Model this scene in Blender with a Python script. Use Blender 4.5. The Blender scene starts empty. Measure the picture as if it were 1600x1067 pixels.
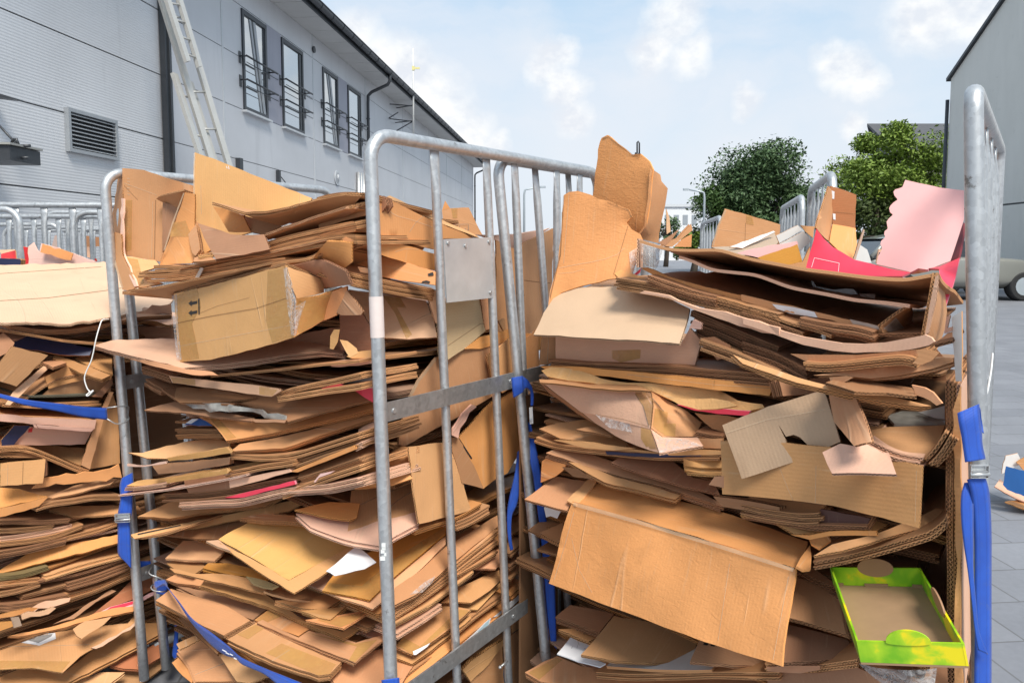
import bpy, math, random
import numpy as np
from mathutils import Vector, noise
from mathutils.geometry import delaunay_2d_cdt
from mathutils.bvhtree import BVHTree
R = math.radians
rng = random.Random(11)
sc = bpy.context.scene
COL = sc.collection

# ---------------------------------------------------------------- camera
H = 1.40
PITCH = R(4.5)
FPX = 1155.0
SH = 52.6
CAM = Vector((0, 0, H))
cp, sp = math.cos(PITCH), math.sin(PITCH)
cam = bpy.data.cameras.new('camera'); cam_o = bpy.data.objects.new('camera', cam); COL.objects.link(cam_o)
cam_o.location = CAM; cam_o.rotation_euler = (R(90) - PITCH, 0, 0)
cam.sensor_width = 36; cam.lens = FPX / 1600 * 36; cam.shift_y = -SH / 1600
cam.clip_start = .05; cam.clip_end = 2000
sc.camera = cam_o

def ray(px, py):
    xc = (px - 800) / FPX; yc = (533.5 - SH - py) / FPX
    v = Vector((xc, yc * sp + cp, yc * cp - sp))
    return v / v.y                                   # y == 1
def at(px, py, Y): return CAM + ray(px, py) * Y
def proj(p):
    v = p - CAM
    zc = v.y * cp - v.z * sp; yc = v.y * sp + v.z * cp
    return 800 + FPX * v.x / zc, 533.5 - SH - FPX * yc / zc

TILES = dict(A1=(0, 400, 4), A2=(0, 640, 4), A3=(0, 800, 4), B1=(140, 230, 4), B2=(200, 520, 4), B3=(200, 787, 4),
             B4=(500, 280, 4), B5=(500, 800, 4), B6=(560, 500, 3.556), C1=(820, 360, 4), C2=(820, 560, 4), C3=(820, 800, 4),
             C4=(1160, 260, 4), C5=(1160, 480, 4), C6=(1160, 700, 4), C7=(1200, 800, 4), G=(0, 290, 7.965), P=(0, 0, 1),
             Z4=(820, 190, 2.885), Z5=(1020, 170, 2.7586), Z1=(140, 220, 3.139))
def pts(tile, s):
    x0, y0, k = TILES[tile]
    out = []
    for w in s.split():
        a = w.split(',')
        out.append((x0 + float(a[0]) / k, y0 + float(a[1]) / k))
    return out

# ------------------------------------------------------------- cage planes
def nrm(v): v = Vector(v); return v.normalized()
LINES = dict(A=[((-1.37, 1.98), (-1.21, 2.20))],
             B=[((-1.21, 2.20), (-.30, 1.56)), ((-.33, 1.58), (.24, 2.38))],
             C=[((-.03, 1.97), (.705, 1.13))])
def D(c, px, py):
    if c is None: return 0.0
    r = ray(px, py); best = 0
    for (a, b) in LINES[c]:
        dx, dy = b[0] - a[0], b[1] - a[1]
        # (a + t*d) = (r.x*Y, Y)
        den = dx - r.x * dy
        t = (r.x * a[1] - a[0]) / den
        best = max(best, a[1] + t * dy)
    return best + (.0 if c != 'B' else .02)
NB = nrm((-.58, -.81, 0)); NS = nrm((.81, -.58, 0)); NC = nrm((-.753, -.658, 0))
FRONT = dict(A=NS, B=NB, C=NC)
def normal(n, c):
    f = FRONT.get(c, Vector((0, -1, 0)))
    if n == 'u': return Vector((0, 0, 1))
    if n == 'uf': return (Vector((0, 0, 1)) + f * .35).normalized()
    if n == 'ub': return (Vector((0, 0, 1)) - f * .2).normalized()
    if n == 'f': return f
    if n == 'fu': return (f + Vector((0, 0, .5))).normalized()
    if n == 's': return NS
    if n == 'su': return (NS + Vector((0, 0, .6))).normalized()
    if n == 'c': return Vector((0, -1, 0))
    if n == 'cu': return Vector((0, -.75, .65)).normalized()
    return nrm(n)

# ---------------------------------------------------------------- linking
def setp(o, label=None, cat=None, group=None, kind=None):
    if label: o['label'] = label
    if cat: o['category'] = cat
    if group: o['group'] = group
    if kind: o['kind'] = kind
    return o
def mesh_obj(name, verts, faces, mats, fm=None, uvs=None, smooth=None, parent=None, color=None):
    """verts in world space; the object's origin goes to the bottom centre (or stays relative to the parent)."""
    V = np.array(verts, dtype=float).reshape(-1, 3)
    if parent is None: org = Vector(((V[:, 0].min() + V[:, 0].max()) / 2, (V[:, 1].min() + V[:, 1].max()) / 2, V[:, 2].min()))
    else: org = Vector(parent['_o'])
    me = bpy.data.meshes.new(name)
    me.from_pydata((V - np.array(org)).tolist(), [], faces)
    for m in mats: me.materials.append(m)
    if fm is not None: me.polygons.foreach_set('material_index', fm)
    if smooth is not None: me.polygons.foreach_set('use_smooth', smooth)
    if uvs is not None:
        ul = me.uv_layers.new(name='UVMap'); ul.data.foreach_set('uv', np.array(uvs, dtype=float).ravel())
    me.update()
    o = bpy.data.objects.new(name, me); COL.objects.link(o)
    if parent is None: o.location = org
    else: o.parent = parent
    o['_o'] = list(org)
    if color: o.color = (*color, 1)
    elif parent is not None: o.color = parent.color
    return o
def empty(name, loc, label, cat, group=None, color=None):
    o = bpy.data.objects.new(name, None); COL.objects.link(o); o.location = loc; o.empty_display_size = .05
    o['_o'] = list(loc)
    if color: o.color = (*color, 1)
    return setp(o, label, cat, group)

class MB:
    """Collects primitive shapes, then links them as one mesh object."""
    def __init__(s): s.v = []; s.f = []; s.fm = []; s.sm = []
    def add(s, v, f, m=0, sm=False):
        b = len(s.v); s.v += [tuple(x) for x in v]; s.f += [[i + b for i in q] for q in f]; s.fm += [m] * len(f); s.sm += [sm] * len(f); return s
    def hexa(s, p, m=0):          # p: 8 points, bottom 4 then top 4 (same winding)
        return s.add(p, [(3, 2, 1, 0), (4, 5, 6, 7), (0, 1, 5, 4), (1, 2, 6, 5), (2, 3, 7, 6), (3, 0, 4, 7)], m)
    def box(s, lo, hi, m=0):
        x0, y0, z0 = lo; x1, y1, z1 = hi
        return s.hexa([(x0, y0, z0), (x1, y0, z0), (x1, y1, z0), (x0, y1, z0), (x0, y0, z1), (x1, y0, z1), (x1, y1, z1), (x0, y1, z1)], m)
    def obox(s, c, ax, ay, az, m=0):   # centre and three half-axis vectors
        c, ax, ay, az = Vector(c), Vector(ax), Vector(ay), Vector(az)
        return s.hexa([c - ax - ay - az, c + ax - ay - az, c + ax + ay - az, c - ax + ay - az, c - ax - ay + az, c + ax - ay + az, c + ax + ay + az, c - ax + ay + az], m)
    def tube(s, path, r, seg=12, m=0, caps=True, flat=None):
        P = [Vector(p) for p in path]; n = len(P); rs = r if isinstance(r, (list, tuple)) else [r] * n
        t0 = (P[1] - P[0]).normalized()
        up = Vector((0, 0, 1)) if abs(t0.z) < .9 else Vector((1, 0, 0))
        u = (Vector(flat) - t0 * t0.dot(Vector(flat))).normalized() if flat is not None else t0.cross(up).normalized(); V = []; F = []
        for i in range(n):
            t = (P[min(i + 1, n - 1)] - P[max(i - 1, 0)]).normalized()
            u = (u - t * u.dot(t)).normalized(); w = t.cross(u)
            ra = rs[i] if isinstance(rs[i], (list, tuple)) else (rs[i], rs[i])
            for k in range(seg):
                a = 2 * math.pi * k / seg
                V.append(P[i] + u * math.cos(a) * ra[0] + w * math.sin(a) * ra[1])
        for i in range(n - 1):
            for k in range(seg):
                a = i * seg + k; b = i * seg + (k + 1) % seg
                F.append((a, b, b + seg, a + seg))
        b = len(s.v)
        s.add(V, F, m, True)
        if caps:
            s.f += [[b + k for k in range(seg)][::-1], [b + (n - 1) * seg + k for k in range(seg)]]; s.fm += [m, m]; s.sm += [False, False]
        return s
    def build(s, name, mats, parent=None, color=None):
        if not isinstance(mats, (list, tuple)): mats = [mats]
        return mesh_obj(name, s.v, s.f, mats, s.fm, None, s.sm, parent, color)

def arc(c, a, b, r0, n=8):
    """quarter bend points about c from c+a*r0 to c+b*r0"""
    return [Vector(c) + (Vector(a) * math.cos(t) + Vector(b) * math.sin(t)) * r0 for t in [math.pi / 2 * i / n for i in range(n + 1)]]

# ------------------------------------------------------------ sheets of board
def mvc(P, val, q):
    d = P - q; r = np.hypot(d[:, 0], d[:, 1]) + 1e-9
    k = int(r.argmin())
    if r[k] < 1e-4: return val[k]
    dn = np.roll(d, -1, 0); rn = np.roll(r, -1)
    cr = d[:, 0] * dn[:, 1] - d[:, 1] * dn[:, 0]; dt = (d * dn).sum(1)
    t = np.where(np.abs(r * rn + dt) < 1e-9, 1e6, cr / (r * rn + dt + 1e-12))    # tan(a/2)
    w = (np.roll(t, 1) + t) / r
    s = w.sum()
    if abs(s) < 1e-9: return val.mean()
    v = (w * val).sum() / s
    return min(max(v, val.min()), val.max())

def flat_mesh(poly, vals, step, rag, seed, ngrid):
    """CDT of a pixel polygon. Returns 2D points, interpolated 1/depth, triangles."""
    rr = random.Random(seed)
    P = np.array(poly, dtype=float); V = np.array(vals, dtype=float); n = len(P)
    out = []; ov = []
    for i in range(n):
        a, b = P[i], P[(i + 1) % n]; L = np.hypot(*(b - a)); k = max(1, int(L / step))
        nn = np.array([-(b - a)[1], (b - a)[0]]) / (L + 1e-9)
        for j in range(k):
            t = j / k; q = a + (b - a) * t
            if j and rag: q = q + nn * rr.uniform(-1, 1) * rag
            out.append(Vector(q)); ov.append(V[i] + (V[(i + 1) % n] - V[i]) * t)
    no = len(out)
    lo, hi = P.min(0), P.max(0)
    nx, ny = ngrid
    D2 = np.array([tuple(q) for q in out])
    for i in range(1, nx):
        for j in range(1, ny):
            x = lo[0] + (hi[0] - lo[0]) * (i + (j % 2) * .5 - .25) / nx; y = lo[1] + (hi[1] - lo[1]) * j / ny
            c = False
            X, Y = D2[:, 0], D2[:, 1]; Xn, Yn = np.roll(X, -1), np.roll(Y, -1)
            cr = ((Y > y) != (Yn > y))
            with np.errstate(divide='ignore', invalid='ignore'):
                xi = X + (y - Y) * (Xn - X) / (Yn - Y)
            if (np.count_nonzero(cr & (x < xi)) % 2) == 0: continue
            # keep clear of the outline
            sx, sy = (hi[0] - lo[0]) / nx, (hi[1] - lo[1]) / ny
            if np.min(np.hypot((X - x) / sx, (Y - y) / sy)) < .35: continue
            out.append(Vector((x, y)))
    r = delaunay_2d_cdt(out, [], [list(range(no))], 1, 1e-5)
    v2, tris, orig = r[0], r[2], r[3]
    vv = []
    for i, q in enumerate(v2):
        o = [k for k in orig[i] if k < no]
        vv.append(ov[o[0]] if o else mvc(P, V, np.array(q)))
    return v2, vv, [list(t) for t in tris]

def solid(name, top, tris, uv, n, th, L, mats, parent, color, gap=.002, seed=0, shift=.006, back=None):
    """Turns an open patch into L layers of board with thickness, corrugated rims."""
    rr = random.Random(seed + 5)
    T = np.array([tuple(p) for p in top]); n = np.array(n)
    # boundary edges
    cnt = {}
    for t in tris:
        for k in range(len(t)):
            a, b = t[k], t[(k + 1) % len(t)]
            cnt[(a, b)] = cnt.get((a, b), 0) + 1
    bnd = [e for e in cnt if (e[1], e[0]) not in cnt]
    # face orientation along n
    tri0 = tris[len(tris) // 2]
    sgn = 0
    for t in tris[:60]:
        sgn += np.sign(np.dot(np.cross(T[t[1]] - T[t[0]], T[t[2]] - T[t[0]]), n))
    V = []; F = []; FM = []; SM = []; UV = []
    ce = T.mean(0); span = np.ptp(T, axis=0).max()
    for l in range(L):
        off = -n * l * (th + gap)
        if l:
            ax = np.array([rr.uniform(-1, 1), rr.uniform(-1, 1), rr.uniform(-.15, .15)]); ax -= n * ax.dot(n)
            off = off + ax * shift
            wob = np.array([noise.noise(Vector(p) * 7 + Vector((seed, l * 9, 0))) for p in T])[:, None] * n * gap * .9
        else: wob = 0
        A = T + off + wob
        Bk = A - n * th
        b0 = len(V); V += A.tolist(); b1 = len(V); V += Bk.tolist()
        for t in tris:
            tt = t if sgn >= 0 else t[::-1]
            F.append([b0 + i for i in tt]); FM.append(0); SM.append(True); UV += [uv[i] for i in tt]
            tb = tt[::-1]
            F.append([b1 + i for i in tb]); FM.append(2); SM.append(True); UV += [uv[i] for i in tb]
        # rims with own verts
        arcl = 0
        for (a, b) in bnd:
            q0 = len(V); V += [A[a].tolist(), A[b].tolist(), Bk[b].tolist(), Bk[a].tolist()]
            ln = float(np.linalg.norm(A[a] - A[b]))
            q = [(q0, 0, 1), (q0 + 3, 0, 0), (q0 + 2, ln, 0), (q0 + 1, ln, 1)]
            if sgn < 0: q = q[::-1]
            dirx = (A[b] - A[a]) / (ln + 1e-9); base = float(np.dot(A[a], dirx))
            F.append([x[0] for x in q]); FM.append(1); SM.append(False)
            UV += [(base + x[1], x[2] * th * 1000) for x in q]
    m = list(mats) if len(mats) == 3 else [mats[0], mats[1], mats[0]]
    return mesh_obj(name, V, F, m, FM, UV, SM, parent, color)

REG = []     # every traced face: polygon and 1/depth, so the filling never covers one
SURF = {}    # object name -> (verts, tris, plane) for strips laid on it
SEED = [0]
DIAG = False
# small shifts in depth that keep each traced face from sinking into its neighbours
ADJ = {'A1 870,350 950,305': -0.1, 'A1 860,440 1080,445': -0.06, 'A1 262,662 360,640': -0.04, 'A1 340,610 470,660': -0.08, 'A1 470,640 600,600': -0.06, 'A2 235,603 300,605': -0.02, 'A3 135,640 330,590': -0.1, 'A3 -60,880 0,830': -0.02, 'B1 614,455 668,462': -0.02, 'B1 660,650 700,640': -0.1, 'B1 655,690 690,680': -0.1, 'B1 1100,560 1210,515': -0.02, 'B1 560,762 800,720': -0.02, 'B1 240,908 470,878': -0.1, 'B1 1480,590 1640,600': -0.04, 'B1 1225,748 1440,705': -0.1, 'P 200,560 240,572': -0.02, 'B2 215,352 300,340': -0.02, 'B3 18,192 120,165': -0.02, 'B3 572,240 625,285': -0.04, 'B3 488,228 570,224': -0.06, 'B3 258,395 400,432': -0.1, 'B3 1110,722 1300,700': -0.02, 'B3 172,602 268,530': -0.08, 'B3 622,850 720,790': -0.1, 'B3 300,870 420,815': -0.08, 'B4 410,112 700,252': -0.02, 'B4 -10,245 140,190': -0.02, 'B4 355,100 405,118': -0.02, 'B4 48,380 180,412': -0.1, 'B4 180,665 390,670': -0.02, 'B4 102,832 165,692': -0.04, 'B4 600,205 680,215': -0.02, 'B6 518,640 520,600': -0.02, 'B6 -30,890 100,792': -0.02, 'B5 445,560 470,470': -0.02, 'B5 470,1000 600,930': -0.02, 'C2 88,125 200,128': -0.04, 'C2 1145,790 1180,740': -0.06, 'C2 112,640 150,615': -0.04, 'C2 230,680 330,690': -0.08, 'C3 125,-60 225,-40': -0.1, 'C3 210,725 300,720': -0.1, 'C3 200,878 290,770': -0.1, 'C3 350,888 450,780': -0.1, 'C3 1032,935 1095,800': -0.04, 'C7 112,660 160,420': -0.04, 'C7 80,935 120,700': -0.06, 'C6 445,672 560,600': -0.08, 'C6 -10,420 160,440': -0.02, 'C6 430,470 490,380': -0.02, 'C5 760,770 900,745': -0.02, 'C5 520,470 600,435': -0.1, 'P 1290,500 1400,470': -0.1, 'A3 -30,650 180,598': -0.08, 'B1 965,418 1100,412': -0.02, 'B3 236,470 300,436': -0.02, 'B3 310,690 480,772': -0.06, 'B5 1085,655 1140,610': -0.02, 'C5 -60,290 100,350': -0.06, 'B3 450,510 485,472': -0.04, 'B4 110,395 160,360': -0.02, 'C5 540,525 610,500': -0.02}
LAST = []
def S(tile, s, name=None, label=None, cat='cardboard', n='u', off=0, offs=None, c='B', th=.005, L=1, col='k0', bend=.005,
      rag=.75, mats=None, parent=None, group=None, gap=.002, grid=None, wav=5.0, reg=True, kind=None):
    SEED[0] += 1; seed = SEED[0]
    P = pts(tile, s); adj = ADJ.get(tile + ' ' + s.split()[0] + ' ' + s.split()[1], 0.0); off += adj
    if offs is not None:
        offs = [v + adj for v in offs]
        offs = (list(offs) + [offs[-1]] * len(P))[:len(P)]
        dep = [D(c, *p) + o for p, o in zip(P, offs)]
    else:
        N = normal(n, c); sh = 0.0
        for it in range(6):                      # slide the plane back until nothing juts out past the cage front
            d0 = D(c, *P[0]) + off + sh; p0 = at(*P[0], d0); dep = []
            for p in P:
                r = ray(*p); den = N.dot(r); y = (N.dot(p0 - CAM)) / den if abs(den) > 1e-5 else d0
                if y < d0 - .45 or y > d0 + .75: y = min(max(y if y > 0 else d0 + .75, d0 - .45), d0 + .75)
                dep.append(y)
            m_ = min(y - D(c, *p) for y, p in zip(dep, P)) - off
            if abs(m_) < .002 or c is None: break
            sh -= m_
    Q = [at(*p, d) for p, d in zip(P, dep)]
    N3 = Vector((0, 0, 0)); ce = sum(Q, Vector()) / len(Q)
    for i in range(len(Q)): N3 += (Q[i] - ce).cross(Q[(i + 1) % len(Q)] - ce)
    N3.normalize()
    if N3.dot(CAM - ce) < 0: N3 = -N3
    ym = sum(dep) / len(dep)
    a = np.array(P); wpx, hpx = np.ptp(a, axis=0)
    size = max((Q[i] - Q[j]).length for i in range(len(Q)) for j in range(len(Q)))
    g = grid or (int(min(max(wpx * ym / FPX / .022, 4), 24)), int(min(max(size / .05, 3), 12)) if hpx * ym / FPX < .1 else int(min(max(hpx * ym / FPX / .022, 4), 24)))
    step = max(4.0, .02 * FPX / ym)
    v2, iv, tris = flat_mesh(P, [1 / d for d in dep], step, rag, seed, g)
    top = []
    e1 = max(((Q[(i + 1) % len(Q)] - Q[i]) for i in range(len(Q))), key=lambda v: v.length).normalized(); e2 = N3.cross(e1)
    uv = []
    sw = seed % 2
    for q, w in zip(v2, iv):
        p = at(q[0], q[1], 1 / w)
        u = ((p - ce).dot(e1), (p - ce).dot(e2)); uv.append(u if sw else (u[1], u[0]))
        h = noise.noise(p * wav + Vector((seed * 3.1, 0, 0))) * bend + noise.noise(p * wav * 3.3 + Vector((0, seed, 0))) * bend * .3
        top.append(p + N3 * h)
    if reg: REG.append((np.array(P), np.array([1 / d for d in dep])))
    color = COLS[col] if isinstance(col, str) else col
    jit = random.Random(seed * 7)
    if parent is None: kb = 1 + jit.uniform(-.09, .09); color = tuple(min(1, x * kb * (1 + k * jit.uniform(-1, 1))) for x, k in zip(color, (0, .035, .16)))
    o = solid(name, top, tris, uv, tuple(N3), th, L, mats or BOARD, parent, color, gap, seed)
    SURF[o.name] = (top, tris, ce, N3); LAST.append(o)
    if DIAG: o['_poly'] = [x for q in P for x in q]; o['_key'] = tile + ' ' + s.split()[0] + ' ' + s.split()[1]; o['_c'] = c or ''
    if parent is None or label: setp(o, label, cat if parent is None else None, group, kind)
    return o

def E(tile, s, name, label, c='B', depth=.38, rise=0., th=.006, L=1, col='k0', off=0, bend=.0045, mats=None, group=None, cat='cardboard',
      inw=None, gap=.002, parent=None, taper=.0, up=None):
    SEED[0] += 1; seed = SEED[0]
    P = pts(tile, s); mx = sum(p[0] for p in P) / len(P)
    dirv = dict(A=Vector((-.81, .58, 0)), C=Vector((.58, .81, 0)))
    if c == 'B' and P[0][0] < 570 and P[-1][0] > 572: depth = min(depth, .14)
    if inw is None: d = dirv.get(c) or (Vector((.58, .81, 0)) if mx < 520 else Vector((-.81, .58, 0)) if mx > 640 else Vector((-.15, 1, 0)).normalized())
    else: d = nrm(inw)
    d = d * depth + Vector((0, 0, rise))
    # resample
    pp = []
    for i in range(len(P) - 1):
        a, b = Vector(P[i]), Vector(P[i + 1]); k = max(1, int((b - a).length / 9))
        pp += [a + (b - a) * (j / k) for j in range(k)]
    pp.append(Vector(P[-1]))
    # smooth slightly so bends read as bent board
    for it in range(2):
        pp = [pp[0]] + [(pp[i - 1] + pp[i] * 2 + pp[i + 1]) / 4 for i in range(1, len(pp) - 1)] + [pp[-1]]
    fr = [at(p.x, p.y, D(c, p.x, p.y) + off) for p in pp]
    tan = (fr[-1] - fr[0]).normalized(); N3 = d.normalized().cross(tan).normalized()
    if abs(N3.z) > .35:
        if N3.z < 0: N3 = -N3
    elif N3.dot(Vector((1, 0, 0))) > 0: N3 = -N3
    nv = 7; top = []; uv = []; arcs = 0
    for i, p in enumerate(fr):
        if i: arcs += (fr[i] - fr[i - 1]).length
        for j in range(nv + 1):
            t = j / nv
            q = p + d * t + tan * taper * t * (1 - 2 * i / len(fr))
            q = q + N3 * (noise.noise(q * 6 + Vector((seed, 0, 0))) * bend * (1 if j else .7))
            top.append(q); uv.append((arcs, t * depth))
    tris = []
    for i in range(len(fr) - 1):
        for j in range(nv):
            a = i * (nv + 1) + j; b = a + nv + 1
            tris += [[a, b, b + 1], [a, b + 1, a + 1]]
    color = COLS[col] if isinstance(col, str) else col
    jit = random.Random(seed * 7); k = 1 + jit.uniform(-.10, .10); color = tuple(x * k for x in color)
    o = solid(name, top, tris, uv, tuple(N3), th, L, mats or BOARD, parent, color, gap, seed)
    SURF[o.name] = (top, tris, fr[0], N3)
    if DIAG: o['_line'] = [x for q in pp for x in (q.x, q.y)]
    if parent is None: setp(o, label, cat, group)
    return o

def decal(o, name, tile, s, mat, lift=.0015, color=None, others=(), label=None, step=6.0):
    """thin strip (tape, label, print, fold) laid on the face of o"""
    P = pts(tile, s)
    trees = []
    for q in (o,) + tuple(others):
        t, f, ce, n = SURF[q.name]; trees.append(BVHTree.FromPolygons([tuple(x) for x in t], f))
    a = np.array(P); w, h = np.ptp(a, axis=0)
    v2, iv, tris = flat_mesh(P, [1.0] * len(P), step, 0, 1, (max(2, int(w / step)), max(2, int(h / step))))
    ce, n = SURF[o.name][2], SURF[o.name][3]
    V = []; UV = []
    for q in v2:
        r = ray(q[0], q[1]); rn = r.normalized(); best = None
        for t in trees:
            hit = t.ray_cast(CAM, rn)
            if hit[0] is not None and (best is None or hit[3] < best): best = hit[3]
        if best is None:
            den = n.dot(rn); best = n.dot(ce - CAM) / den if abs(den) > 1e-4 else (ce - CAM).length
        V.append(CAM + rn * (best - lift))
    e1 = (V[1] - V[0]).normalized()
    uv = [((p - ce).dot(e1), (p - ce).dot(n.cross(e1))) for p in V]
    F = []; UVL = []
    for t in tris:
        nn = (V[t[1]] - V[t[0]]).cross(V[t[2]] - V[t[0]])
        tt = t if nn.dot(CAM - V[t[0]]) > 0 else t[::-1]
        F.append(tt); UVL += [uv[i] for i in tt]
    ob = mesh_obj(name, [tuple(p) for p in V], F, [mat], None, UVL, [True] * len(F), o, color)
    if label: ob['label'] = label
    return ob
def strip(o, name, tile, s, w, mat, lift=.0016, others=()):
    """a line of width w (pixels of the photograph) along a polyline, laid on o"""
    P = [Vector(p) for p in pts(tile, s)]; l = []; r = []
    for i, p in enumerate(P):
        t = (P[min(i + 1, len(P) - 1)] - P[max(i - 1, 0)]).normalized(); nn = Vector((-t.y, t.x)) * w / 2
        l.append(p + nn); r.append(p - nn)
    q = ' '.join('%.2f,%.2f' % tuple(x) for x in l + r[::-1])
    return decal(o, name, 'P', q, mat, lift, others=others)
# --------------------------------------------------------------- materials
def nmat(name):
    m = bpy.data.materials.new(name); m.use_nodes = True; nt = m.node_tree
    b = nt.nodes['Principled BSDF']; return m, nt, b
class NG:
    def __init__(s, nt): s.nt = nt
    def n(s, t, **kw):
        x = s.nt.nodes.new(t)
        for k, v in kw.items(): setattr(x, k, v)
        return x
    def link(s, a, b): s.nt.links.new(a, b)
    def inp(s, node, i, v):
        if v is None: return
        if hasattr(v, 'is_output'): s.link(v, node.inputs[i])
        else: node.inputs[i].default_value = v
    def math(s, op, a, b=None, c=None, clamp=False):
        x = s.n('ShaderNodeMath', operation=op, use_clamp=clamp); s.inp(x, 0, a); s.inp(x, 1, b); s.inp(x, 2, c); return x.outputs[0]
    def noise(s, vec, scale, detail=4, rough=.55, dist=0):
        x = s.n('ShaderNodeTexNoise'); s.inp(x, 'Vector', vec); s.inp(x, 'Scale', scale); s.inp(x, 'Detail', detail); s.inp(x, 'Roughness', rough); s.inp(x, 'Distortion', dist)
        return x.outputs['Fac']
    def ramp(s, fac, stops, interp='LINEAR'):
        x = s.n('ShaderNodeValToRGB'); x.color_ramp.interpolation = interp
        e = x.color_ramp.elements
        while len(e) < len(stops): e.new(.5)
        for k, (p, c) in zip(e, stops):
            k.position = p; k.color = (*c, 1) if not isinstance(c, (int, float)) else (c, c, c, 1)
        s.inp(x, 0, fac); return x.outputs[0]
    def mix(s, fac, a, b, mode='MIX'):
        x = s.n('ShaderNodeMix', data_type='RGBA', blend_type=mode)
        s.inp(x, 0, fac)
        for i, v in ((6, a), (7, b)):
            if isinstance(v, tuple) and len(v) == 3: v = (*v, 1)
            s.inp(x, i, v)
        return x.outputs[2]
    def mapr(s, v, a, b, c, d):
        x = s.n('ShaderNodeMapRange'); s.inp(x, 0, v); s.inp(x, 1, a); s.inp(x, 2, b); s.inp(x, 3, c); s.inp(x, 4, d); return x.outputs[0]
    def bump(s, h, strength=.3, dist=.002):
        x = s.n('ShaderNodeBump'); s.inp(x, 'Height', h); s.inp(x, 'Strength', strength); s.inp(x, 'Distance', dist); return x.outputs[0]
    def scale(s, vec, v):
        x = s.n('ShaderNodeMapping'); s.inp(x, 0, vec); x.inputs['Scale'].default_value = v; return x.outputs[0]
def combine(g, x, y, z=0.0):
    c = g.n('ShaderNodeCombineXYZ'); g.inp(c, 0, x); g.inp(c, 1, y); g.inp(c, 2, z); return c.outputs[0]

def kraft(name, wrinkle=0.0, flute=.3):
    m, nt, b = nmat(name); g = NG(nt)
    uv = g.n('ShaderNodeTexCoord').outputs['UV']; oi = g.n('ShaderNodeObjectInfo')
    sep = g.n('ShaderNodeSeparateXYZ'); g.link(uv, sep.inputs[0]); u, v = sep.outputs[0], sep.outputs[1]
    rnd = oi.outputs['Random']
    uvr = g.n('ShaderNodeVectorMath', operation='ADD'); g.link(uv, uvr.inputs[0]); g.link(combine(g, g.math('MULTIPLY', rnd, 37.0), g.math('MULTIPLY', rnd, 91.0)), uvr.inputs[1]); uvr = uvr.outputs[0]
    fib = g.noise(g.scale(uvr, (900, 160, 1)), 1, 2, .6)
    blot = g.noise(uvr, 9, 4, .6, .4)
    big = g.noise(uvr, 2.6, 3, .5, .6)
    scuff = g.noise(g.scale(uvr, (6, 90, 1)), 1, 5, .7, .3)
    stain = g.noise(uvr, 4.3, 5, .62, 1.2)
    wave = g.math('SINE', g.math('ADD', g.math('MULTIPLY', v, 2 * math.pi / .0072), g.math('MULTIPLY', blot, 3.0)))
    k = g.math('ADD', .78, g.math('MULTIPLY', blot, .16)); k = g.math('ADD', k, g.math('MULTIPLY', big, .22))
    k = g.math('ADD', k, g.math('MULTIPLY', g.math('SUBTRACT', fib, .5), .22))
    k = g.math('ADD', k, g.math('MULTIPLY', wave, .007 * flute / .3))
    col = g.n('ShaderNodeVectorMath', operation='SCALE'); g.link(oi.outputs['Color'], col.inputs[0]); g.link(k, col.inputs['Scale'])
    c1 = g.mix(g.ramp(scuff, [(.58, 0.), (.74, .34)]), col.outputs[0], (.6, .43, .27))
    c1 = g.mix(g.ramp(stain, [(.60, 0.), (.80, .26)]), c1, (.17, .085, .035))
    # crease lines: thin ridges where two noise fields cross
    cr = g.math('ABSOLUTE', g.math('SUBTRACT', g.noise(g.scale(uvr, (.5, 6.5, 1)), 1, 1.5, .4, .15), .5))
    line = g.mapr(cr, 0, .006, 1, 0)
    line = g.math('MULTIPLY', line, g.ramp(big, [(.47, 0.), (.60, 1.)]))
    c1 = g.mix(g.math('MULTIPLY', line, .3), c1, (.66, .5, .34))
    g.link(c1, b.inputs['Base Color'])
    b.inputs['Roughness'].default_value = .62; b.inputs['Specular IOR Level'].default_value = .35
    hgt = g.math('ADD', g.math('MULTIPLY', wave, .022 * flute / .3), g.math('MULTIPLY', blot, .9)); hgt = g.math('ADD', hgt, g.math('MULTIPLY', fib, .12)); hgt = g.math('ADD', hgt, g.math('MULTIPLY', line, .5))
    if wrinkle:
        wr = g.noise(g.scale(uvr, (120, 50, 1)), 1, 3, .5, 1.2); hgt = g.math('ADD', hgt, g.math('MULTIPLY', wr, wrinkle))
    g.link(g.bump(hgt, .55, .004), b.inputs['Normal'])
    return m
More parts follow.
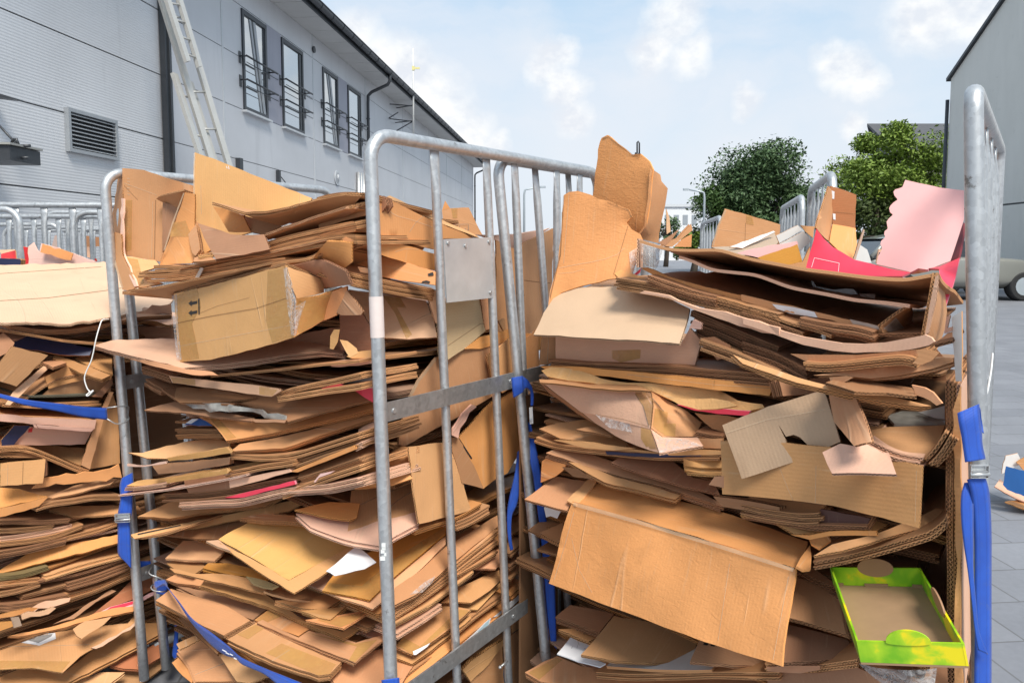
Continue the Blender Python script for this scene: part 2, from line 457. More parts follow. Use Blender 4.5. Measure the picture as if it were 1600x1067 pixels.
def edge_mat(name, torn=False):
    m, nt, b = nmat(name); g = NG(nt)
    uv = g.n('ShaderNodeTexCoord').outputs['UV']; oi = g.n('ShaderNodeObjectInfo')
    sep = g.n('ShaderNodeSeparateXYZ'); g.link(uv, sep.inputs[0]); u, v = sep.outputs[0], sep.outputs[1]    # u metres, v millimetres
    geo = g.n('ShaderNodeNewGeometry')
    per = g.mapr(oi.outputs['Random'], 0, 1, .0062, .0085)
    ph = g.math('MULTIPLY', g.math('DIVIDE', u, per), 2 * math.pi)
    th = g.math('MAXIMUM', v, 0.0)
    # board wall is 5 mm: two flutes for thicker boards
    cell = g.math('MODULO', th, 5.0); vn = g.math('DIVIDE', cell, 5.0)
    sn = g.math('ADD', .5, g.math('MULTIPLY', g.math('SINE', ph), .34))
    d = g.math('ABSOLUTE', g.math('SUBTRACT', vn, sn))
    fl = g.mapr(d, .08, .20, 1, 0)
    lin = g.math('ABSOLUTE', g.math('SUBTRACT', vn, .5)); ln = g.mapr(lin, .36, .42, 0, 1)
    mk = g.math('MAXIMUM', fl, ln)
    nz = g.noise(uv, 60, 3)
    big = g.noise(g.scale(uv, (14, .15, 1)), 1, 2)
    crushed = g.ramp(big, [(.56, 0.), (.70, .75)])
    mk = g.math('MAXIMUM', mk, crushed)
    if torn: mk = g.math('MAXIMUM', mk, .75)
    c = g.n('ShaderNodeVectorMath', operation='SCALE'); g.link(oi.outputs['Color'], c.inputs[0]); g.inp(c, 'Scale', g.math('ADD', 1.0 if not torn else 1.15, g.math('MULTIPLY', nz, .5)))
    g.link(g.mix(mk, (.030, .014, .006), c.outputs[0]), b.inputs['Base Color'])  # hollows between flutes painted near-black, their shade put into the colour
    b.inputs['Roughness'].default_value = .9; b.inputs['Specular IOR Level'].default_value = .1
    return m
KRAFT = kraft('kraft_board'); KEDGE = edge_mat('corrugated_edge'); TORN = edge_mat('torn_edge', True)
KWRINK = kraft('wrinkled_kraft_board', .55, .3)
BOARD = (KRAFT, KEDGE, KRAFT); BOARD_T = (KRAFT, TORN, KRAFT); BOARD_W = (KWRINK, TORN, KRAFT)
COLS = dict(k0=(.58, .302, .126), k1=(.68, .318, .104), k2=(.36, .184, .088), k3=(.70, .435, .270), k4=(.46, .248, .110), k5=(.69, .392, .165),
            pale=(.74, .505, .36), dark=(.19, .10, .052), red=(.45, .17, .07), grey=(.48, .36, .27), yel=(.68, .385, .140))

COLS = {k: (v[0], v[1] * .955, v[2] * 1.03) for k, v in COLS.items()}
def plain(name, col, rough=.5, metal=0., spec=.5, var=.12, scale=8., bump=0., bscale=60., coat=0., alpha=None):
    m, nt, b = nmat(name); g = NG(nt); co = g.n('ShaderNodeTexCoord').outputs['Object']
    n1 = g.noise(co, scale, 4, .6); k = g.math('ADD', 1 - var / 2, g.math('MULTIPLY', g.math('SUBTRACT', n1, .5), var * 2))
    v = g.n('ShaderNodeVectorMath', operation='SCALE'); v.inputs[0].default_value = col; g.link(k, v.inputs['Scale'])
    g.link(v.outputs[0], b.inputs['Base Color'])
    b.inputs['Roughness'].default_value = rough; b.inputs['Metallic'].default_value = metal; b.inputs['Specular IOR Level'].default_value = spec
    if coat: b.inputs['Coat Weight'].default_value = coat
    if bump: g.link(g.bump(g.noise(co, bscale, 3), bump, .003), b.inputs['Normal'])
    if alpha is not None: b.inputs['Alpha'].default_value = alpha
    return m
def galv(name, tone=.52):
    m, nt, b = nmat(name); g = NG(nt); co = g.n('ShaderNodeTexCoord').outputs['Object']
    vo = g.n('ShaderNodeTexVoronoi'); g.link(co, vo.inputs['Vector']); vo.inputs['Scale'].default_value = 110
    st = g.noise(g.scale(co, (55, 55, 7)), 1, 4, .65)
    sp_ = g.noise(co, 28, 5, .7)
    k = g.math('ADD', .7, g.math('MULTIPLY', vo.outputs['Color'], .30)); k = g.math('ADD', k, g.math('MULTIPLY', st, .35))
    v = g.n('ShaderNodeVectorMath', operation='SCALE'); v.inputs[0].default_value = (tone * .98, tone * 1.0, tone * 1.01); g.link(k, v.inputs['Scale'])
    c = g.mix(g.ramp(sp_, [(.64, 0.), (.70, .75)]), v.outputs[0], (.16, .14, .12))
    c = g.mix(g.ramp(st, [(.66, 0.), (.74, .6)]), c, (.75, .76, .76))
    g.link(c, b.inputs['Base Color']); b.inputs['Metallic'].default_value = .75
    g.link(g.math('ADD', .3, g.math('MULTIPLY', st, .3)), b.inputs['Roughness'])
    g.link(g.bump(g.math('ADD', sp_, g.math('MULTIPLY', st, .4)), .25, .002), b.inputs['Normal'])
    return m
GALV = galv('galvanised_steel'); GALV2 = galv('dull_galvanised_steel', .42)
def strapm(name):
    m, nt, b = nmat(name); g = NG(nt); uv = g.n('ShaderNodeTexCoord').outputs['UV']
    sep = g.n('ShaderNodeSeparateXYZ'); g.link(uv, sep.inputs[0])
    w1 = g.math('SINE', g.math('MULTIPLY', sep.outputs[0], 2 * math.pi / .0022)); w2 = g.math('SINE', g.math('MULTIPLY', sep.outputs[1], 2 * math.pi / .003))
    h = g.math('MULTIPLY', w1, w2)
    n1 = g.noise(uv, 22, 3)
    ed = g.math('ABSOLUTE', g.math('SUBTRACT', sep.outputs[1], .015)); st = g.math('MAXIMUM', g.mapr(ed, .011, .0125, 0, .45), g.mapr(g.math('ABSOLUTE', g.math('SUBTRACT', ed, .006)), .0, .0012, .3, 0))
    dirt = g.ramp(g.noise(uv, 60, 5, .7), [(.56, 0.), (.72, .3)])
    cc = g.mix(st, g.mix(n1, (.003, .045, .34), (.008, .11, .60)), (.002, .02, .16)); cc = g.mix(dirt, cc, (.10, .13, .22))
    g.link(cc, b.inputs['Base Color']); b.inputs['Roughness'].default_value = .5
    b.inputs['Sheen Weight'].default_value = .2
    g.link(g.bump(h, .35, .001), b.inputs['Normal']); return m
STRAP = strapm('blue_webbing')
TAPE, nt, b = nmat('brown_packing_tape'); g = NG(nt)
co = g.n('ShaderNodeTexCoord').outputs['UV']; nn = g.noise(g.scale(co, (40, 260, 1)), 1, 4, .6, .5)
g.link(g.mix(nn, (.52, .27, .07), (.66, .40, .15)), b.inputs['Base Color']); b.inputs['Roughness'].default_value = .28
g.link(g.mapr(g.noise(co, 14, 3), .3, .7, .3, .72), b.inputs['Alpha']); g.link(g.bump(nn, .3, .002), b.inputs['Normal'])
CLEAR, nt, b = nmat('clear_packing_film'); g = NG(nt)
co = g.n('ShaderNodeTexCoord').outputs['Object']; nn = g.noise(co, 55, 5, .7, 1.5)
b.inputs['Base Color'].default_value = (.82, .82, .82, 1); b.inputs['Roughness'].default_value = .12; g.link(g.mapr(nn, .4, .75, .08, .75), b.inputs['Alpha'])
g.link(g.bump(nn, .9, .01), b.inputs['Normal'])
FOLD = plain('fold_line', (.26, .135, .055), .85, var=.3, alpha=.5)
PALEFOLD = plain('scuffed_fold', (.80, .60, .40), .8, var=.3, alpha=.42)
INK = plain('black_ink_and_slit', (.025, .022, .02), .7, var=.2)
INKG = plain('grey_ink', (.24, .22, .20), .7, var=.3, alpha=.6)
PAPER = plain('white_paper', (.74, .74, .76), .7, bump=.2, bscale=14)
PAPERM = (PAPER, PAPER, PAPER)
MAGENTA = plain('magenta_print', (.88, .055, .105), .4, var=.2, bump=.1, bscale=20)
MAGM = (MAGENTA, plain('magenta_edge', (.6, .2, .25), .8), plain('magenta_back', (.6, .30, .25), .8))
PINK = plain('pink_board', (.90, .50, .485), .45, var=.16, scale=5); PINKM = (PINK, plain('pink_edge', (.75, .5, .45), .8), plain('dark_red_back', (.30, .04, .06), .6))
NAVY = plain('navy_print', (.018, .024, .075), .5, var=.3); NAVYM = (NAVY, KEDGE, KRAFT)
REDP = plain('red_print', (.72, .03, .035), .45, var=.2); REDM = (REDP, TORN, KRAFT)
BLUEP = plain('blue_print', (.01, .09, .30), .4, var=.2); BLUEM = (BLUEP, TORN, KRAFT)
WHITEB = plain('white_board', (.72, .71, .69), .6, var=.15); WHITEM = (WHITEB, TORN, WHITEB)
PLASTIC = plain('crumpled_grey_film', (.42, .40, .36), .22, var=.5, scale=25, bump=.8, bscale=45)
DARKMETAL = plain('anthracite_metal', (.055, .06, .068), .42, .3, var=.2)
STRING = plain('white_string', (.8, .8, .78), .8)
# --------------------------------------------------------------- roll cages
def panel(root, base, top, d, length, zr, bars, r=.0145, cross=(), mat=None, flat_top=True, back_lean=Vector((0, 0, 0)), rb=.011, corner=.055):
    """side frame of bent tube (base -> top -> rail -> down), flat-ended bars, flat cross bars"""
    mat = mat or GALV; d = nrm(d); base = Vector(base); top = Vector(top)
    up = (top - base).normalized()
    k = (zr - base.z) / up.z; ca = base + up * k                          # corner on the rail axis
    cb = ca + d * length
    pth = [base] + [base + (ca - up * corner - base) * (i / 6) for i in range(1, 7)]
    pth += arc(ca + d * corner - up * corner, -d, up, corner)[1:]
    upb = Vector((back_lean.x, back_lean.y, 1)).normalized()
    pth += arc(cb - d * corner - upb * corner, upb, d, corner)
    pth.append(cb - upb * ((zr - base.z) / upb.z))
    f = MB().tube(pth, r, 14).build('side_frame', mat, root)
    for b in bars:
        if isinstance(b, tuple): tp, bt = b
        else: tp = ca + d * b; w = b / length; bt = base + d * b + (cb - upb * ((zr - base.z) / upb.z) - base - d * length) * w
        tp = tp - Vector((0, 0, r * .6)); v = (bt - tp).normalized(); L = (bt - tp).length
        P = [tp, tp + v * .03, tp + v * .055, tp + v * .09] + [tp + v * (.09 + (L - .09) * i / 4) for i in range(1, 5)]
        rad = [(rb * 1.5, .003), (rb * 1.5, .003), (rb * 1.3, rb * .6), (rb, rb)] + [(rb, rb)] * 4
        MB().tube(P, rad, 12, flat=d).build('bar', mat, root)
    for z in cross:
        t = (z - base.z) / (zr - base.z); a = base + (ca - base) * t; b = cb - upb * ((zr - z) / upb.z)
        n = d.cross(Vector((0, 0, 1)))
        e = (b - a); m = MB(); m.obox((a + b) / 2, e / 2, n * .0025, Vector((0, 0, .021)))
        cbm = m.build('cross_bar', GALV2, root)
        mb = MB()
        for t in (.04, .5, .96):
            c = a + e * t
            for sgn in (1, -1): mb.tube([c + n * .002 * sgn, c + n * .005 * sgn], .006, 8)
        mb.build('rivet', GALV, cbm)
    return ca, cb
def base_frame(root, corners, z=.10):
    """platform of welded bars and four castors"""
    C4 = [Vector((*c, z)) for c in corners]; ce = sum(C4, Vector()) / 4; C4 = [c.lerp(ce, .22) for c in C4]; m = MB()
    for i in range(4): m.tube([C4[i], C4[(i + 1) % 4]], .016, 8)
    for k in range(1, 8):
        t = k / 8; m.tube([C4[0].lerp(C4[1], t), C4[3].lerp(C4[2], t)], .006, 6)
    m.build('base', GALV2, root)
    ce = sum(C4, Vector()) / 4
    for c in C4:
        p = c.lerp(ce, .1); w = MB(); a = Vector((.018, 0, 0))
        w.tube([Vector((p.x, p.y, .035)) - a, Vector((p.x, p.y, .035)) + a], .035, 16)
        o = w.build('caster', plain_black, root)
        MB().box((p.x - .028, p.y - .02, .035), (p.x - .022, p.y + .02, z)).box((p.x + .022, p.y - .02, .035), (p.x + .028, p.y + .02, z)).build('fork', GALV2, o)
plain_black = plain('black_rubber', (.02, .02, .02), .7)
d0 = nrm((.58, .81, 0)); w0 = nrm((.82, -.58, 0))
def down(p, q, z=.07):
    """point at height z on the line from p through q"""
    return p + (q - p) * ((p.z - z) / (p.z - q.z))

# middle cage (B)
rB = empty('roll_cage', (-.3, 1.9, 0), 'galvanised roll cage with a blank metal plate between its bars, packed with cardboard', 'roll cage')
t1 = at(579, 245, 1.56); b1 = down(t1, at(611, 1067, 1.56))
zB = 1.641
L2 = lambda px, py, Y: at(px, py, Y)
def sideY(px, py): # depth on B's right side panel
    r = ray(px, py); a = (-.30, 1.56); dx, dy = .58, .81; t = (r.x * a[1] - a[0]) / (dx - r.x * dy); return a[1] + t * dy
def bar_px(xt, yt, xb, yb):
    a = at(xt, yt, sideY(xt, yt)); b = at(xb, yb, sideY(xb, yb)); tp = a + (a - b) * ((zB - a.z) / (a.z - b.z)); return (tp, down(a, b))
panel(rB, b1, t1, d0, .97, zB, [bar_px(679, 240, 714.5, 1067), bar_px(760, 250, 795, 1067), bar_px(804.5, 262, 836, 1045), .73, .86], cross=(1.05, .40))
t2 = at(186, 300, 2.26); b2 = down(t2, at(262, 1067, 2.26))
panel(rB, b2, t2, d0, .80, 1.55, [.2, .4, .6], r=.0145, cross=(1.0, .4))
base_frame(rB, [(b2.x, b2.y), (b1.x, b1.y), (b1.x + .56, b1.y + .79), (b2.x + .56, b2.y + .79)])
# blank plate riveted between two bars
def Pl(px, py, o=-.012): return at(px, py, sideY(px, py) + o)
q = [Pl(692, 374), Pl(767, 371), Pl(773, 465), Pl(698, 473)]
m = MB(); nn_ = NS * .0015
m.hexa([p - nn_ for p in q] + [p + nn_ for p in q])
plate = m.build('plate', plain('plate_steel', (.50, .51, .52), .38, .35, var=.22, scale=14), rB)
mb = MB()
for px, py in ((726, 384), (763, 378), (765, 457), (699, 380)):
    c = Pl(px, py); mb.tube([c, c + NS * .005], .0045, 8)
mb.build('rivet', GALV2, plate)
# paper band round the front post, paint chips
def band(xa, ya, xb, yb, Y, r, mat, name, root):
    MB().tube([at(xa, ya, Y), at(xb, yb, Y)], r, 16, caps=False).build(name, mat, root)
def onpost(y, top=(579, 245), bot=(611, 1067)):
    t = (y - top[1]) / (bot[1] - top[1]); return top[0] + (bot[0] - top[0]) * t
band(onpost(463), 463, onpost(527), 527, 1.56, .0153, plain('paper_band', (.72, .62, .58), .6, var=.15, bump=.2), 'paper_band', rB)
mb = MB()
for y in (848, 852, 857, 862, 868):
    c = at(onpost(y) + rng.uniform(-4, 2), y, 1.56) + Vector((0, -.0145, 0)); mb.obox(c, (rng.uniform(.002, .006), 0, 0), (0, .0012, 0), (0, 0, rng.uniform(.002, .005)))
mb.build('paint_chip', plain('white_paint', (.75, .76, .74), .6), rB)
# bolt with a ball end on the third bar
c = Pl(793, 1032, -.02); mb = MB().tube([c, c + Vector((-.02, -.02, -.006))], .003, 8); mb.tube([c + Vector((-.02, -.02, -.006)) + Vector((0, 0, -.004)), c + Vector((-.02, -.02, -.006)), c + Vector((-.02, -.02, -.006)) + Vector((0, 0, .004))], [.003, .006, .003], 8)
mb.build('bolt', GALV, rB)

# left cage (A)
rA = empty('roll_cage', (-1.6, 2.3, 0), 'galvanised roll cage at the left edge with a blue strap hooked to its post', 'roll cage')
t3 = at(165, 300, 2.2); b3 = down(t3, at(226, 1067, 2.2))
panel(rA, b3, t3, d0, .86, 1.628, [.22, .44, .65], cross=(1.0, .4))
base_frame(rA, [(b3.x - .60, b3.y + .40), (b3.x - .03, b3.y + .02), (b3.x + .45, b3.y + .70), (b3.x - .12, b3.y + 1.1)])
# right cage (C)
rC = empty('roll_cage', (.6, 1.9, 0), 'galvanised roll cage at the right, its tall post wrapped in a blue ratchet strap', 'roll cage')
t4 = at(777, 255, 1.97); b4 = down(t4, at(855.5, 1055, 1.97))
panel(rC, b4, t4, d0, .90, 1.64, [.18, .36, .55, .73])
t5 = at(1521, 160, 1.13); b5 = down(t5, at(1533, 1067, 1.13))
ca5, cb5 = panel(rC, b5, t5, d0, .80, 1.638, [.17, .34, .50, .66], r=.0134, corner=.03)
base_frame(rC, [(b4.x, b4.y), (b5.x, b5.y), (b5.x + .46, b5.y + .65), (b4.x + .5, b4.y + .7)])

# cages standing further off
def far_cage(label, a, b, zr, nb, group, other=.7, depth_dir=None):
    a, b = Vector((*a, 0)), Vector((*b, 0)); d = (b - a).normalized(); L = (b - a).length
    r = empty('roll_cage', (a + b) / 2, label, 'roll cage', group)
    s = [L * (i + 1) / (nb + 1) for i in range(nb)]
    panel(r, a + Vector((0, 0, .07)), a + Vector((0, 0, 1)), d, L, zr, s, cross=(1.0,), corner=.07)
    n = depth_dir or Vector((-d.y, d.x, 0)); n = nrm(n) * other
    panel(r, a + n + Vector((0, 0, .07)), a + n + Vector((0, 0, 1)), d, L, zr, s, cross=(1.0,), corner=.07)
    base_frame(r, [tuple((a)[:2]), tuple(b[:2]), tuple((b + n)[:2]), tuple((a + n)[:2])])
    return r
gL, gR = 'roll cages in rows before the grey hall', 'roll cages in a row towards the trees'
far_cage('roll cage with flat-ended bars just behind the pale flat cardboard at left', (-2.62, 3.52), (-1.72, 3.60), 1.612, 6, gL, -.05 + .8)
far_cage('roll cage whose round corner drops beside the red and navy cartons', (-3.1, 3.42), (-2.265, 3.42), 1.585, 5, gL, .75)
far_cage('roll cage with a round corner to the right of the torn box flap', (-2.19, 3.72), (-1.4, 3.8), 1.585, 4, gL, .8)
far_cage('far roll cage with a low bright rail against the grey wall', (-3.9, 5.0), (-3.04, 5.0), 1.568, 4, gL)
far_cage('small distant roll cage holding a grey cardboard sheet', (-3.78, 6.0), (-2.9, 6.05), 1.555, 4, gL)
far_cage('distant roll cage half hidden behind the post with the blue strap', (-3.2, 5.5), (-2.35, 5.5), 1.55, 4, gL)
far_cage('roll cage left of the tan box with a pale torn edge, before the dark tree', (1.40, 5.0), (1.61, 6.3), 1.618, 5, gR, .8, Vector((-1, -.1, 0)))
far_cage('roll cage right of the white flaps, before the dark tree', (1.325, 3.40), (1.58, 4.35), 1.64, 5, gR, .75, Vector((-1, -.0, 0)))
far_cage('roll cage behind the tall narrow open box', (1.04, 2.42), (1.23, 3.07), 1.645, 4, gR, .7, Vector((-1, .1, 0)))
# ------------------------------------------------------------------ ground
m, nt, b = nmat('grey_pavers'); g = NG(nt); co = g.n('ShaderNodeTexCoord').outputs['Object']
mp = g.n('ShaderNodeMapping'); g.link(co, mp.inputs[0]); mp.inputs['Rotation'].default_value = (0, 0, R(-5))
br = g.n('ShaderNodeTexBrick'); g.link(mp.outputs[0], br.inputs['Vector']); br.inputs['Scale'].default_value = 1; br.inputs['Brick Width'].default_value = .42; br.inputs['Row Height'].default_value = .28; br.inputs['Mortar Size'].default_value = .004
br.inputs['Color1'].default_value = (.215, .22, .24, 1); br.inputs['Color2'].default_value = (.18, .185, .205, 1); br.inputs['Mortar'].default_value = (.12, .12, .125, 1)
n1 = g.noise(co, 1.1, 5, .65); n2 = g.noise(co, 40, 3)
k = g.math('ADD', .55, g.math('ADD', g.math('MULTIPLY', n1, .65), g.math('MULTIPLY', n2, .25)))
v = g.n('ShaderNodeVectorMath', operation='SCALE'); g.link(br.outputs['Color'], v.inputs[0]); g.link(k, v.inputs['Scale'])
g.link(v.outputs[0], b.inputs['Base Color']); b.inputs['Roughness'].default_value = .62
g.link(g.bump(g.math('ADD', br.outputs['Fac'], g.math('MULTIPLY', n2, -.5)), -.4, .006), b.inputs['Normal'])
setp(MB().add([(-300, -60, 0), (300, -60, 0), (300, 700, 0), (-300, 700, 0)], [(0, 1, 2, 3)]).build('ground', m), kind='structure')

# --------------------------------------------------- grey hall on the left
def WX(Y): return -6.5 + .0866 * (Y - 9.4)
wd = nrm((.0866, 1, 0)); wn = nrm((1, -.0866, 0))               # along the wall, out of the wall
def W(Y, z, o=0): return Vector((WX(Y), Y, z)) + wn * o
def wbox(mb, Y0, Y1, z0, z1, o0, o1, m=0):
    return mb.hexa([W(Y0, z0, o1), W(Y1, z0, o1), W(Y1, z0, o0), W(Y0, z0, o0), W(Y0, z1, o1), W(Y1, z1, o1), W(Y1, z1, o0), W(Y0, z1, o0)], m)
def wallmat(name, col, ribs):
    m, nt, b = nmat(name); g = NG(nt); co = g.n('ShaderNodeTexCoord').outputs['Object']
    sep = g.n('ShaderNodeSeparateXYZ'); g.link(co, sep.inputs[0])
    st = g.noise(g.scale(co, (1.6, 1.6, .22)), 1, 6, .7, .6); n1 = g.noise(co, .7, 4); fine = g.noise(g.scale(co, (9, 9, .7)), 1, 4, .7)
    pn = g.noise(g.scale(co, (0.001, .30, 0.9)), 1, 0)
    k = g.math('ADD', .80, g.math('ADD', g.math('MULTIPLY', n1, .22), g.math('MULTIPLY', pn, .14)))
    v = g.n('ShaderNodeVectorMath', operation='SCALE'); v.inputs[0].default_value = col; g.link(k, v.inputs['Scale'])
    c = g.mix(g.math('MULTIPLY', g.ramp(st, [(.55, 0.), (.68, 1.)]), .30), v.outputs[0], tuple(x * .72 for x in col))
    c = g.mix(g.math('MULTIPLY', g.ramp(fine, [(.62, 0.), (.72, 1.)]), .22), c, (.62, .63, .64))
    if ribs:
        w = g.math('SINE', g.math('MULTIPLY', sep.outputs[2], 2 * math.pi / .042))
        w = g.math('ADD', w, g.math('MULTIPLY', g.math('SINE', g.math('MULTIPLY', sep.outputs[1], 2 * math.pi / .11)), .25))
        c = g.mix(g.mapr(w, -1, 1, .0, .05), c, (.62, .64, .67))
        g.link(g.bump(w, .28, .004), b.inputs['Normal'])
    g.link(c, b.inputs['Base Color']); b.inputs['Roughness'].default_value = .5; b.inputs['Metallic'].default_value = .1
    return m
WM1 = wallmat('ribbed_grey_cladding', (.615, .62, .635), True); WM2 = wallmat('smooth_grey_cladding', (.57, .575, .595), False)
GAP = plain('dark_joint', (.09, .095, .10), .8); TRIM = plain('light_joint_trim', (.56, .58, .60), .5)  # dark backing colour of the panel joints
DPAN = wallmat('mauve_grey_panel', (.33, .33, .385), False)
hall = empty('hall_building', (WX(30), 30, 0), 'long grey metal-clad hall with four tall windows under a dark gutter', 'building')
ZT = H + 5.9
seams = [0, H - .29, H + .83, H + 1.945, H + 3.05, H + 4.16, H + 5.27, ZT]
wins = [(16.5, 17.77), (18.68, 20.1), (21.65, 23.0), (23.98, 25.4)]
zw0, zw1 = H + 3.05, H + 5.22
mb = MB(); wbox(mb, 2, 52.8, 0, ZT, -.30, -.02, 0)
bk = mb.build('wall_core', GAP, hall)
mb = MB()
cols = [(2, 7.4), (7.4, 13.28)]
for a, c in cols:
    for i in range(len(seams) - 1): wbox(mb, a + .004, c - .004, seams[i] + .011, seams[i + 1] - .011, -.03, 0)
mb.build('wall', WM1, hall)
mb = MB()
vx = [13.32, 15.6, 20.9, 26.0, 31.5, 37, 42, 47.5, 52.8]
for i in range(len(vx) - 1):
    a, c = vx[i], vx[i + 1]
    for j in range(len(seams) - 1):
        z0, z1 = seams[j] + .008, seams[j + 1] - .008
        cuts = []
        if j in (4, 5): cuts = [w for w in wins if w[0] >= a and w[1] <= c]
        if not cuts: wbox(mb, a + .02, c - .02, z0, z1, -.03, -.004)
        else:
            p = a + .02
            for (y0, y1) in cuts:
                wbox(mb, p, y0 - .005, z0, z1, -.03, -.004); p = y1 + .005
                if j == 5: wbox(mb, y0 - .005, y1 + .005, zw1, z1, -.03, -.004)
            wbox(mb, p, c - .02, z0, z1, -.03, -.004)
mb.build('wall', WM2, hall)
for y in vx[1:-1] + [52.78]: wbox(MB(), y - .035, y + .035, .02, ZT - .01, -.02, .006).build('joint_trim', TRIM, hall)
for (a, c) in ((17.80, 18.65), (23.03, 23.95)):
    mb = MB(); wbox(mb, a, c, zw0 - .0, zw1 + .05, -.02, .004); mb.build('infill_panel', DPAN, hall)
# windows
m, nt, b = nmat('window_glass'); b.inputs['Base Color'].default_value = (.55, .58, .60, 1); b.inputs['Metallic'].default_value = .85; b.inputs['Roughness'].default_value = .04
GLASS = m
CURT = plain('pale_blind', (.75, .74, .72), .7)
for k, (y0, y1) in enumerate(wins):
    mb = MB()
    wbox(mb, y0, y0 + .09, zw0, zw1, -.05, .03); wbox(mb, y1 - .09, y1, zw0, zw1, -.05, .03)
    wbox(mb, y0 + .09, y1 - .09, zw0, zw0 + .09, -.05, .03); wbox(mb, y0 + .09, y1 - .09, zw1 - .1, zw1, -.05, .03)
    w = mb.build('window', DARKMETAL, hall)
    mb = MB(); mb.add([W(y0 + .09, zw0 + .09, -.012), W(y1 - .09, zw0 + .09, -.012), W(y1 - .09, zw1 - .1, -.012), W(y0 + .09, zw1 - .1, -.012)], [(0, 1, 2, 3)])
    mb.build('pane', GLASS, w)
    mb = MB()
    if k % 2 == 0:                                   # tilted sash, top leaning in: frame shows beside the pane
        for (ya, yb, oa) in ((y0 + .62, y1 - .13, 0),):
            mb.hexa([W(y1 - .22, zw0 + .1, -.006), W(y1 - .1, zw0 + .1, -.006), W(y1 - .1, zw0 + .1, .012), W(y1 - .22, zw0 + .1, .012),
                     W(y0 + .58, zw1 - .12, -.006), W(y0 + .70, zw1 - .12, -.006), W(y0 + .70, zw1 - .12, .012), W(y0 + .58, zw1 - .12, .012)])
            mb.hexa([W(y1 - .36, zw0 + .1, -.009), W(y1 - .28, zw0 + .1, -.009), W(y1 - .28, zw0 + .1, .006), W(y1 - .36, zw0 + .1, .006),
                     W(y0 + .40, zw1 - .12, -.009), W(y0 + .48, zw1 - .12, -.009), W(y0 + .48, zw1 - .12, .006), W(y0 + .40, zw1 - .12, .006)])
        mb.build('tilted_sash', plain('pale_sash', (.38, .40, .42), .4), w)
    else:
        wbox(mb, y1 - .24, y1 - .12, zw0 + .1, zw1 - .12, -.01, .01); mb.build('sash', DARKMETAL, w)
    mb = MB(); wbox(mb, y0 - .06, y1 + .06, zw0 - .05, zw0 - .004, -.01, .10); mb.build('sill', TRIM, w)
    for zb in (zw0 + .62, zw0 + 1.12):
        mb = MB(); P0, P1 = W(y0 - .16, zb, .17), W(y1 + .25, zb, .17)
        mb.tube([P0, P1], .022, 8); mb.tube([P0 - Vector((0, 0, .14)), P1 - Vector((0, 0, .14))], .009, 6)
        for y in (y0 - .12, y1 + .12):
            mb.tube([W(y, zb, -.0), W(y, zb, .17)], .018, 6); wbox(mb, y - .05, y + .05, zb - .15, zb + .1, -.0, .015)
        mb.build('guard_rail', DARKMETAL, w)
# eaves: soffit, fascia, gutter, roof
SOFF = plain('pale_soffit', (.60, .60, .59), .6, var=.1, scale=2)
mb = MB(); Y = 2.0
while Y < 54.0:
    wbox(mb, Y + .012, min(Y + 1.15, 54.0), ZT, ZT + .03, -.25, .74); Y += 1.16
mb.build('soffit', SOFF, hall)
mb = MB(); wbox(mb, 2, 54.0, ZT + .035, ZT + .20, -.3, .75); wbox(mb, 2, 54.02, ZT - .01, ZT + .22, .752, .775); mb.build('fascia', DARKMETAL, hall)
mb = MB(); n = 10
V = []; F = []
for Y in (2.0, 54.05):
    for i in range(n + 1):
        a = math.pi * i / n; V.append(W(Y, ZT + .20 - math.sin(a) * .13, .78 + .09 - math.cos(a) * .09))
for i in range(n): F.append((i, i + 1, i + 1 + n + 1, i + n + 1))
mb.add(V, F, 0, True)
mb.tube([W(2, ZT + .205, .965), W(54.05, ZT + .205, .965)], .018, 8)
for k in range(60): 
    Y = 2.5 + k * .87; mb.tube([W(Y, ZT + .2 - math.sin(math.pi * i / 8) * .135, .87 - math.cos(math.pi * i / 8) * .095) for i in range(9)], .008, 6)
mb.build('gutter', DARKMETAL, hall)
mb = MB(); mb.hexa([W(2, ZT + .21, .78), W(54, ZT + .21, .78), W(54, ZT + .6, -9), W(2, ZT + .6, -9), W(2, ZT + .24, .78), W(54, ZT + .24, .78), W(54, ZT + .7, -9), W(2, ZT + .7, -9)])
mb.build('roof', plain('grey_roof', (.12, .125, .13), .6), hall)
mb = MB(); wbox(mb, 52.2, 54.0, ZT + .24, ZT + .62, .2, .7); mb.build('roof_vent', TRIM, hall)
def downpipe(Y, z0=.1, r=.055):
    mb = MB(); P = [W(Y, ZT + .1, .87), W(Y, ZT - .12, .87), W(Y, ZT - .25, .80), W(Y, ZT - .50, .22), W(Y, ZT - .62, .10), W(Y, ZT - .9, .09), W(Y, z0, .09)]
    mb.tube(P, r, 12)
    for z in (ZT - 1.4, ZT - 3.2, ZT - 5): mb.tube([W(Y, z - .02, .09), W(Y, z + .02, .09)], r * 1.25, 12)
    return mb.build('downpipe', DARKMETAL, hall)
downpipe(26.0); downpipe(53.0)
mb = MB(); wbox(mb, 13.22, 13.42, .05, 8, .02, .12); wbox(mb, 13.30, 13.34, .05, 8, .12, .15); mb.build('downpipe', DARKMETAL, hall)
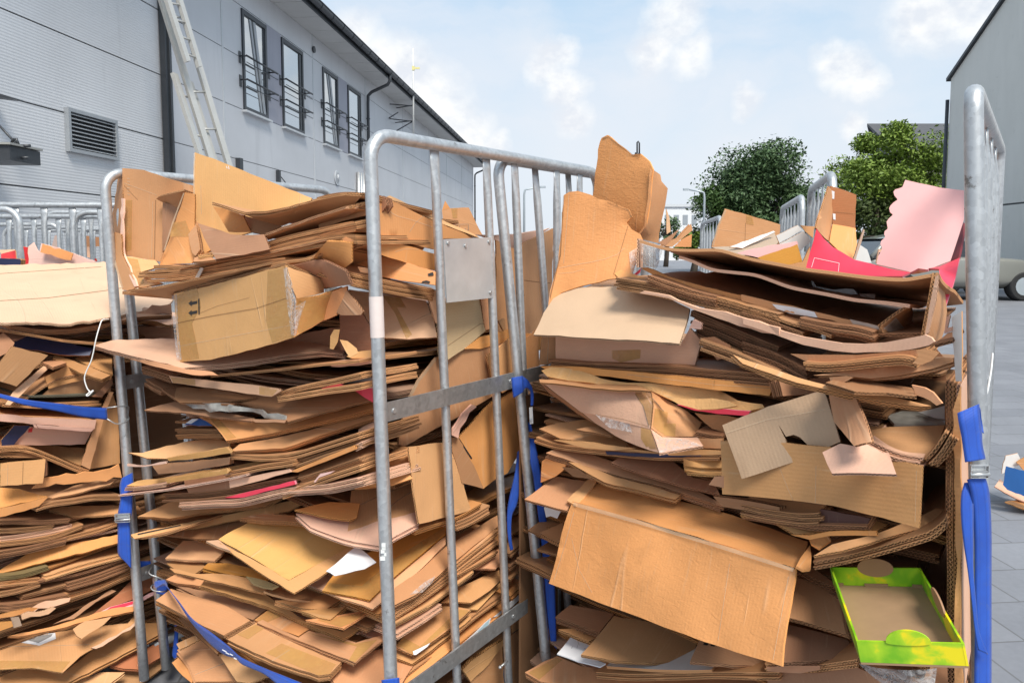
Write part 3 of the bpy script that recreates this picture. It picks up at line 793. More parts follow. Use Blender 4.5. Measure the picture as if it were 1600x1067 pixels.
# louvre, emblem and small fittings on the wall
v_o = MB(); Y0, Y1, z0, z1 = 10.72, 11.86, H + 1.40, H + 2.02
wbox(v_o, Y0, Y1, z0, z0 + .05, .002, .07); wbox(v_o, Y0, Y1, z1 - .05, z1, .002, .07); wbox(v_o, Y0, Y0 + .05, z0 + .05, z1 - .05, .002, .07); wbox(v_o, Y1 - .05, Y1, z0 + .05, z1 - .05, .002, .07)
vent = v_o.build('louvre_vent', plain('louvre_grey', (.36, .38, .40), .45, .2)); setp(vent, 'square grey louvre vent set in the ribbed wall left of the ladder', 'vent')
mb = MB(); wbox(mb, Y0 + .05, Y1 - .05, z0 + .05, z1 - .05, .002, .008); mb.build('backing', plain('dark_void', (.02, .02, .022), .8), vent)
mb = MB()
for i in range(9):
    z = z0 + .085 + i * .058
    mb.hexa([W(Y0 + .052, z - .022, .062), W(Y1 - .052, z - .022, .062), W(Y1 - .052, z + .01, .012), W(Y0 + .052, z + .01, .012),
             W(Y0 + .052, z - .016, .064), W(Y1 - .052, z - .016, .064), W(Y1 - .052, z + .016, .014), W(Y0 + .052, z + .016, .014)])
mb.build('louvre', plain('louvre_blade', (.40, .42, .44), .45, .2), vent)
def onwall(px, py, o=0):
    r = ray(px, py); # X = r.x Y = -6.5+.0866(Y-9.4)
    Y = (-6.5 - .0866 * 9.4) / (r.x - .0866); return Y, H + r.z * Y
Y, z = onwall(526, 278); mb = MB(); mb.tube([W(Y, z, 0), W(Y, z, .03)], .22, 24)
em = mb.build('round_badge', TRIM, ); setp(em, 'small round white badge fixed on the wall below the windows', 'badge')
mb = MB(); mb.tube([W(Y, z, .031), W(Y, z, .04)], .16, 24); mb.build('badge_face', plain('badge_grey', (.42, .43, .45), .5), em)
mb = MB(); mb.tube([W(Y, z - .09, .041), W(Y, z + .09, .043)], .035, 8); mb.tube([W(Y - .05, z, .041), W(Y + .05, z, .043)], .03, 8); mb.build('badge_mark', TRIM, em)
Y, z = onwall(489, 78)
o = MB().tube([W(Y, z, -.0), W(Y, z, .05)], .09, 16).build('wall_outlet', DARKMETAL); setp(o, 'small dark round outlet high on the wall right of the second window', 'outlet')
Y, z = onwall(557, 286); mb = MB()
for k in range(3): mb.tube([W(Y + k * .28, z - 2.2, .08), W(Y + k * .28, z + .35, .08)], .075, 10)
o = mb.build('wall_pipes', GALV); setp(o, 'three short upright steel pipes at the foot of the hall wall', 'pipes')
Y, z = onwall(432, 278); mb = MB(); wbox(mb, Y - .03, Y + .06, z - .12, z + .18, 0, .09); mb.tube([W(Y, z + .1, .05), W(Y + 1.1, z - .35, .05)], .012, 6)
o = mb.build('wall_hook', DARKMETAL); setp(o, 'dark wall bracket with a thin stay above the big tan sheet', 'bracket')
Y, z = onwall(370, 262); mb = MB(); wbox(mb, Y - .05, Y + .1, z - .2, z + .2, 0, .1); o = mb.build('wall_box', DARKMETAL); setp(o, 'little dark box on the wall beside the foot of the ladder', 'box')
# dark fittings at the left edge
r_ = empty('wall_canopy', W(9.6, H + 1.1, .3), 'dark flat canopy held by a stay rod on the grey wall at far left', 'canopy')
Yc, zc = 9.3, H + 1.13
MB().obox((-6.26, 8.95, H + 1.12), (.42, .04, 0), (0, .28, 0), (0, 0, .085)).build('canopy_slab', DARKMETAL, r_)
mb = MB(); mb.obox((-6.23, 8.93, H + 1.225), (.42, .05, 0), (0, .30, 0), (0, 0, .012)); mb.build('canopy_cap', plain('grey_cap', (.30, .30, .28), .5), r_)
a = Vector((-5.90, 8.93, H + 1.25)); mb = MB(); mb.tube([a, Vector((-6.35, 9.1, H + 1.65))], .014, 8); mb.tube([a + Vector((-.06, 0, .02)), a + Vector((-.03, 0, .06)), a + Vector((0, 0, .06)), a + Vector((.02, 0, 0))], .016, 8); mb.tube([a - Vector((.0, 0, .02)), a + Vector((.16, 0, -.02))], .02, 6); mb.tube([a - Vector((.0, 0, .16)), a + Vector((.14, 0, -.16))], .02, 6)
mb.build('stay_rod', DARKMETAL, r_)
r_ = empty('wall_light', W(9.4, H + 1.95, .2), 'dark floodlight arm reaching from the left edge of the wall', 'light')
mb = MB(); mb.hexa([(-6.6, 9.2, 3.29), (-6.10, 9.25, 3.235), (-6.10, 9.4, 3.235), (-6.6, 9.4, 3.29), (-6.6, 9.2, 3.40), (-6.10, 9.25, 3.25), (-6.10, 9.4, 3.25), (-6.6, 9.4, 3.40)]); mb.build('arm', DARKMETAL, r_)
MB().tube([(-6.43, 9.25, 3.30), (-6.40, 9.25, 3.22), (-6.44, 9.25, 3.14), (-6.48, 9.25, 3.12)], .014, 8).build('cable', DARKMETAL, r_)

# ladder: two sliding sections of pale aluminium leaning on the wall
ALU = plain('aluminium', (.50, .49, .46), .38, .35, var=.1)
lad = empty('extension_ladder', (-4.6, 11.6, 0), 'pale aluminium extension ladder leaning against the grey hall', 'ladder')
def ladder_sec(xl0, yl0, xl1, yl1, xr0, yr0, xr1, yr1, Yd, rung_n, nm, ext=0.0):
    TL, BL, TR, BR = at(xl0, yl0, Yd), at(xl1, yl1, Yd - .22), at(xr0, yr0, Yd + .30), at(xr1, yr1, Yd + .08)
    if ext: BL = BL + (BL - TL) * ext; BR = BR + (BR - TR) * ext
    mb = MB(); ax = (TR - TL).normalized(); 
    for (T, B) in ((TL, BL), (TR, BR)):
        up = (T - B); nrm_ = ax.cross(up).normalized()
        mb.obox((T + B) / 2, up / 2, ax * .050, nrm_ * .030)
    s = mb.build('ladder_section', ALU, lad)
    mh = MB()
    for i in range(rung_n):
        t = (i + .5) / rung_n; a = BL.lerp(TL, t); b = BR.lerp(TR, t); MB().tube([a + ax * .01, b - ax * .01], .017, 8).build('rung', ALU, s)
        for (T, B) in ((TL, BL), (TR, BR)):
            c = B.lerp(T, t) + Vector((0, -.033, 0)); nr = ax.cross((T - B)).normalized(); mh.obox(c, (T - B).normalized() * .013, ax * .013, nr * .004)
    mh.build('rung_end', DARKMETAL, s)
ladder_sec(234, -60, 345, 300, 262, -60, 370, 300, 11.9, 13, 'a', 1.1)
ladder_sec(242, -60, 293, 97, 262, -60, 312, 105, 11.7, 6, 'b')
ladder_sec(272, 116, 331, 300, 296, 128, 350, 300, 11.7, 7, 'c', 1.4)

# antenna mast on the wall bracket
ant = empty('antenna_mast', W(30, H + 4, .9), 'thin white antenna mast with a small yellow vane bracketed off the hall', 'antenna')
Ya = 29.5; pa = at(646, 212, Ya); pb = at(645.5, 76, Ya)
MB().tube([pa, pb], [.045, .02], 8).build('mast', plain('white_mast', (.7, .7, .68), .5), ant)
c = at(645, 107, Ya); MB().obox(c + Vector((.13, 0, 0)), (.14, 0, .0), (0, .02, 0), (0, 0, .035)).obox(c + Vector((.02, 0, 0)), (.05, 0, 0), (0, .04, 0), (0, 0, .08)).build('vane', plain('yellow_vane', (.72, .66, .30), .5), ant)
mb = MB()
for (xa, ya, xb, yb) in ((608, 163, 645, 166), (619, 169, 645, 165), (607, 185, 622, 176), (608, 186, 645, 190), (617, 192, 645, 189), (613, 208, 645, 190)):
    Yw, zw = onwall(xa, ya); mb.tube([W(Yw, zw, .02), at(xb, yb, Ya)], .022, 6)
mb.build('bracket', DARKMETAL, ant)

# ----------------------------------------------- concrete building, right
conc, nt, b = nmat('pale_concrete'); g = NG(nt); co = g.n('ShaderNodeTexCoord').outputs['Object']
st = g.noise(g.scale(co, (1.2, 1.2, .35)), 1, 6, .65, .5); n1 = g.noise(co, 3, 6, .7)
c = g.mix(st, (.58, .565, .52), (.72, .70, .65)); c = g.mix(g.ramp(n1, [(.6, 0.), (.75, .3)]), c, (.38, .365, .33))
g.link(c, b.inputs['Base Color']); b.inputs['Roughness'].default_value = .85; g.link(g.bump(n1, .2, .01), b.inputs['Normal'])
cb = empty('concrete_building', (22, 22, 0), 'blank concrete building with a sloping roof edge at the right edge', 'building')
def CX(Y): return 17.45 + .0866 * (Y - 30)
def CW(Y, z, o=0): return Vector((CX(Y), Y, z)) - wn * o
def poly_wall(ys, z0, ztop, o, th, mb, m=0):
    (a, b_), (za, zb) = ys, ztop
    mb.hexa([CW(a, z0, o), CW(b_, z0, o), CW(b_, z0, o - th), CW(a, z0, o - th), CW(a, za, o), CW(b_, zb, o), CW(b_, zb, o - th), CW(a, za, o - th)], m)
zl = H + 1.55
def zt(Y): return H + 6.75 + (30 - Y) * .53
mb = MB(); poly_wall((16, 30), 0, (zl - .03, zl - .03), 0, 9, mb); mb.build('lower_wall', conc, cb)
mb = MB(); poly_wall((16, 30), zl + .03, (zt(16), zt(30)), .0, 9, mb); mb.build('upper_wall', conc, cb)
mb = MB(); poly_wall((16, 30), zl - .03, (zl + .03, zl + .03), -.04, 8.9, mb); mb.build('joint', GAP, cb)
mb = MB(); mb.hexa([CW(15.8, zt(15.8) + .01, .12), CW(30.15, zt(30.15) + .01, .12), CW(30.15, zt(30.15) + .01, -9), CW(15.8, zt(15.8) + .01, -9), CW(15.8, zt(15.8) + .14, .12), CW(30.15, zt(30.15) + .14, .12), CW(30.15, zt(30.15) + .14, -9), CW(15.8, zt(15.8) + .14, -9)]); mb.build('roof_edge', DARKMETAL, cb)
mb = MB(); mb.tube([CW(30.08, .1, .06), CW(30.08, zt(30) - .8, .06)], .07, 10); mb.build('downpipe', DARKMETAL, cb)

# ----------------------------------------------- house with the dark gable roof
hs = empty('gabled_house', (31, 60, 0), 'distant house whose dark roof shows over the lighter tree', 'house')
x0, x1 = (1346 - 800) / FPX * 62, (1480 - 800) / FPX * 60 + 3
zr_, ze = H + 10.2, H + 7.6
MB().box((x0 + 2.6, 58, 0), (x1, 66, ze)).build('wall', plain('house_wall', (.35, .33, .31), .8), hs)
mb = MB(); mb.hexa([(x0, 57.4, ze - .2), (x1, 57.4, ze - .2), (x1, 62, zr_ - .05), (x0, 62, zr_ - .05), (x0, 57.4, ze), (x1, 57.4, ze), (x1, 62, zr_ + .15), (x0, 62, zr_ + .15)])
mb.hexa([(x0, 62.01, zr_ - .05), (x1, 62.01, zr_ - .05), (x1, 66.6, ze - .2), (x0 + 3.2, 66.6, ze - .2), (x0, 62.01, zr_ + .15), (x1, 62.01, zr_ + .15), (x1, 66.6, ze), (x0 + 3.2, 66.6, ze)])
mb.build('roof', plain('dark_slate_roof', (.085, .085, .09), .6, var=.2, scale=3), hs)
mb = MB(); mb.add([(x0 + .3, 57.9, ze - .3), (x0 + 3.0, 66.1, ze - .3), (x0 + .3, 62, zr_ - .1), (x0 + .7, 57.9, ze - .3), (x0 + 3.4, 66.1, ze - .3), (x0 + .7, 62, zr_ - .1)], [(0, 1, 2), (5, 4, 3), (0, 3, 4, 1), (1, 4, 5, 2), (2, 5, 3, 0)])
mb.build('gable', DARKMETAL, hs)
# white block of flats far off between the torn boards and the tree
LOUV = plain('far_glass', (.30, .33, .36), .3)
fl = empty('apartment_block', (20, 95, 0), 'white block of flats far off behind the cardboard pile', 'building')
xa, xb = (1030 - 800) / FPX * 95, (1088 - 800) / FPX * 95
MB().box((xa, 95, 0), (xb, 107, H + 5.4)).build('wall', plain('white_render', (.70, .71, .72), .8), fl)
MB().box((xa - .2, 94.8, H + 5.41), (xb + .2, 107.2, H + 5.75)).build('roof', TRIM, fl)
for k in range(4):
    for j in range(3):
        x = xa + .6 + k * 1.15; z = H - .8 + j * 2.0
        w = MB().box((x, 94.93, z), (x + .62, 94.99, z + 1.2)).build('window', LOUV, fl)

# ------------------------------------------------------------------ trees
def leaf_mat(name, c0, c1):
    m, nt, b = nmat(name); g = NG(nt); geo = g.n('ShaderNodeNewGeometry'); co = g.n('ShaderNodeTexCoord').outputs['Object']
    n1 = g.noise(co, .9, 3, .6)
    f = g.math('ADD', g.math('MULTIPLY', geo.outputs['Random Per Island'], .36), g.math('MULTIPLY', n1, .75))
    g.link(g.mix(f, c0, c1), b.inputs['Base Color']); b.inputs['Roughness'].default_value = .55; b.inputs['Specular IOR Level'].default_value = .3
    return m
BARK = plain('bark', (.10, .075, .055), .9, var=.4, bump=.6, bscale=18)
def tree(label, x, y, h, rx, rz, n, c0, c1, seed, lobes=16, ls=.16, group=None, name='broadleaf_tree', zc=None):
    rr = random.Random(seed); r = empty(name, (x, y, 0), label, 'tree' if 'tree' in name else 'bush', group)
    zc = zc or h - rz
    mb = MB(); mb.tube([(x, y, 0), (x + .1, y, zc * .5), (x - .05, y, zc), (x, y, zc + rz * .5)], [.22, .17, .12, .03], 9)
    L = []
    for i in range(lobes):
        a = rr.uniform(0, 2 * math.pi); e = math.asin(rr.uniform(-.75, 1)); k = rr.uniform(.36, .88)
        c = Vector((x + math.cos(a) * math.cos(e) * rx * k, y + math.sin(a) * math.cos(e) * rx * k, zc + math.sin(e) * rz * k)); L.append((c, rr.uniform(.16, .44) * min(rx, rz)))
        if i < 9: mb.tube([(x, y, zc * .6 + i * .05), (Vector((x, y, zc)) + (c - Vector((x, y, zc))) * .5), c], [.09, .05, .015], 6)
    mb.build('trunk', BARK, r)
    V = []; F = []
    for i in range(n):
        c, rad = rr.choice(L)
        v = Vector((rr.gauss(0, 1), rr.gauss(0, 1), rr.gauss(0, 1))).normalized() * rad * (rr.random() ** .35) * rr.uniform(.8, 1.25)
        p = c + Vector((v.x * 1.1, v.y * 1.1, v.z * .85))
        ax = Vector((rr.gauss(0, 1), rr.gauss(0, 1), rr.gauss(0, .7))).normalized(); bx = ax.cross(Vector((rr.gauss(0, .6), rr.gauss(0, .6), 1))).normalized()
        s = ls * rr.uniform(.6, 1.4); b = len(V)
        V += [p - ax * s, p - bx * s * .45, p + ax * s, p + bx * s * .45]; F.append((b, b + 1, b + 2, b + 3))
    mesh_obj('crown', V, F, [leaf_mat('foliage', c0, c1)], None, None, None, r)
dg0, dg1 = (.030, .062, .026), (.115, .185, .075)
lg0, lg1 = (.075, .13, .022), (.24, .33, .055)
tx = lambda px, Y: (px - 800) / FPX * Y
tree('big dark green tree between the torn orange boards and the roll cages', tx(1182, 46), 46, 7.9, 4.3, 4.1, 60000, dg0, dg1, 3, 38, .115)
tree('smaller mid green tree at the left foot of the big dark tree', tx(1118, 44), 44, 5.7, 2.0, 2.9, 9000, (.028, .06, .016), (.08, .14, .035), 5, 14, .12)
tree('dark tree at the right shoulder of the big dark tree', tx(1242, 47), 47, 6.2, 2.2, 3.2, 9000, dg0, dg1, 6, 14, .13)
tree('fresh yellow green tree in front of the dark roof', tx(1397, 38), 38, 7.9, 3.2, 3.2, 42000, lg0, lg1, 7, 30, .10)
tree('dark tree with reddish tips below the yellow green tree', tx(1368, 36), 36, 4.6, 2.2, 2.2, 5000, (.025, .05, .016), (.09, .115, .03), 8, 12, .11)
tree('low green bush behind the tall narrow box', tx(1325, 34), 34, 3.3, 1.9, 1.4, 3600, (.03, .055, .016), (.09, .13, .03), 9, 10, .13, name='bush')
tree('yellow green bush at the foot of the dark tree, left', tx(1083, 40), 40, 2.6, 1.2, 1.2, 2200, lg0, (.14, .2, .03), 10, 9, .12, name='bush')
tree('low olive bush before the dark trees, between the roll cages', tx(1205, 42), 42, 3.4, 3.2, 1.6, 4200, (.03, .06, .018), (.085, .13, .035), 12, 12, .15, name='bush')
tree('sprig of greenery against the white flats', tx(1040, 60), 60, 4.3, 1.5, 1.6, 900, dg0, dg1, 13, 8, .16, name='bush')
tree('leafy branch overhanging the top right corner', 17.9, 24.5, 12.1, 1.2, 1.0, 1400, dg0, (.09, .15, .04), 14, 8, .12, zc=10.9)

# ------------------------------------------------------------ street lamps
LAMPM = plain('pale_lamp_metal', (.45, .50, .53), .4, .3)
def lamp(label, px, yt, Y, arm, nm='street_lamp'):
    r = empty(nm, (tx(px, Y), Y, 0), label, 'street lamp'); p = at(px, yt, Y); x = p.x
    MB().tube([(x, Y, 0), (x, Y, p.z - .3), (x + arm * .04, Y, p.z - .05), (x + arm * .15, Y, p.z), (x + arm, Y, p.z + .12)], [.08, .055, .05, .045, .04], 8).build('pole', LAMPM, r)
    MB().obox((x + arm * 1.12, Y, p.z + .12), (abs(arm) * .16, 0, 0), (0, .1, 0), (0, 0, .05)).build('lamp_head', LAMPM, r)
lamp('slim street lamp against the sky between the steel bars', 819, 296, 40, .9)
lamp('street lamp standing in front of the big dark tree', 1101, 300, 38, -.85)
o = MB().tube([(tx(879, 60), 60, 0), (tx(879, 60), 60, H + 3.0)], .1, 8).tube([(tx(879, 60) - .5, 60, H + 1.0), (tx(879, 60) + .5, 60, H + 1.0)], .1, 6).tube([(tx(874, 60), 60, 0), (tx(874, 60), 60, H + 1.9)], .09, 6).build('distant_mast', DARKMETAL); setp(o, 'tiny dark mast on the skyline between the bars', 'mast')

# --------------------------------------------------------------------- cars
def car(label, X, Y, paint, flip=1, k=1.25):
    r = empty('parked_car', (X, Y, 0), label, 'car', 'cars parked before the concrete building'); r.scale = (k, k, k)
    pr = [(-2.1, .55, .98), (-2.0, .95, 1.05), (-1.55, 1.02, 1.38), (-.9, 1.05, 1.50), (-.1, 1.06, 1.49), (.55, 1.0, 1.28), (1.05, .96, .98), (1.75, .9, .86), (2.1, .78, .62)]
    # body: stations along x with belt line and lower edge
    def station(x, belt, w, zl=.22):
        return [(x, -w, zl), (x, -w * 1.02, .5), (x, -w, belt), (x, -w * .9, belt + .02), (x, w * .9, belt + .02), (x, w, belt), (x, w * 1.02, .5), (x, w, zl)]
    st = [(-2.12, .70, .70), (-2.05, .92, .80), (-1.6, .98, .86), (-.8, .97, .88), (.2, .95, .88), (.95, .93, .87), (1.5, .88, .84), (1.95, .76, .76), (2.12, .58, .62)]
    V = []; F = []
    for x, bl, w in st: V += [(X + flip * p[0], Y + p[1], p[2]) for p in station(x, bl, w)]
    for i in range(len(st) - 1):
        for k in range(8): F.append((i * 8 + k, i * 8 + (k + 1) % 8, (i + 1) * 8 + (k + 1) % 8, (i + 1) * 8 + k))
    F += [tuple(range(8)), tuple(range((len(st) - 1) * 8, len(st) * 8))]
    me = MB(); me.add(V, F, 0, True); body = me.build('body', paint, r)
    sm = body.modifiers.new('subsurf', 'SUBSURF'); sm.levels = 2; sm.render_levels = 2
    gh = [(-1.75, .95, .80, .80), (-1.25, 1.34, .66, .80), (-.7, 1.45, .62, .80), (.0, 1.44, .62, .80), (.45, 1.30, .66, .80), (1.05, .93, .76, .80)]
    V = []; F = []
    for x, z, w, wb in gh: V += [(X + flip * (x - .33), Y - wb, .93), (X + flip * (x - .33), Y - w, z), (X + flip * (x - .33), Y + w, z), (X + flip * (x - .33), Y + wb, .93)]
    for i in range(len(gh) - 1):
        for k in range(4): F.append((i * 4 + k, i * 4 + (k + 1) % 4, (i + 1) * 4 + (k + 1) % 4, (i + 1) * 4 + k))
    F += [(0, 1, 2, 3), (20, 21, 22, 23)]
    MB().add(V, F, 0, False).build('window_band', plain('car_glass', (.03, .035, .04), .08), r)
    V = []; F = []
    rf = [(-1.28, 1.345, .64), (-.7, 1.465, .62), (.0, 1.455, .62), (.47, 1.305, .64)]
    for x, z, w in rf: V += [(X + flip * (x - .33), Y - w - .02, z - .02), (X + flip * (x - .33), Y - w + .05, z + .02), (X + flip * (x - .33), Y + w - .05, z + .02), (X + flip * (x - .33), Y + w + .02, z - .02)]
    for i in range(3):
        for k in range(3): F.append((i * 4 + k, i * 4 + k + 1, (i + 1) * 4 + k + 1, (i + 1) * 4 + k))
    rf_ = MB().add(V, F, 0, True); 
    for s in (-1, 1):
        rf_.tube([(X + flip * .14, Y + s * .65, 1.30), (X + flip * .73, Y + s * .79, .94)], .035, 6); rf_.tube([(X - flip * .58, Y + s * .64, 1.44), (X - flip * .53, Y + s * .80, .94)], .03, 6); rf_.tube([(X - flip * 1.60, Y + s * .65, 1.33), (X - flip * 2.0, Y + s * .79, .95)], .05, 6)
    rf_.build('roof', paint, r)
    for sx in (-1.32, 1.32):
        for s in (-1, 1):
            c = Vector((X + flip * sx, Y + s * .78, .32)); a = Vector((0, .11, 0))
            w = MB().tube([c - a * s, c + a * s * .6, c + a * s], [.32, .32, .29], 24).build('wheel', plain_black, r)
            MB().tube([c + a * s * 1.02, c + a * s * 1.05], .2, 16).build('rim', LAMPM, w)
    for s in (-1, 1):
        MB().tube([(X + flip * .60, Y + s * .95, .98), (X + flip * .48, Y + s * .98, 1.03), (X + flip * .41, Y + s * .97, 1.02)], [.03, .085, .07], 10).build('mirror', paint, r)
        MB().tube([(X + flip * 1.93, Y + s * .62, .68), (X + flip * 1.99, Y + s * .56, .68)], [.10, .08], 10).build('headlight', plain('lamp_glass', (.7, .72, .74), .1), r)
def paintm(name, c): return plain(name, c, .28, .25, var=.03, coat=.6)
car('grey green hatchback behind the tall right-hand post', tx(1470, 21.2), 21.2, paintm('grey_green_paint', (.24, .24, .215)))
car('white car glimpsed left of the pink board', tx(1402, 23.5), 24.5, paintm('white_paint_car', (.68, .69, .70)), -1)
# ============================================ left cage (A): traced pieces
gA = 'flattened cardboard stacked in the left cage'
o = S('A1', '-160,64 300,50 650,38 860,150 1085,270 1060,300 900,342 680,385 400,430 130,418 -160,425', 'cardboard_sheet', 'large pale flat sheet lying on top of the left stack', c='A',
      offs=[.95, .95, .85, .6, .36, .25, .12, 0, 0, 0, 0], col='pale', th=.007, rag=1.2, bend=.006, group=gA)
strip(o, 'fold_line', 'A1', '-40,113 640,67', 1.0, FOLD); strip(o, 'fold_line', 'A1', '-40,282 300,262 660,216 760,200', 1.2, FOLD)
S('A1', '870,350 950,305 1000,310 1070,300 1075,365 960,362 850,372', 'torn_cardboard', 'torn dark brown flap at the right end of the large pale sheet', c='A', n=(.3, -.8, .4), off=.12, col='k2', rag=3, bend=.012, mats=BOARD_T)
E('A1', '60,432 250,462 440,462 690,425 880,378 1075,368', 'flattened_box', 'double flattened box directly under the large pale sheet', 'A', .5, .05, L=2, col='k2', off=.015, bend=.008)
E('A1', '860,420 950,392 1050,440 1080,436', 'cardboard_sheet', 'thin curled sheet end left of the taped long box', 'A', .35, off=.06, col='k0', bend=.006)
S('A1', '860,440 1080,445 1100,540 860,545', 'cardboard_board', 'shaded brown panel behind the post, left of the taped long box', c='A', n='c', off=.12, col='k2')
E('A1', '70,465 400,520 720,548', 'cardboard_sheet', 'thin brown board sloping down to the right above the navy box', 'A', .5, off=.02, col='k4', th=.008)
S('A1', '80,545 220,482 480,560 580,580 560,622 420,622 95,570', 'navy_box', 'flattened navy printed box in the shadow of the left stack', c='A', n=(.4, -.7, .6), off=.03, mats=NAVYM)
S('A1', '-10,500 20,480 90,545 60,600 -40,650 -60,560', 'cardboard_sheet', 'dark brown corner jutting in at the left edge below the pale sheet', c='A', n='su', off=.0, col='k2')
S('A1', '-30,706 75,565 300,620 104,815 -30,770', 'cardboard_board', 'square brown panel tipped on its corner near the left edge', c='A', n='s', off=-.015, col='k4')
S('A1', '32,928 80,850 270,690 305,702 150,850 110,890 62,932', 'cardboard_strip', 'narrow folded strip running up from the blue strap', c='A', n='su', off=-.012, col='k3')
S('A1', '262,662 360,640 415,662 330,692', 'cardboard_flap', 'little brown flap right of the tipped square panel', c='A', n='u', off=-.005, col='k0', th=.008)
S('A1', '340,610 470,660 690,745 640,768 500,730 330,640', 'cardboard_sheet', 'narrow brown sheet ending behind the white string', c='A', n='uf', off=.01, col='k4', L=2)
S('A1', '470,640 600,600 700,640 705,740 620,712', 'flattened_box', 'flattened box with pale edges behind the white string', c='A', n='uf', off=.02, col='k0', L=3)
S('A1', '285,760 420,690 560,680 640,700 600,760 460,790 310,832', 'cardboard_board', 'crumpled brown panel between the tipped square and the string', c='A', n='s', off=.012, col='k0', bend=.012)
E('A1', '95,925 200,860 350,765 480,735 660,748', 'cardboard_sheet', 'curved sheet arching above the blue strap', 'A', .4, off=.015, col='k4', bend=.008)
S('A1', '330,800 480,740 690,755 700,850 560,875 260,868', 'cardboard_board', 'rumpled brown sheet hanging behind the loose string end', c='A', n='s', off=.03, col='k4', bend=.015)
E('A1', '180,868 420,866 640,862', 'cardboard_sheet', 'dark green-grey board edge just above the blue strap', 'A', .4, off=.01, col=(.12, .12, .09))
E('A1', '0,910 250,925 620,905', 'flattened_box', 'flattened box lying right under the blue strap', 'A', .4, off=.015, col='k0', L=2)
# bent boards and the wall of card beside the post
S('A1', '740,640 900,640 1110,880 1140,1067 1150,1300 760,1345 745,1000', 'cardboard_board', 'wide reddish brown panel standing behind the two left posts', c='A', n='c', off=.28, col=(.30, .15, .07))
S('A1', '575,875 640,820 700,760 705,800 640,880', 'cardboard_flap', 'dark curled flap under the end of the white string', c='A', n='su', off=0, col='k2')
E('A2', '-40,20 200,48 600,62', 'flattened_box', 'thick flattened box below the blue strap in the left cage', 'A', .4, L=2, off=0, col='k0', th=.008)
S('A2', '-40,20 200,48 600,62 590,120 240,92 -40,66', 'cardboard_strip', 'pale folded front edge of the box below the blue strap', c='A', n='s', off=-.012, col='k3')
S('A2', '230,92 590,118 572,138 240,112', 'cardboard_sheet', 'folded double edge sticking out left of the bent board', c='A', n='s', off=-.018, col='k3', L=2)
S('A2', '5,190 90,98 190,98 80,226 10,226', 'navy_box', 'small navy printed panel in the gap left of the white card', c='A', n='s', off=.02, mats=NAVYM)
S('A2', '85,222 165,105 580,120 530,215 240,222', 'cardboard_board', 'pinkish brown card with a small red mark in the gap', c='A', n='s', off=.03, col='k3')
decal(LAST[-1], 'red_mark', 'A2', '180,120 205,112 200,140 175,142', REDP)
S('A2', '-20,228 150,216 220,222 530,240 505,345 330,285 220,245 -20,250', 'cardboard_sheet', 'floor of the bent board, dipping towards the post', c='A', n='uf', off=.02, col='k4')
E('A2', '-30,236 150,225 225,238 400,310 520,370 560,372', 'bent_cardboard', 'bent corrugated board whose lower wing dips to the post', 'A', .35, L=2, off=0, col='k0', th=.007)
S('A2', '505,345 560,372 640,80 710,-110 690,-110 600,60', 'cardboard_strip', 'upright wing of the bent board, seen on its corrugated edge', c='A', n='s', off=-.002, col='k0')
S('A2', '560,372 640,80 705,-100 740,20 752,335', 'cardboard_board', 'tan creased panel leaning behind the post with the wire hook', c='A', n=(.6, -.8, .1), off=.02, col='k0')
E('A2', '-30,262 100,268 300,275', 'cardboard_sheet', 'double corrugated edge left of the bent board', 'A', .35, L=2, off=.01, col='k0')
o = S('A2', '10,340 285,310 268,458 4,478', 'cardboard_box', 'small light tan box end with vertical creases, left edge', c='A', n='s', off=-.03, col='k5', th=.01, rag=.8)
strip(o, 'fold_line', 'A2', '145,328 140,470', 1, FOLD); strip(o, 'fold_line', 'A2', '50,340 45,470', .8, PALEFOLD)
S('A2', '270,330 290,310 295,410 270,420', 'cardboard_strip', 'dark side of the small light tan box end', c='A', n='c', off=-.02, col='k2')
S('A2', '200,492 270,425 330,420 420,398 590,390 745,340 762,425 560,452 400,468', 'torn_cardboard', 'long orange sheet with a torn pale upper edge, left cage', c='A', n='s', off=-.008, col='k1', rag=3.5, mats=BOARD_T)
S('A2', '-20,482 120,492 300,540 230,562 -20,615', 'flattened_box', 'orange brown flattened box under the small light box end', c='A', n='su', off=-.004, col='k1', L=2)
S('A2', '290,545 460,480 560,450 740,432 690,470 480,525 330,556', 'cardboard_flap', 'narrow tan flap above the gaping folded box', c='A', n='uf', off=-.003, col='k5')
S('A2', '-30,622 230,562 300,545 240,602 150,632 -30,672', 'flattened_box', 'smooth tan fold at the left end of the gaping folded box', c='A', n='s', off=-.015, col='k1')
E('A2', '235,600 300,575 450,560 600,530 770,535', 'cardboard_sheet', 'upper lip of the gaping folded box, curling to the strap', 'A', .3, .0, off=-.012, L=2, col='k4', bend=.006)
S('A2', '235,603 300,605 560,603 860,602 890,640 740,655 450,665 330,632', 'cardboard_sheet', 'lower lip of the gaping folded box behind the blue strap', c='A', n='uf', off=-.012, col='k0', th=.007)
k = 0
for s, lab, L, col in (('-30,690 200,690 440,672', 'dark flattened box under the smooth tan fold', 2, 'k2'), ('-30,745 150,735 340,712', 'grubby board edge in the dark bundle, upper left', 2, 'k4'),
        ('-30,795 120,782 300,755 450,718', 'pale torn board edge running to the dark bundle middle', 2, 'k3'), ('-30,830 200,805 350,775 520,712', 'light board edge above the long bright sheet', 2, 'k0'),
        ('330,808 480,775 620,745 735,700', 'corrugated edge beside the strap buckle', 2, 'k0'), ('440,805 600,775 735,745', 'second corrugated edge beside the strap buckle', 1, 'k3'),
        ('-30,880 180,855 420,800', 'dark edge resting above the long bright sheet', 3, 'k2')):
    E('A2', s, 'flattened_box', lab, 'A', .4, off=.012 + .004 * (k % 3), L=L, col=col, bend=.007); k += 1
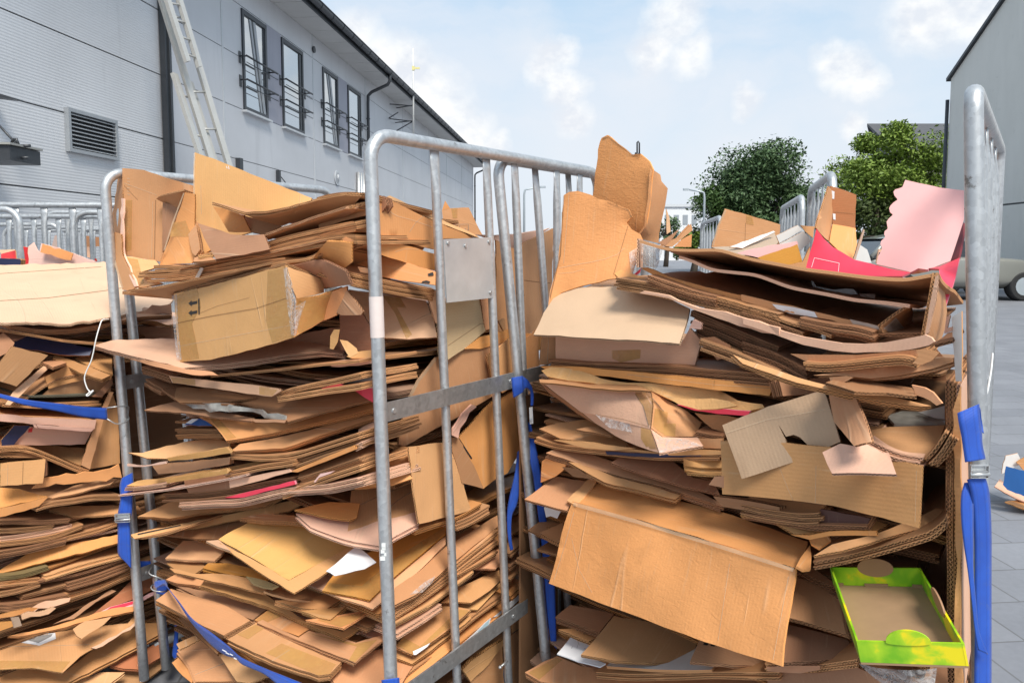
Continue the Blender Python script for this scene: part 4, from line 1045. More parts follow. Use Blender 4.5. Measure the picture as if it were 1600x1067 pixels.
S('A2', '-40,1022 160,905 420,845 735,780 740,832 560,885 300,945 0,1024', 'cardboard_sheet', 'long bright tan sheet with a corrugated lower edge, left cage', c='A', n=(.45, -.5, .75), off=-.012, col='k1', th=.008)
k = 0
for s, lab, L, col in (('280,395 420,350 600,300 830,240', 'thin torn edge rising to the strap below the long bright sheet', 2, 'k5'), ('-30,395 150,380 300,340', 'olive stained board below the long bright sheet', 2, (.27, .2, .09)),
        ('-30,440 120,425 250,412', 'tan folded end below the olive stained board', 3, 'k0'), ('240,430 480,380 680,320 820,270', 'dark sheet edge crossing to the strap tail', 2, 'k2'),
        ('-30,500 100,478 240,432', 'flattened box with a light fold low at the left edge', 2, 'k4'), ('140,522 330,470 500,420', 'thin board ending in the dark bundle centre', 2, 'k4'),
        ('420,440 600,390 830,300', 'dark bundled sheet behind the post, upper', 3, 'k2'), ('440,540 600,490 830,385', 'corrugated edge below the dark bundle', 2, 'k0'),
        ('200,585 330,530 460,500 700,425 830,350', 'thin double edge sweeping up to the post', 2, 'k0'), ('-30,570 120,560 420,510', 'shaded flattened box left of the crushed end', 3, 'k2')):
    E('A3', s, 'flattened_box', lab, 'A', .4, off=.008 + .004 * (k % 3), L=L, col=col, bend=.007); k += 1
S('A3', '195,598 240,570 380,540 440,535 430,560 360,583 240,600 215,622', 'torn_cardboard', 'crushed folded end with a dark mouth, left cage', c='A', n='su', off=-.006, col='k3', rag=2, bend=.01)
S('A3', '-30,650 180,598 240,600 190,632 -30,668', 'flattened_box', 'tan folded box edge left of the crushed end', c='A', n='s', off=-.01, col='k1')
S('A3', '135,640 330,590 350,600 250,650 140,672', 'torn_cardboard', 'ragged pinkish strip below the crushed end', c='A', n='s', off=-.004, col='k3', rag=3, bend=.01)
S('A3', '70,660 120,655 140,710 90,725', 'paper_core', 'crushed paper tube end poking out low at left', c='A', n='s', off=-.01, col='grey', bend=.01, rag=2)
S('A3', '-30,690 75,680 80,712 -30,752', 'flattened_box', 'orange folded box edge beside the crushed paper tube', c='A', n='s', off=-.005, col='k1')
S('A3', '440,650 520,590 700,480 730,490 600,560 460,665 330,700', 'cardboard_sheet', 'brown curved leaf below the dark bundle', c='A', n='su', off=.004, col='k4', bend=.01)
S('A3', '575,640 700,540 830,420 970,395 975,470 830,545 660,612', 'cardboard_board', 'reddish brown sheet rising behind the post with the strap tail', c='A', n='su', off=.02, col='red', bend=.012)
S('A3', '600,636 690,590 840,550 975,490 975,510 840,585 720,622', 'magenta_card', 'pink and white printed edge beside the left post', c='A', n='su', off=-.002, mats=(PINK, WHITEB, KRAFT))
decal(LAST[-1], 'magenta_print', 'A3', '655,618 690,592 830,555 830,572 720,608', MAGENTA)
S('A3', '50,772 320,715 500,660 700,600 850,585 830,620 640,655 330,735 120,775', 'flattened_box', 'folded tan box sweeping up under the pink printed edge', c='A', n='su', off=-.01, L=2, col='k1')
o = S('A3', '-60,880 0,830 130,810 300,760 560,715 800,690 840,640 850,690 680,790 580,850 500,900 392,1000 200,972 -60,985', 'cardboard_sheet', 'broad tan sheet with a shipping label and a taped front, bottom left', c='A', n=(.45, -.35, .85), off=-.02, col='k0', rag=.8, th=.006)
decal(o, 'shipping_label', 'A3', '125,812 200,768 345,752 350,790 245,832', PAPER); decal(o, 'label_print', 'A3', '175,800 225,772 330,758 320,775 240,815', INKG, .003)
decal(o, 'packing_tape', 'A3', '-40,950 0,925 440,930 380,1000 200,972 -40,985', TAPE); strip(o, 'fold_line', 'A3', '0,840 570,826', .9, PALEFOLD)
S('A3', '455,730 530,680 700,650 650,700 510,790 480,772', 'cardboard_flap', 'plain tan flap bent down over the broad taped sheet', c='A', n='su', off=-.04, col='k5')
S('A3', '570,845 680,785 850,680 850,700 680,810 600,852', 'torn_cardboard', 'torn pale end right of the broad taped sheet', c='A', n='su', off=-.02, col='k3', rag=3)
o = S('A3', '-60,1085 -60,990 200,978 392,1004 580,860 850,700 1000,690 1010,755 850,845 640,955 420,1070 300,1180', 'cardboard_sheet', 'wide tan sheet with a long corrugated lower edge, bottom left corner', c='A', n=(.45, -.35, .85), off=-.01, col='k0', th=.008, L=2)
S('A3', '690,960 780,900 870,865 1015,805 1030,885 880,985 770,978', 'cardboard_sheet', 'rust brown sheet between the two left posts, near the bottom', c='A', n=(.45, -.35, .85), off=.0, col='red', L=2)
S('A3', '650,1000 870,985 1010,900 1030,960 870,1080 640,1100', 'flattened_box', 'shaded flattened box under the rust brown sheet', c='A', n=(.45, -.35, .85), off=.01, col='k4', L=3)
S('A3', '440,1080 620,1000 780,1000 640,1110', 'flattened_box', 'flattened box at the very bottom, left of the posts', c='A', n=(.45, -.35, .85), off=-.005, col='k5', L=2)
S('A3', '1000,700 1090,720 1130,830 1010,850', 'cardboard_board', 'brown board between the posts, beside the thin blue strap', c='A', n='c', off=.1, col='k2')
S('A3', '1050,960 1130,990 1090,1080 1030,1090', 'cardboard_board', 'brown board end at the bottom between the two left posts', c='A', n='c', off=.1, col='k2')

# things on the cages further left
far = None
S('G', '360,760 425,708 470,800 495,830 520,722 560,730 905,840 1010,880 1195,948 1100,990 360,990', 'torn_carton', 'pale carton with a torn tan edge, caught on a far cage bar', c=None, offs=[3.1] * 11, col='pale', rag=2, mats=BOARD_T)
S('G', '505,830 530,725 560,740 905,845 880,930 700,890', 'torn_flap', 'torn tan strip folded along the top of the pale carton', c=None, offs=[3.07] * 6, col='k1', rag=2, mats=BOARD_T)
S('G', '10,850 90,830 190,805 200,915 10,920', 'red_carton', 'bright red carton behind the navy lid, far left', c=None, offs=[3.25, 3.25, 3.2, 3.2, 3.2], mats=REDM)
S('G', '295,760 350,770 365,980 300,980', 'red_carton', 'red torn carton beside the curved tube, far left', c=None, offs=[3.3] * 4, mats=REDM, rag=2)
S('G', '-40,908 240,915 256,930 250,990 -40,995', 'navy_tray', 'navy lid lying at the far left edge', c=None, offs=[3.1] * 5, mats=NAVYM, th=.03)
S('G', '0,800 70,800 190,795 190,830 20,850', 'cardboard_flap', 'pale flap over the bright red carton', c=None, offs=[3.3] * 5, col='pale')
S('G', '640,760 680,620 720,620 780,760 740,800', 'cardboard_sheet', 'grey pink sheet standing in a distant cage at left', c=None, offs=[6.3] * 5, col='grey')
S('G', '1000,620 1250,640 1250,760 1000,770', 'cardboard_board', 'dark brown carton in the cage behind the strap post', c=None, offs=[5.9] * 4, col='k2')
S('G', '1010,770 1110,760 1120,900 1010,880', 'cardboard_board', 'pale carton in the cage behind the strap post', c=None, offs=[5.8] * 4, col='k3')
S('G', '1130,940 1170,905 1200,910 1215,945', 'red_carton', 'tiny red carton corner left of the strap post', c=None, offs=[4.4] * 4, mats=REDM)
# =========================================== middle cage (B): traced pieces
gB = 'flattened cardboard stacked in the middle cage'
# open carton standing at the top left
def thing(tile, xy, name, label, c='B', off=0, col='k0', cat='cardboard', group=None):
    p = pts(tile, xy)[0]; return empty(name, at(*p, D(c, *p) + off), label, cat, group, COLS[col] if isinstance(col, str) else col)
t = thing('B1', '220,890', 'open_carton', 'open carton standing on end at the top left of the middle stack', col='k0')
S('B1', '205,132 330,142 500,200 645,242 660,700 430,715 205,672', 'panel', c='B', offs=[.08, .10, .14, .2, .2, .12, .06], col='k0', parent=t, rag=.4)
fp = LAST[-1]
decal(fp, 'packing_tape', 'B1', '225,330 265,330 262,640 215,655', TAPE); strip(fp, 'fold_line', 'B1', '412,330 405,700', 1.2, FOLD); strip(fp, 'fold_line', 'B1', '395,340 388,690', .8, PALEFOLD)
strip(fp, 'fold_line', 'B1', '215,225 420,300', .9, PALEFOLD); strip(fp, 'fold_line', 'B1', '215,240 300,330', .8, FOLD)
for y in (195, 215, 235, 255, 275, 295): strip(fp, 'torn_flute', 'B1', '235,%d 252,%d' % (y, y + 4), 1.6, PALEFOLD)
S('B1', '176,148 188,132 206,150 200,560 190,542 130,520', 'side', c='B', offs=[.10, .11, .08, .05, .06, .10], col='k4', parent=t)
S('B1', '108,520 195,545 205,680 300,872 240,898 200,890 150,700', 'side_flap', c='B', offs=[.03, .02, .02, -.02, -.02, -.01, .02], col='k0', parent=t, mats=BOARD)
strip(LAST[-1], 'torn_edge', 'B1', '112,535 150,690 205,880', 3.5, PALEFOLD)
S('B1', '200,320 216,322 214,665 300,868 282,872 198,680', 'torn_strip', c='B', offs=[.045, .045, .035, -.02, -.02, .03], col='pale', parent=t, mats=BOARD_T, rag=1.2)
S('B1', '214,680 410,706 440,742 330,780 390,830 460,852 302,878', 'bottom_flap', c='B', offs=[.04, .10, .10, .03, .0, -.01, -.01], col='k5', parent=t)
decal(LAST[-1], 'packing_tape', 'B1', '230,690 300,700 340,850 300,872', TAPE)
# tent of two panels
t = thing('B1', '450,730', 'folded_carton', 'carton folded into a tent between the open carton and the triangular sheet', col='k1')
S('B1', '418,322 440,306 590,272 645,292 560,385 470,350', 'top_flap', c='B', offs=[.10, .09, .05, .10, .14, .14], col='k4', parent=t)
S('B1', '458,345 562,378 470,640 452,655', 'inner_panel', c='B', offs=[.12, .14, .08, .09], col='k2', parent=t)
S('B1', '592,282 650,292 650,500 660,700 640,725 436,738 470,640', 'front_panel', c='B', offs=[.03, .06, .06, .04, .02, .0, .03], col='k1', parent=t)
fp = LAST[-1]
decal(fp, 'packing_tape', 'B1', '520,470 600,460 640,560 500,560', TAPE); strip(fp, 'torn_edge', 'B1', '590,285 520,470 440,730', 2.0, PALEFOLD)
# triangular sheet
o = S('B1', '652,30 770,70 1000,165 1240,262 1390,320 1340,420 1010,530 870,575 720,660 660,650 648,440', 'cardboard_sheet', 'big smooth orange-tan sheet rising to a point in front of the ladder', c='B', offs=[.20, .22, .25, .30, .34, .3, .22, .18, .12, .10, .16], col='k5', th=.006, bend=.007)
strip(o, 'torn_edge', 'B1', '656,40 652,240 655,440', 2.6, PALEFOLD); strip(o, 'fold_line', 'B1', '695,240 700,420', 1, PALEFOLD)
strip(o, 'staple', 'B1', '855,120 860,135', 1, PAPER); strip(o, 'staple', 'B1', '868,118 872,140', 1, PAPER)
S('B1', '614,455 668,462 690,640 660,680 640,660 622,560', 'cardboard_strip', 'narrow double strip left of the dark curled flap', c='B', n='fu', off=.02, L=2, col='k0')
S('B1', '660,650 700,640 770,640 780,672 680,680', 'flattened_box', 'taped corrugated end under the dark curled flap', c='B', n='u', off=.02, L=2, col='k5', th=.008)
S('B1', '655,690 690,680 760,690 790,705 700,716 650,718', 'torn_cardboard', 'crushed flute pieces at the foot of the dark curled flap', c='B', n='uf', off=0, rag=2, col='k0')
S('B1', '668,470 760,500 880,542 1000,545 1085,542 1120,635 960,668 790,702 735,610', 'cardboard_flap', 'dark curled flap hanging in front of the triangular sheet', c='B', offs=[.04, .03, .0, -.03, -.02, -.06, -.07, -.06, -.02], col='k2', bend=.006)
S('B1', '770,372 840,385 962,430 1012,532 868,530', 'cardboard_board', 'orange wedge of card inside the folded sheets', c='B', offs=[.06, .07, .12, .14, .08], col='k1')
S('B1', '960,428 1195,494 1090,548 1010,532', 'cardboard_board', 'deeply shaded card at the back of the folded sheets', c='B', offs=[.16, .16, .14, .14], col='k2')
S('B1', '880,395 960,408 965,432 850,382', 'cardboard_board', 'pale card glimpsed between the wedge and the top sheet', c='B', offs=[.15, .15, .15, .15], col='pale')
# stacked sheets with visible undersides
E('B1', '768,342 860,372 965,408 1090,408 1240,375 1420,325 1600,283 1720,282', 'cardboard_sheet', 'topmost sheet of the middle stack, its edge curving up to the post', depth=.26, rise=-.03, L=1, col='k0', th=.008, off=-.01, inw=(.5, .85, 0))
S('B1', '965,418 1100,412 1250,382 1420,332 1600,295 1700,300 1640,370 1400,425 1195,495 1060,455', 'cardboard_board', 'brown underside hanging below the topmost sheet', c='B', offs=[.0, .0, .0, .0, .0, .0, .05, .1, .14, .1], col='k4')
E('B1', '1090,548 1200,502 1400,435 1600,368 1640,362', 'cardboard_sheet', 'second sheet of the middle stack with torn flutes along its edge', depth=.4, rise=-.02, L=1, col='k0', th=.008, off=-.012, inw=(.5, .85, 0))
S('B1', '1100,560 1210,515 1600,388 1680,385 1600,452 1400,490 1115,590', 'cardboard_board', 'brown underside of the second sheet, with torn specks', c='B', offs=[-.0, -.0, -.0, .02, .08, .08, .06], col='k4')
E('B1', '1105,592 1300,535 1600,468 1640,462', 'flattened_box', 'thick corrugated box under the torn-flute sheet', depth=.4, L=2, col='k0', th=.01, off=-.005, inw=(.5, .85, 0))
E('B1', '400,742 440,735 560,748 800,702 1120,640 1380,572 1600,540 1660,545', 'flattened_box', 'thick flattened box spanning under the tent and the curled flap', depth=.4, L=2, col='k0', th=.009, off=-.03, inw=(.5, .85, 0))
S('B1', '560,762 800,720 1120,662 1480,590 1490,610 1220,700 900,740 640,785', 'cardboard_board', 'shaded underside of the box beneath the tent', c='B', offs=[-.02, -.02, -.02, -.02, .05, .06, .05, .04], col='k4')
E('B1', '308,780 420,768 640,760', 'flattened_box', 'short corrugated end left, above the white tape tab', depth=.3, L=2, col='k0', th=.007, off=-.03, inw=(.5, .85, 0))
E('B1', '368,802 480,800 640,782 900,735 1220,690', 'flattened_box', 'corrugated box sandwiched above the long sweeping sheet', depth=.3, L=2, col='k0', th=.008, off=-.028, inw=(.5, .85, 0))
S('B1', '690,752 708,758 680,815 655,815', 'tape_tab', 'white torn tape tab sticking up on the long sweeping sheet', c='B', n='f', off=-.05, mats=(PALEFOLD, PAPER, PAPER), th=.001)
E('B1', '205,898 300,890 470,862 640,822 900,770 1200,705 1380,682 1440,655 1490,595', 'cardboard_sheet', 'long sweeping sheet curling up at both ends, above the taped box', depth=.32, rise=-.05, L=1, col='k0', th=.009, off=-.04, inw=(.5, .85, 0))
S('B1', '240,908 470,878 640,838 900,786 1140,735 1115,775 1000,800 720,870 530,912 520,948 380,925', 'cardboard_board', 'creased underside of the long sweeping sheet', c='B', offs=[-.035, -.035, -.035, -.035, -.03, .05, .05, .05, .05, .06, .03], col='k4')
strip(LAST[-1], 'fold_line', 'B1', '620,880 860,830 1000,790', .8, PALEFOLD)
S('B1', '1480,590 1640,600 1640,720 1590,760 1440,705 1400,690', 'cardboard_board', 'tan panel bent down at the right end of the sweeping sheet', c='B', offs=[-.02, -.0, .0, .03, .03, -.02], col='k1')
# long taped box
t = thing('B1', '545,1060', 'taped_box', 'long taped box with two printed arrows lying across the stack', off=-.06, col='yel')
Q = dict(tl='P', )
body = S('P', '272,459 300,454 445,415 452,440 459,527 400,545 330,562 281,566 276,520', 'front', c='B', offs=[-.07, -.08, -.14, -.14, -.13, -.12, -.09, -.06, -.06], col='yel', parent=t, bend=.003)
end1 = S('P', '445,415 505,438 506,457 462,467 453,445', 'inner_flap', c='B', offs=[-.14, .02, .03, -.11, -.13], col='k5', parent=t)
end2 = S('P', '462,467 500,462 536,449 532,462 519,492 500,504 459,527', 'end', c='B', offs=[-.12, -.04, .04, .04, .04, -.02, -.13], col='k1', parent=t)
S('P', '272,459 445,415 505,438 420,452 330,470', 'top', c='B', offs=[-.065, -.135, .02, .12, .08], col='k4', parent=t, reg=False)
decal(body, 'packing_tape', 'P', '276,458 308,450 314,480 300,505 306,532 311,560 282,566 277,520', TAPE)
decal(body, 'packing_tape', 'P', '418,424 445,416 459,527 425,535 415,500', TAPE)
decal(end2, 'packing_tape', 'P', '462,467 536,450 519,491 460,526', TAPE)
strip(body, 'fold_line', 'P', '276,505 330,494 400,482 448,466', 1.6, FOLD); strip(body, 'fold_line', 'P', '280,541 380,522 456,508', 1.0, PALEFOLD)
strip(body, 'fold_line', 'P', '313,489 340,478 390,465', .8, FOLD)
for y in (474, 489):
    decal(body, 'arrow_print', 'P', '%s' % ' '.join('%g,%g' % (a, b + y) for a, b in ((294, 0), (299.5, -4.5), (299.5, -2.2), (308, -4), (308, .5), (299.5, 2.4), (299.5, 4.8))), INK, .0025)
decal(body, 'arrow_print', 'P', '309.5,467 311.5,466.5 312,491 310,491.5', INK, .0025)
decal(body, 'packing_film', 'P', '443,420 450,417 463,470 462,524 455,524 448,470', CLEAR, .004); decal(body, 'packing_film', 'P', '268,462 276,458 279,520 284,562 276,562 271,510', CLEAR, .004)
decal(end2, 'packing_film', 'P', '459,480 478,470 468,500 462,524', CLEAR, .004)
S('B1', '1225,748 1440,705 1600,772 1640,860 1465,885 1440,820', 'cardboard_flap', 'dark flap arching over the open end of the taped box', c='B', offs=[.02, .06, .0, .02, .12, .1], col='k2')
E('B1', '1300,745 1420,712 1520,742 1640,790', 'cardboard_sheet', 'bent corrugated edge above the open end of the taped box', depth=.3, col='k4', off=.0, inw=(.3, .9, 0))
# big sheet pointing left under the taped box
o = S('P', '146,541 175,533 265,529 480,522 540,545 535,552 500,549 285,574.5 215,559 170,548', 'cardboard_sheet', 'flat sheet with a sharp tip poking left past the posts', c='B', offs=[-.10, -.02, .15, .25, .2, .12, .08, -.1, -.13, -.12], col='k3', th=.005, L=2, gap=.003)
S('P', '200,560 240,572 300,585 340,586 330,580 290,576 225,562', 'cardboard_strip', 'lower leaf peeling away under the sharp tipped sheet', c='B', offs=[-.11, -.11, -.1, -.06, -.06, -.09, -.11], col='k0', th=.006)
E('B2', '515,265 700,250 900,225 1080,205 1280,188 1400,180 1530,152', 'cardboard_sheet', 'corrugated sheet below the sharp tipped one, ending in torn paper', depth=.35, col='k0', off=-.02, th=.006)
S('B2', '930,45 1260,-30 1530,-30 1530,112 1260,118 945,150', 'cardboard_board', 'dark brown panel behind the curled tape', c='B', n='f', off=.10, col='k2')
S('B2', '1255,100 1262,20 1285,-20 1315,-20 1300,60 1275,105', 'paper_curl', 'curl of peeled tape hanging beside the dark panel', c='B', n='f', off=-.02, col='k5', mats=BOARD_T, th=.001, bend=.012)
S('B2', '1320,40 1370,50 1425,95 1432,125 1380,152 1360,120', 'torn_paper', 'leaf-shaped scrap of brown paper right of the curled tape', c='B', n='fu', off=-.03, col='k5', mats=BOARD_T, th=.001, bend=.01)
S('B2', '1370,150 1440,118 1530,108 1530,160 1400,160', 'torn_paper', 'torn paper end beside the front post', c='B', n='fu', off=-.02, col='k5', mats=BOARD_T)
S('B2', '1265,180 1400,170 1530,150 1530,190 1440,205 1270,212', 'torn_cardboard', 'pale torn end of the corrugated sheet beside the post', c='B', n='f', off=-.025, col='pale', mats=BOARD_T, rag=1.5)
# second group
E('B2', '85,212 130,225 260,262', 'flattened_box', 'grubby wrapped end under the sharp tipped sheet', depth=.3, L=3, col='k2', off=-.03)
o = S('B2', '255,268 500,298 760,322 940,348 960,362 900,398 700,372 420,332 275,312', 'flattened_box', 'folded box with a light taped front, pointing to the middle', c='B', n='f', off=-.045, col='k3', rag=.6)
decal(o, 'packing_tape', 'B2', '265,275 420,290 420,328 280,312', TAPE); decal(o, 'packing_tape', 'B2', '820,335 940,348 900,396 820,385', TAPE)
E('B2', '925,388 960,360 1150,312 1330,280 1530,238', 'flattened_box', 'upper lip of the folded box with the light taped front', depth=.3, L=2, col='k0', off=-.03)
E('B2', '930,400 1100,372 1250,345 1530,300', 'flattened_box', 'lower lip of the folded box with the light taped front', depth=.3, L=2, col='k0', off=-.035)
S('B2', '1150,285 1240,290 1530,262 1530,300 1340,330 1290,320', 'cardboard_sheet', 'dark folded leaves between the two lips', c='B', n='f', off=-.0, col='k2', L=2)
S('B2', '1350,300 1530,280 1530,345 1440,340 1380,352', 'white_card', 'white printed card end beside the front post', c='B', n='f', off=-.02, mats=WHITEM, L=2)
S('B2', '1215,345 1320,315 1345,325 1260,360 1200,382', 'magenta_card', 'tiny magenta sliver near the front post', c='B', n='f', off=-.02, mats=MAGM)
S('B2', '1395,345 1530,345 1540,440 1480,405', 'magenta_card', 'dark pink card wedged behind the front post', c='B', n='f', off=.02, mats=MAGM)
E('B2', '110,290 160,330 215,350', 'flattened_box', 'crushed film-wrapped box corners left of the stack', depth=.25, L=3, col='k2', off=-.02)
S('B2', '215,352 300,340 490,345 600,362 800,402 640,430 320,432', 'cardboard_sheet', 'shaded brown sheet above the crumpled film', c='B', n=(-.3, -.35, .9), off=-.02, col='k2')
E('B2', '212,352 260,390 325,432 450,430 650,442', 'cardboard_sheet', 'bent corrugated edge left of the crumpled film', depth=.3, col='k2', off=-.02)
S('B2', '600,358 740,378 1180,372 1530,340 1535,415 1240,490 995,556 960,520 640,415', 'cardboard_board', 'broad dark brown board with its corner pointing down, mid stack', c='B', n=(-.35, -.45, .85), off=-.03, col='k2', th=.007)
S('B2', '330,442 420,432 560,438 720,468 980,520 985,545 860,530 700,490 520,495 400,475', 'crumpled_film', 'crumpled grey plastic film squeezed between the boards', c='B', n='f', off=-.025, mats=(PLASTIC, PLASTIC, PLASTIC), th=.004, bend=.022, rag=2, cat='plastic film', wav=16)
S('B2', '100,482 200,450 290,430 335,436 560,490 790,530 770,548 440,512', 'cardboard_sheet', 'thin brown sheet with a pointed left tip under the film', c='B', n=(-.3, -.35, .9), off=-.03, col='k4')
S('B2', '770,540 900,540 990,548 980,562 800,558', 'torn_cardboard', 'frayed corrugated bit under the corner of the dark board', c='B', n='f', off=-.04, col='k4', rag=3)
o = S('B2', '430,508 560,530 780,552 1000,560 1300,490 1545,430 1545,478 1200,560 900,622 612,672 590,640 520,560', 'flattened_box', 'orange-brown flattened box with a bright double edge, mid stack', c='B', n=(-.35, -.4, .85), off=-.035, col='k1', L=2, th=.005)
decal(o, 'packing_tape', 'B2', '500,520 560,530 680,655 620,668', TAPE)
E('B2', '295,552 420,555 560,565', 'flattened_box', 'small stack end with a blue label, top layer', depth=.3, L=1, col='k4', off=.10)
E('B2', '292,600 420,600 570,605', 'flattened_box', 'small stack end with a blue label, middle layer', depth=.3, L=2, col='k4', off=.09)
E('B2', '296,636 420,634 580,632', 'flattened_box', 'small stack end with a blue label, bottom layer', depth=.3, L=2, col='k0', off=.09)
S('B2', '345,575 400,535 470,535 530,582', 'blue_label', 'blue and white label on the small stack end', c='B', n='fu', off=.07, mats=BLUEM, th=.002)
decal(LAST[-1], 'white_band', 'B2', '360,565 400,537 440,537 395,568', PAPER)
o = S('B2', '2,750 90,752 240,705 400,672 560,660 640,690 640,722 620,716 470,745 245,785 120,785', 'flattened_box', 'long tan box with yellow tape along its folded front', c='B', n=(-.2, -.5, .8), off=-.05, col='k5')
f = S('B2', '240,782 470,742 612,714 645,742 640,752 480,778 255,802', 'taped_front', c='B', n='f', off=-.055, col='yel', parent=o); decal(f, 'packing_tape', 'B2', '245,782 470,743 612,715 640,745 480,777 255,800', TAPE)
S('B2', '0,815 100,828 235,802 240,815 100,835 0,830', 'lower_lip', c='B', n='f', off=-.05, col='pale', parent=o)
o = S('B2', '638,740 700,695 1000,640 1300,560 1545,488 1545,530 1300,612 1000,712 960,722', 'flattened_box', 'tan box right of the yellow taped one, with a bright double edge', c='B', n=(-.35, -.4, .85), off=-.045, col='k0', L=2, th=.006)
E('B2', '640,755 820,762 1010,755 1280,672 1545,590', 'flattened_box', 'corrugated box beneath the bright double edge', depth=.35, L=2, col='k0', off=-.03, th=.006)
E('B2', '990,800 1280,700 1550,615', 'flattened_box', 'thick dark corrugated bundle left of the front post', depth=.35, L=3, col='k4', off=-.025, th=.006)
o = S('B2', '-10,955 60,925 230,905 420,870 620,840 820,800 1010,795 1005,815 640,872 440,902 245,938 100,955', 'flattened_box', 'second long box with yellow tape, pointing at the blue strap', c='B', n=(-.2, -.6, .7), off=-.05, col='k5')
f = S('B2', '232,915 420,880 620,845 640,860 620,880 430,912 245,940', 'taped_front', c='B', n='f', off=-.06, col='yel', parent=o); decal(f, 'packing_tape', 'B2', '235,915 420,881 618,847 620,878 430,910 246,938', TAPE)
E('B2', '-60,1010 200,985 500,930 640,905 740,885', 'cardboard_sheet', 'pale thin lip stretching left over the blue strap', depth=.3, col='pale', off=-.06, th=.005)
E('B2', '-20,965 100,960 240,942', 'torn_cardboard', 'split pinkish layers at the tip of the second taped box', depth=.2, L=2, col='k3', off=-.05, th=.004)
S('B2', '155,830 210,818 480,800 640,775 630,822 400,862 190,882', 'flattened_box', 'dark corrugated block between the two taped boxes', c='B', n='f', off=-.02, col='k4', L=2)
E('B2', '620,868 820,825 1010,800 1040,790', 'flattened_box', 'frayed corrugated edge above the orange strip', depth=.3, L=2, col='k0', off=-.04)
S('B2', '1008,868 1200,790 1410,702 1422,728 1230,805 1055,872', 'flattened_box', 'orange-red folded edge slanting up to the front post', c='B', n='f', off=-.04, col='k1')
E('B2', '1420,700 1490,660 1548,640', 'flattened_box', 'torn light end above the orange-red folded edge', depth=.25, L=2, col='k3', off=-.03)
S('B2', '635,915 800,890 1010,850 1020,868 800,930 640,968', 'flattened_box', 'pale split box end in the middle of the stack', c='B', n='f', off=-.04, col='k3', L=2, mats=BOARD_T)
S('B2', '600,1030 720,1000 1042,922 1050,945 860,990 720,1028', 'magenta_card', 'bright magenta strip in the lower middle of the stack', c='B', n='f', off=-.035, mats=MAGM)
S('B2', '345,895 560,880 640,905 640,985 380,1000', 'cardboard_board', 'dark ragged board left of the magenta strip', c='B', n='f', off=-.02, col='k2', rag=1.5)
E('B2', '215,1010 420,1000 640,970 880,925 1040,900', 'flattened_box', 'dark corrugated bundle around the magenta strip, upper', depth=.35, L=3, col='k2', off=-.02)
E('B2', '1060,905 1300,830 1548,745', 'flattened_box', 'dark corrugated bundle right of the magenta strip', depth=.35, L=3, col='k4', off=-.02)
S('B2', '1160,930 1200,880 1290,862 1260,880 1190,905 1170,935', 'torn_cardboard', 'white torn curl hanging in the bundle near the front post', c='B', n='f', off=-.05, col='pale', rag=1, mats=BOARD_T, th=.001)
E('B2', '960,1000 1270,880 1548,790', 'flattened_box', 'corrugated box edge rising to the front post, lower', depth=.35, L=2, col='k0', off=-.03)
S('B2', '1290,975 1420,900 1548,805 1550,960 1420,968', 'cardboard_board', 'orange wedge beside the front post, lower middle', c='B', n='f', off=-.0, col='k1')
E('B2', '320,1060 650,1040 1000,965 1250,950 1540,880', 'flattened_box', 'pale layered edges under the orange wedge', depth=.35, L=3, col='k3', off=-.03)
# lower group with open tops
o = S('B3', '58,76 250,-10 620,-45 1000,-55 860,10 500,55 262,88', 'flattened_box', 'brown flattened box above the long folded tube of card', c='B', n=(-.25, -.5, .8), off=-.045, col='k4', L=2)
o = S('B3', '18,192 120,165 335,128 600,70 900,5 1050,-35 1120,-25 1010,40 700,92 420,155 230,188 40,218', 'flattened_box', 'long folded tan box with a dark slit at its left tip', c='B', n=(-.25, -.6, .75), off=-.06, col='k5', th=.006)
strip(o, 'slit', 'B3', '60,190 200,160 330,132', 2.0, INK); strip(o, 'fold_line', 'B3', '340,128 700,50 1000,-20', 1.2, FOLD)  # slit is a black strip painted for the dark inside the fold
E('B3', '18,196 40,216 230,190 330,150', 'cardboard_sheet', 'lower lip of the long folded tan box', depth=.25, col='k0', off=-.055)
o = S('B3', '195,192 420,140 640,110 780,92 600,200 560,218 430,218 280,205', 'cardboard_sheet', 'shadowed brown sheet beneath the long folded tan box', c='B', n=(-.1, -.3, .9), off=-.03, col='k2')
S('B3', '700,90 850,60 1040,75 1110,120 900,110', 'flattened_box', 'brown boards behind the big clean square sheet', c='B', n='uf', off=.05, col='k4', L=2)
o = S('B3', '566,222 660,165 800,92 1008,86 1220,165 1430,246 1200,365 1004,472 780,340', 'cardboard_sheet', 'big clean square sheet lying cornerwise on the stack', c='B', n=(-.05, -.28, .95), off=-.05, col='yel', th=.005, bend=.003)
S('B3', '572,240 625,285 800,410 1036,556 1250,420 1438,262 1432,248 1204,368 1004,476 782,345', 'cardboard_sheet', 'second square sheet peeping out under the big clean one', c='B', n=(-.05, -.28, .95), off=-.045, col='k5', th=.004, bend=.003)
S('B3', '488,228 570,224 640,290 560,262', 'cardboard_flap', 'pale bent corner left of the big clean square', c='B', n='u', off=-.03, col='k3')
S('B3', '234,342 345,228 480,225 610,285 540,352 400,350', 'cardboard_sheet', 'small tan sheet with clean edges left of the big square', c='B', n=(-.1, -.2, .97), off=-.02, col='k5', th=.007)
S('B3', '240,372 290,350 470,365 480,390 400,440 300,412', 'cardboard_sheet', 'rounded brown leaf under the small tan sheet', c='B', n=(-.1, -.2, .97), off=-.015, col='k4')
S('B3', '466,396 500,365 620,368 760,400 880,470 860,480 740,452 660,442', 'flattened_box', 'stained orange sheet left of the big square', c='B', n=(-.1, -.2, .97), off=-.02, col=(.55, .23, .05), L=2)
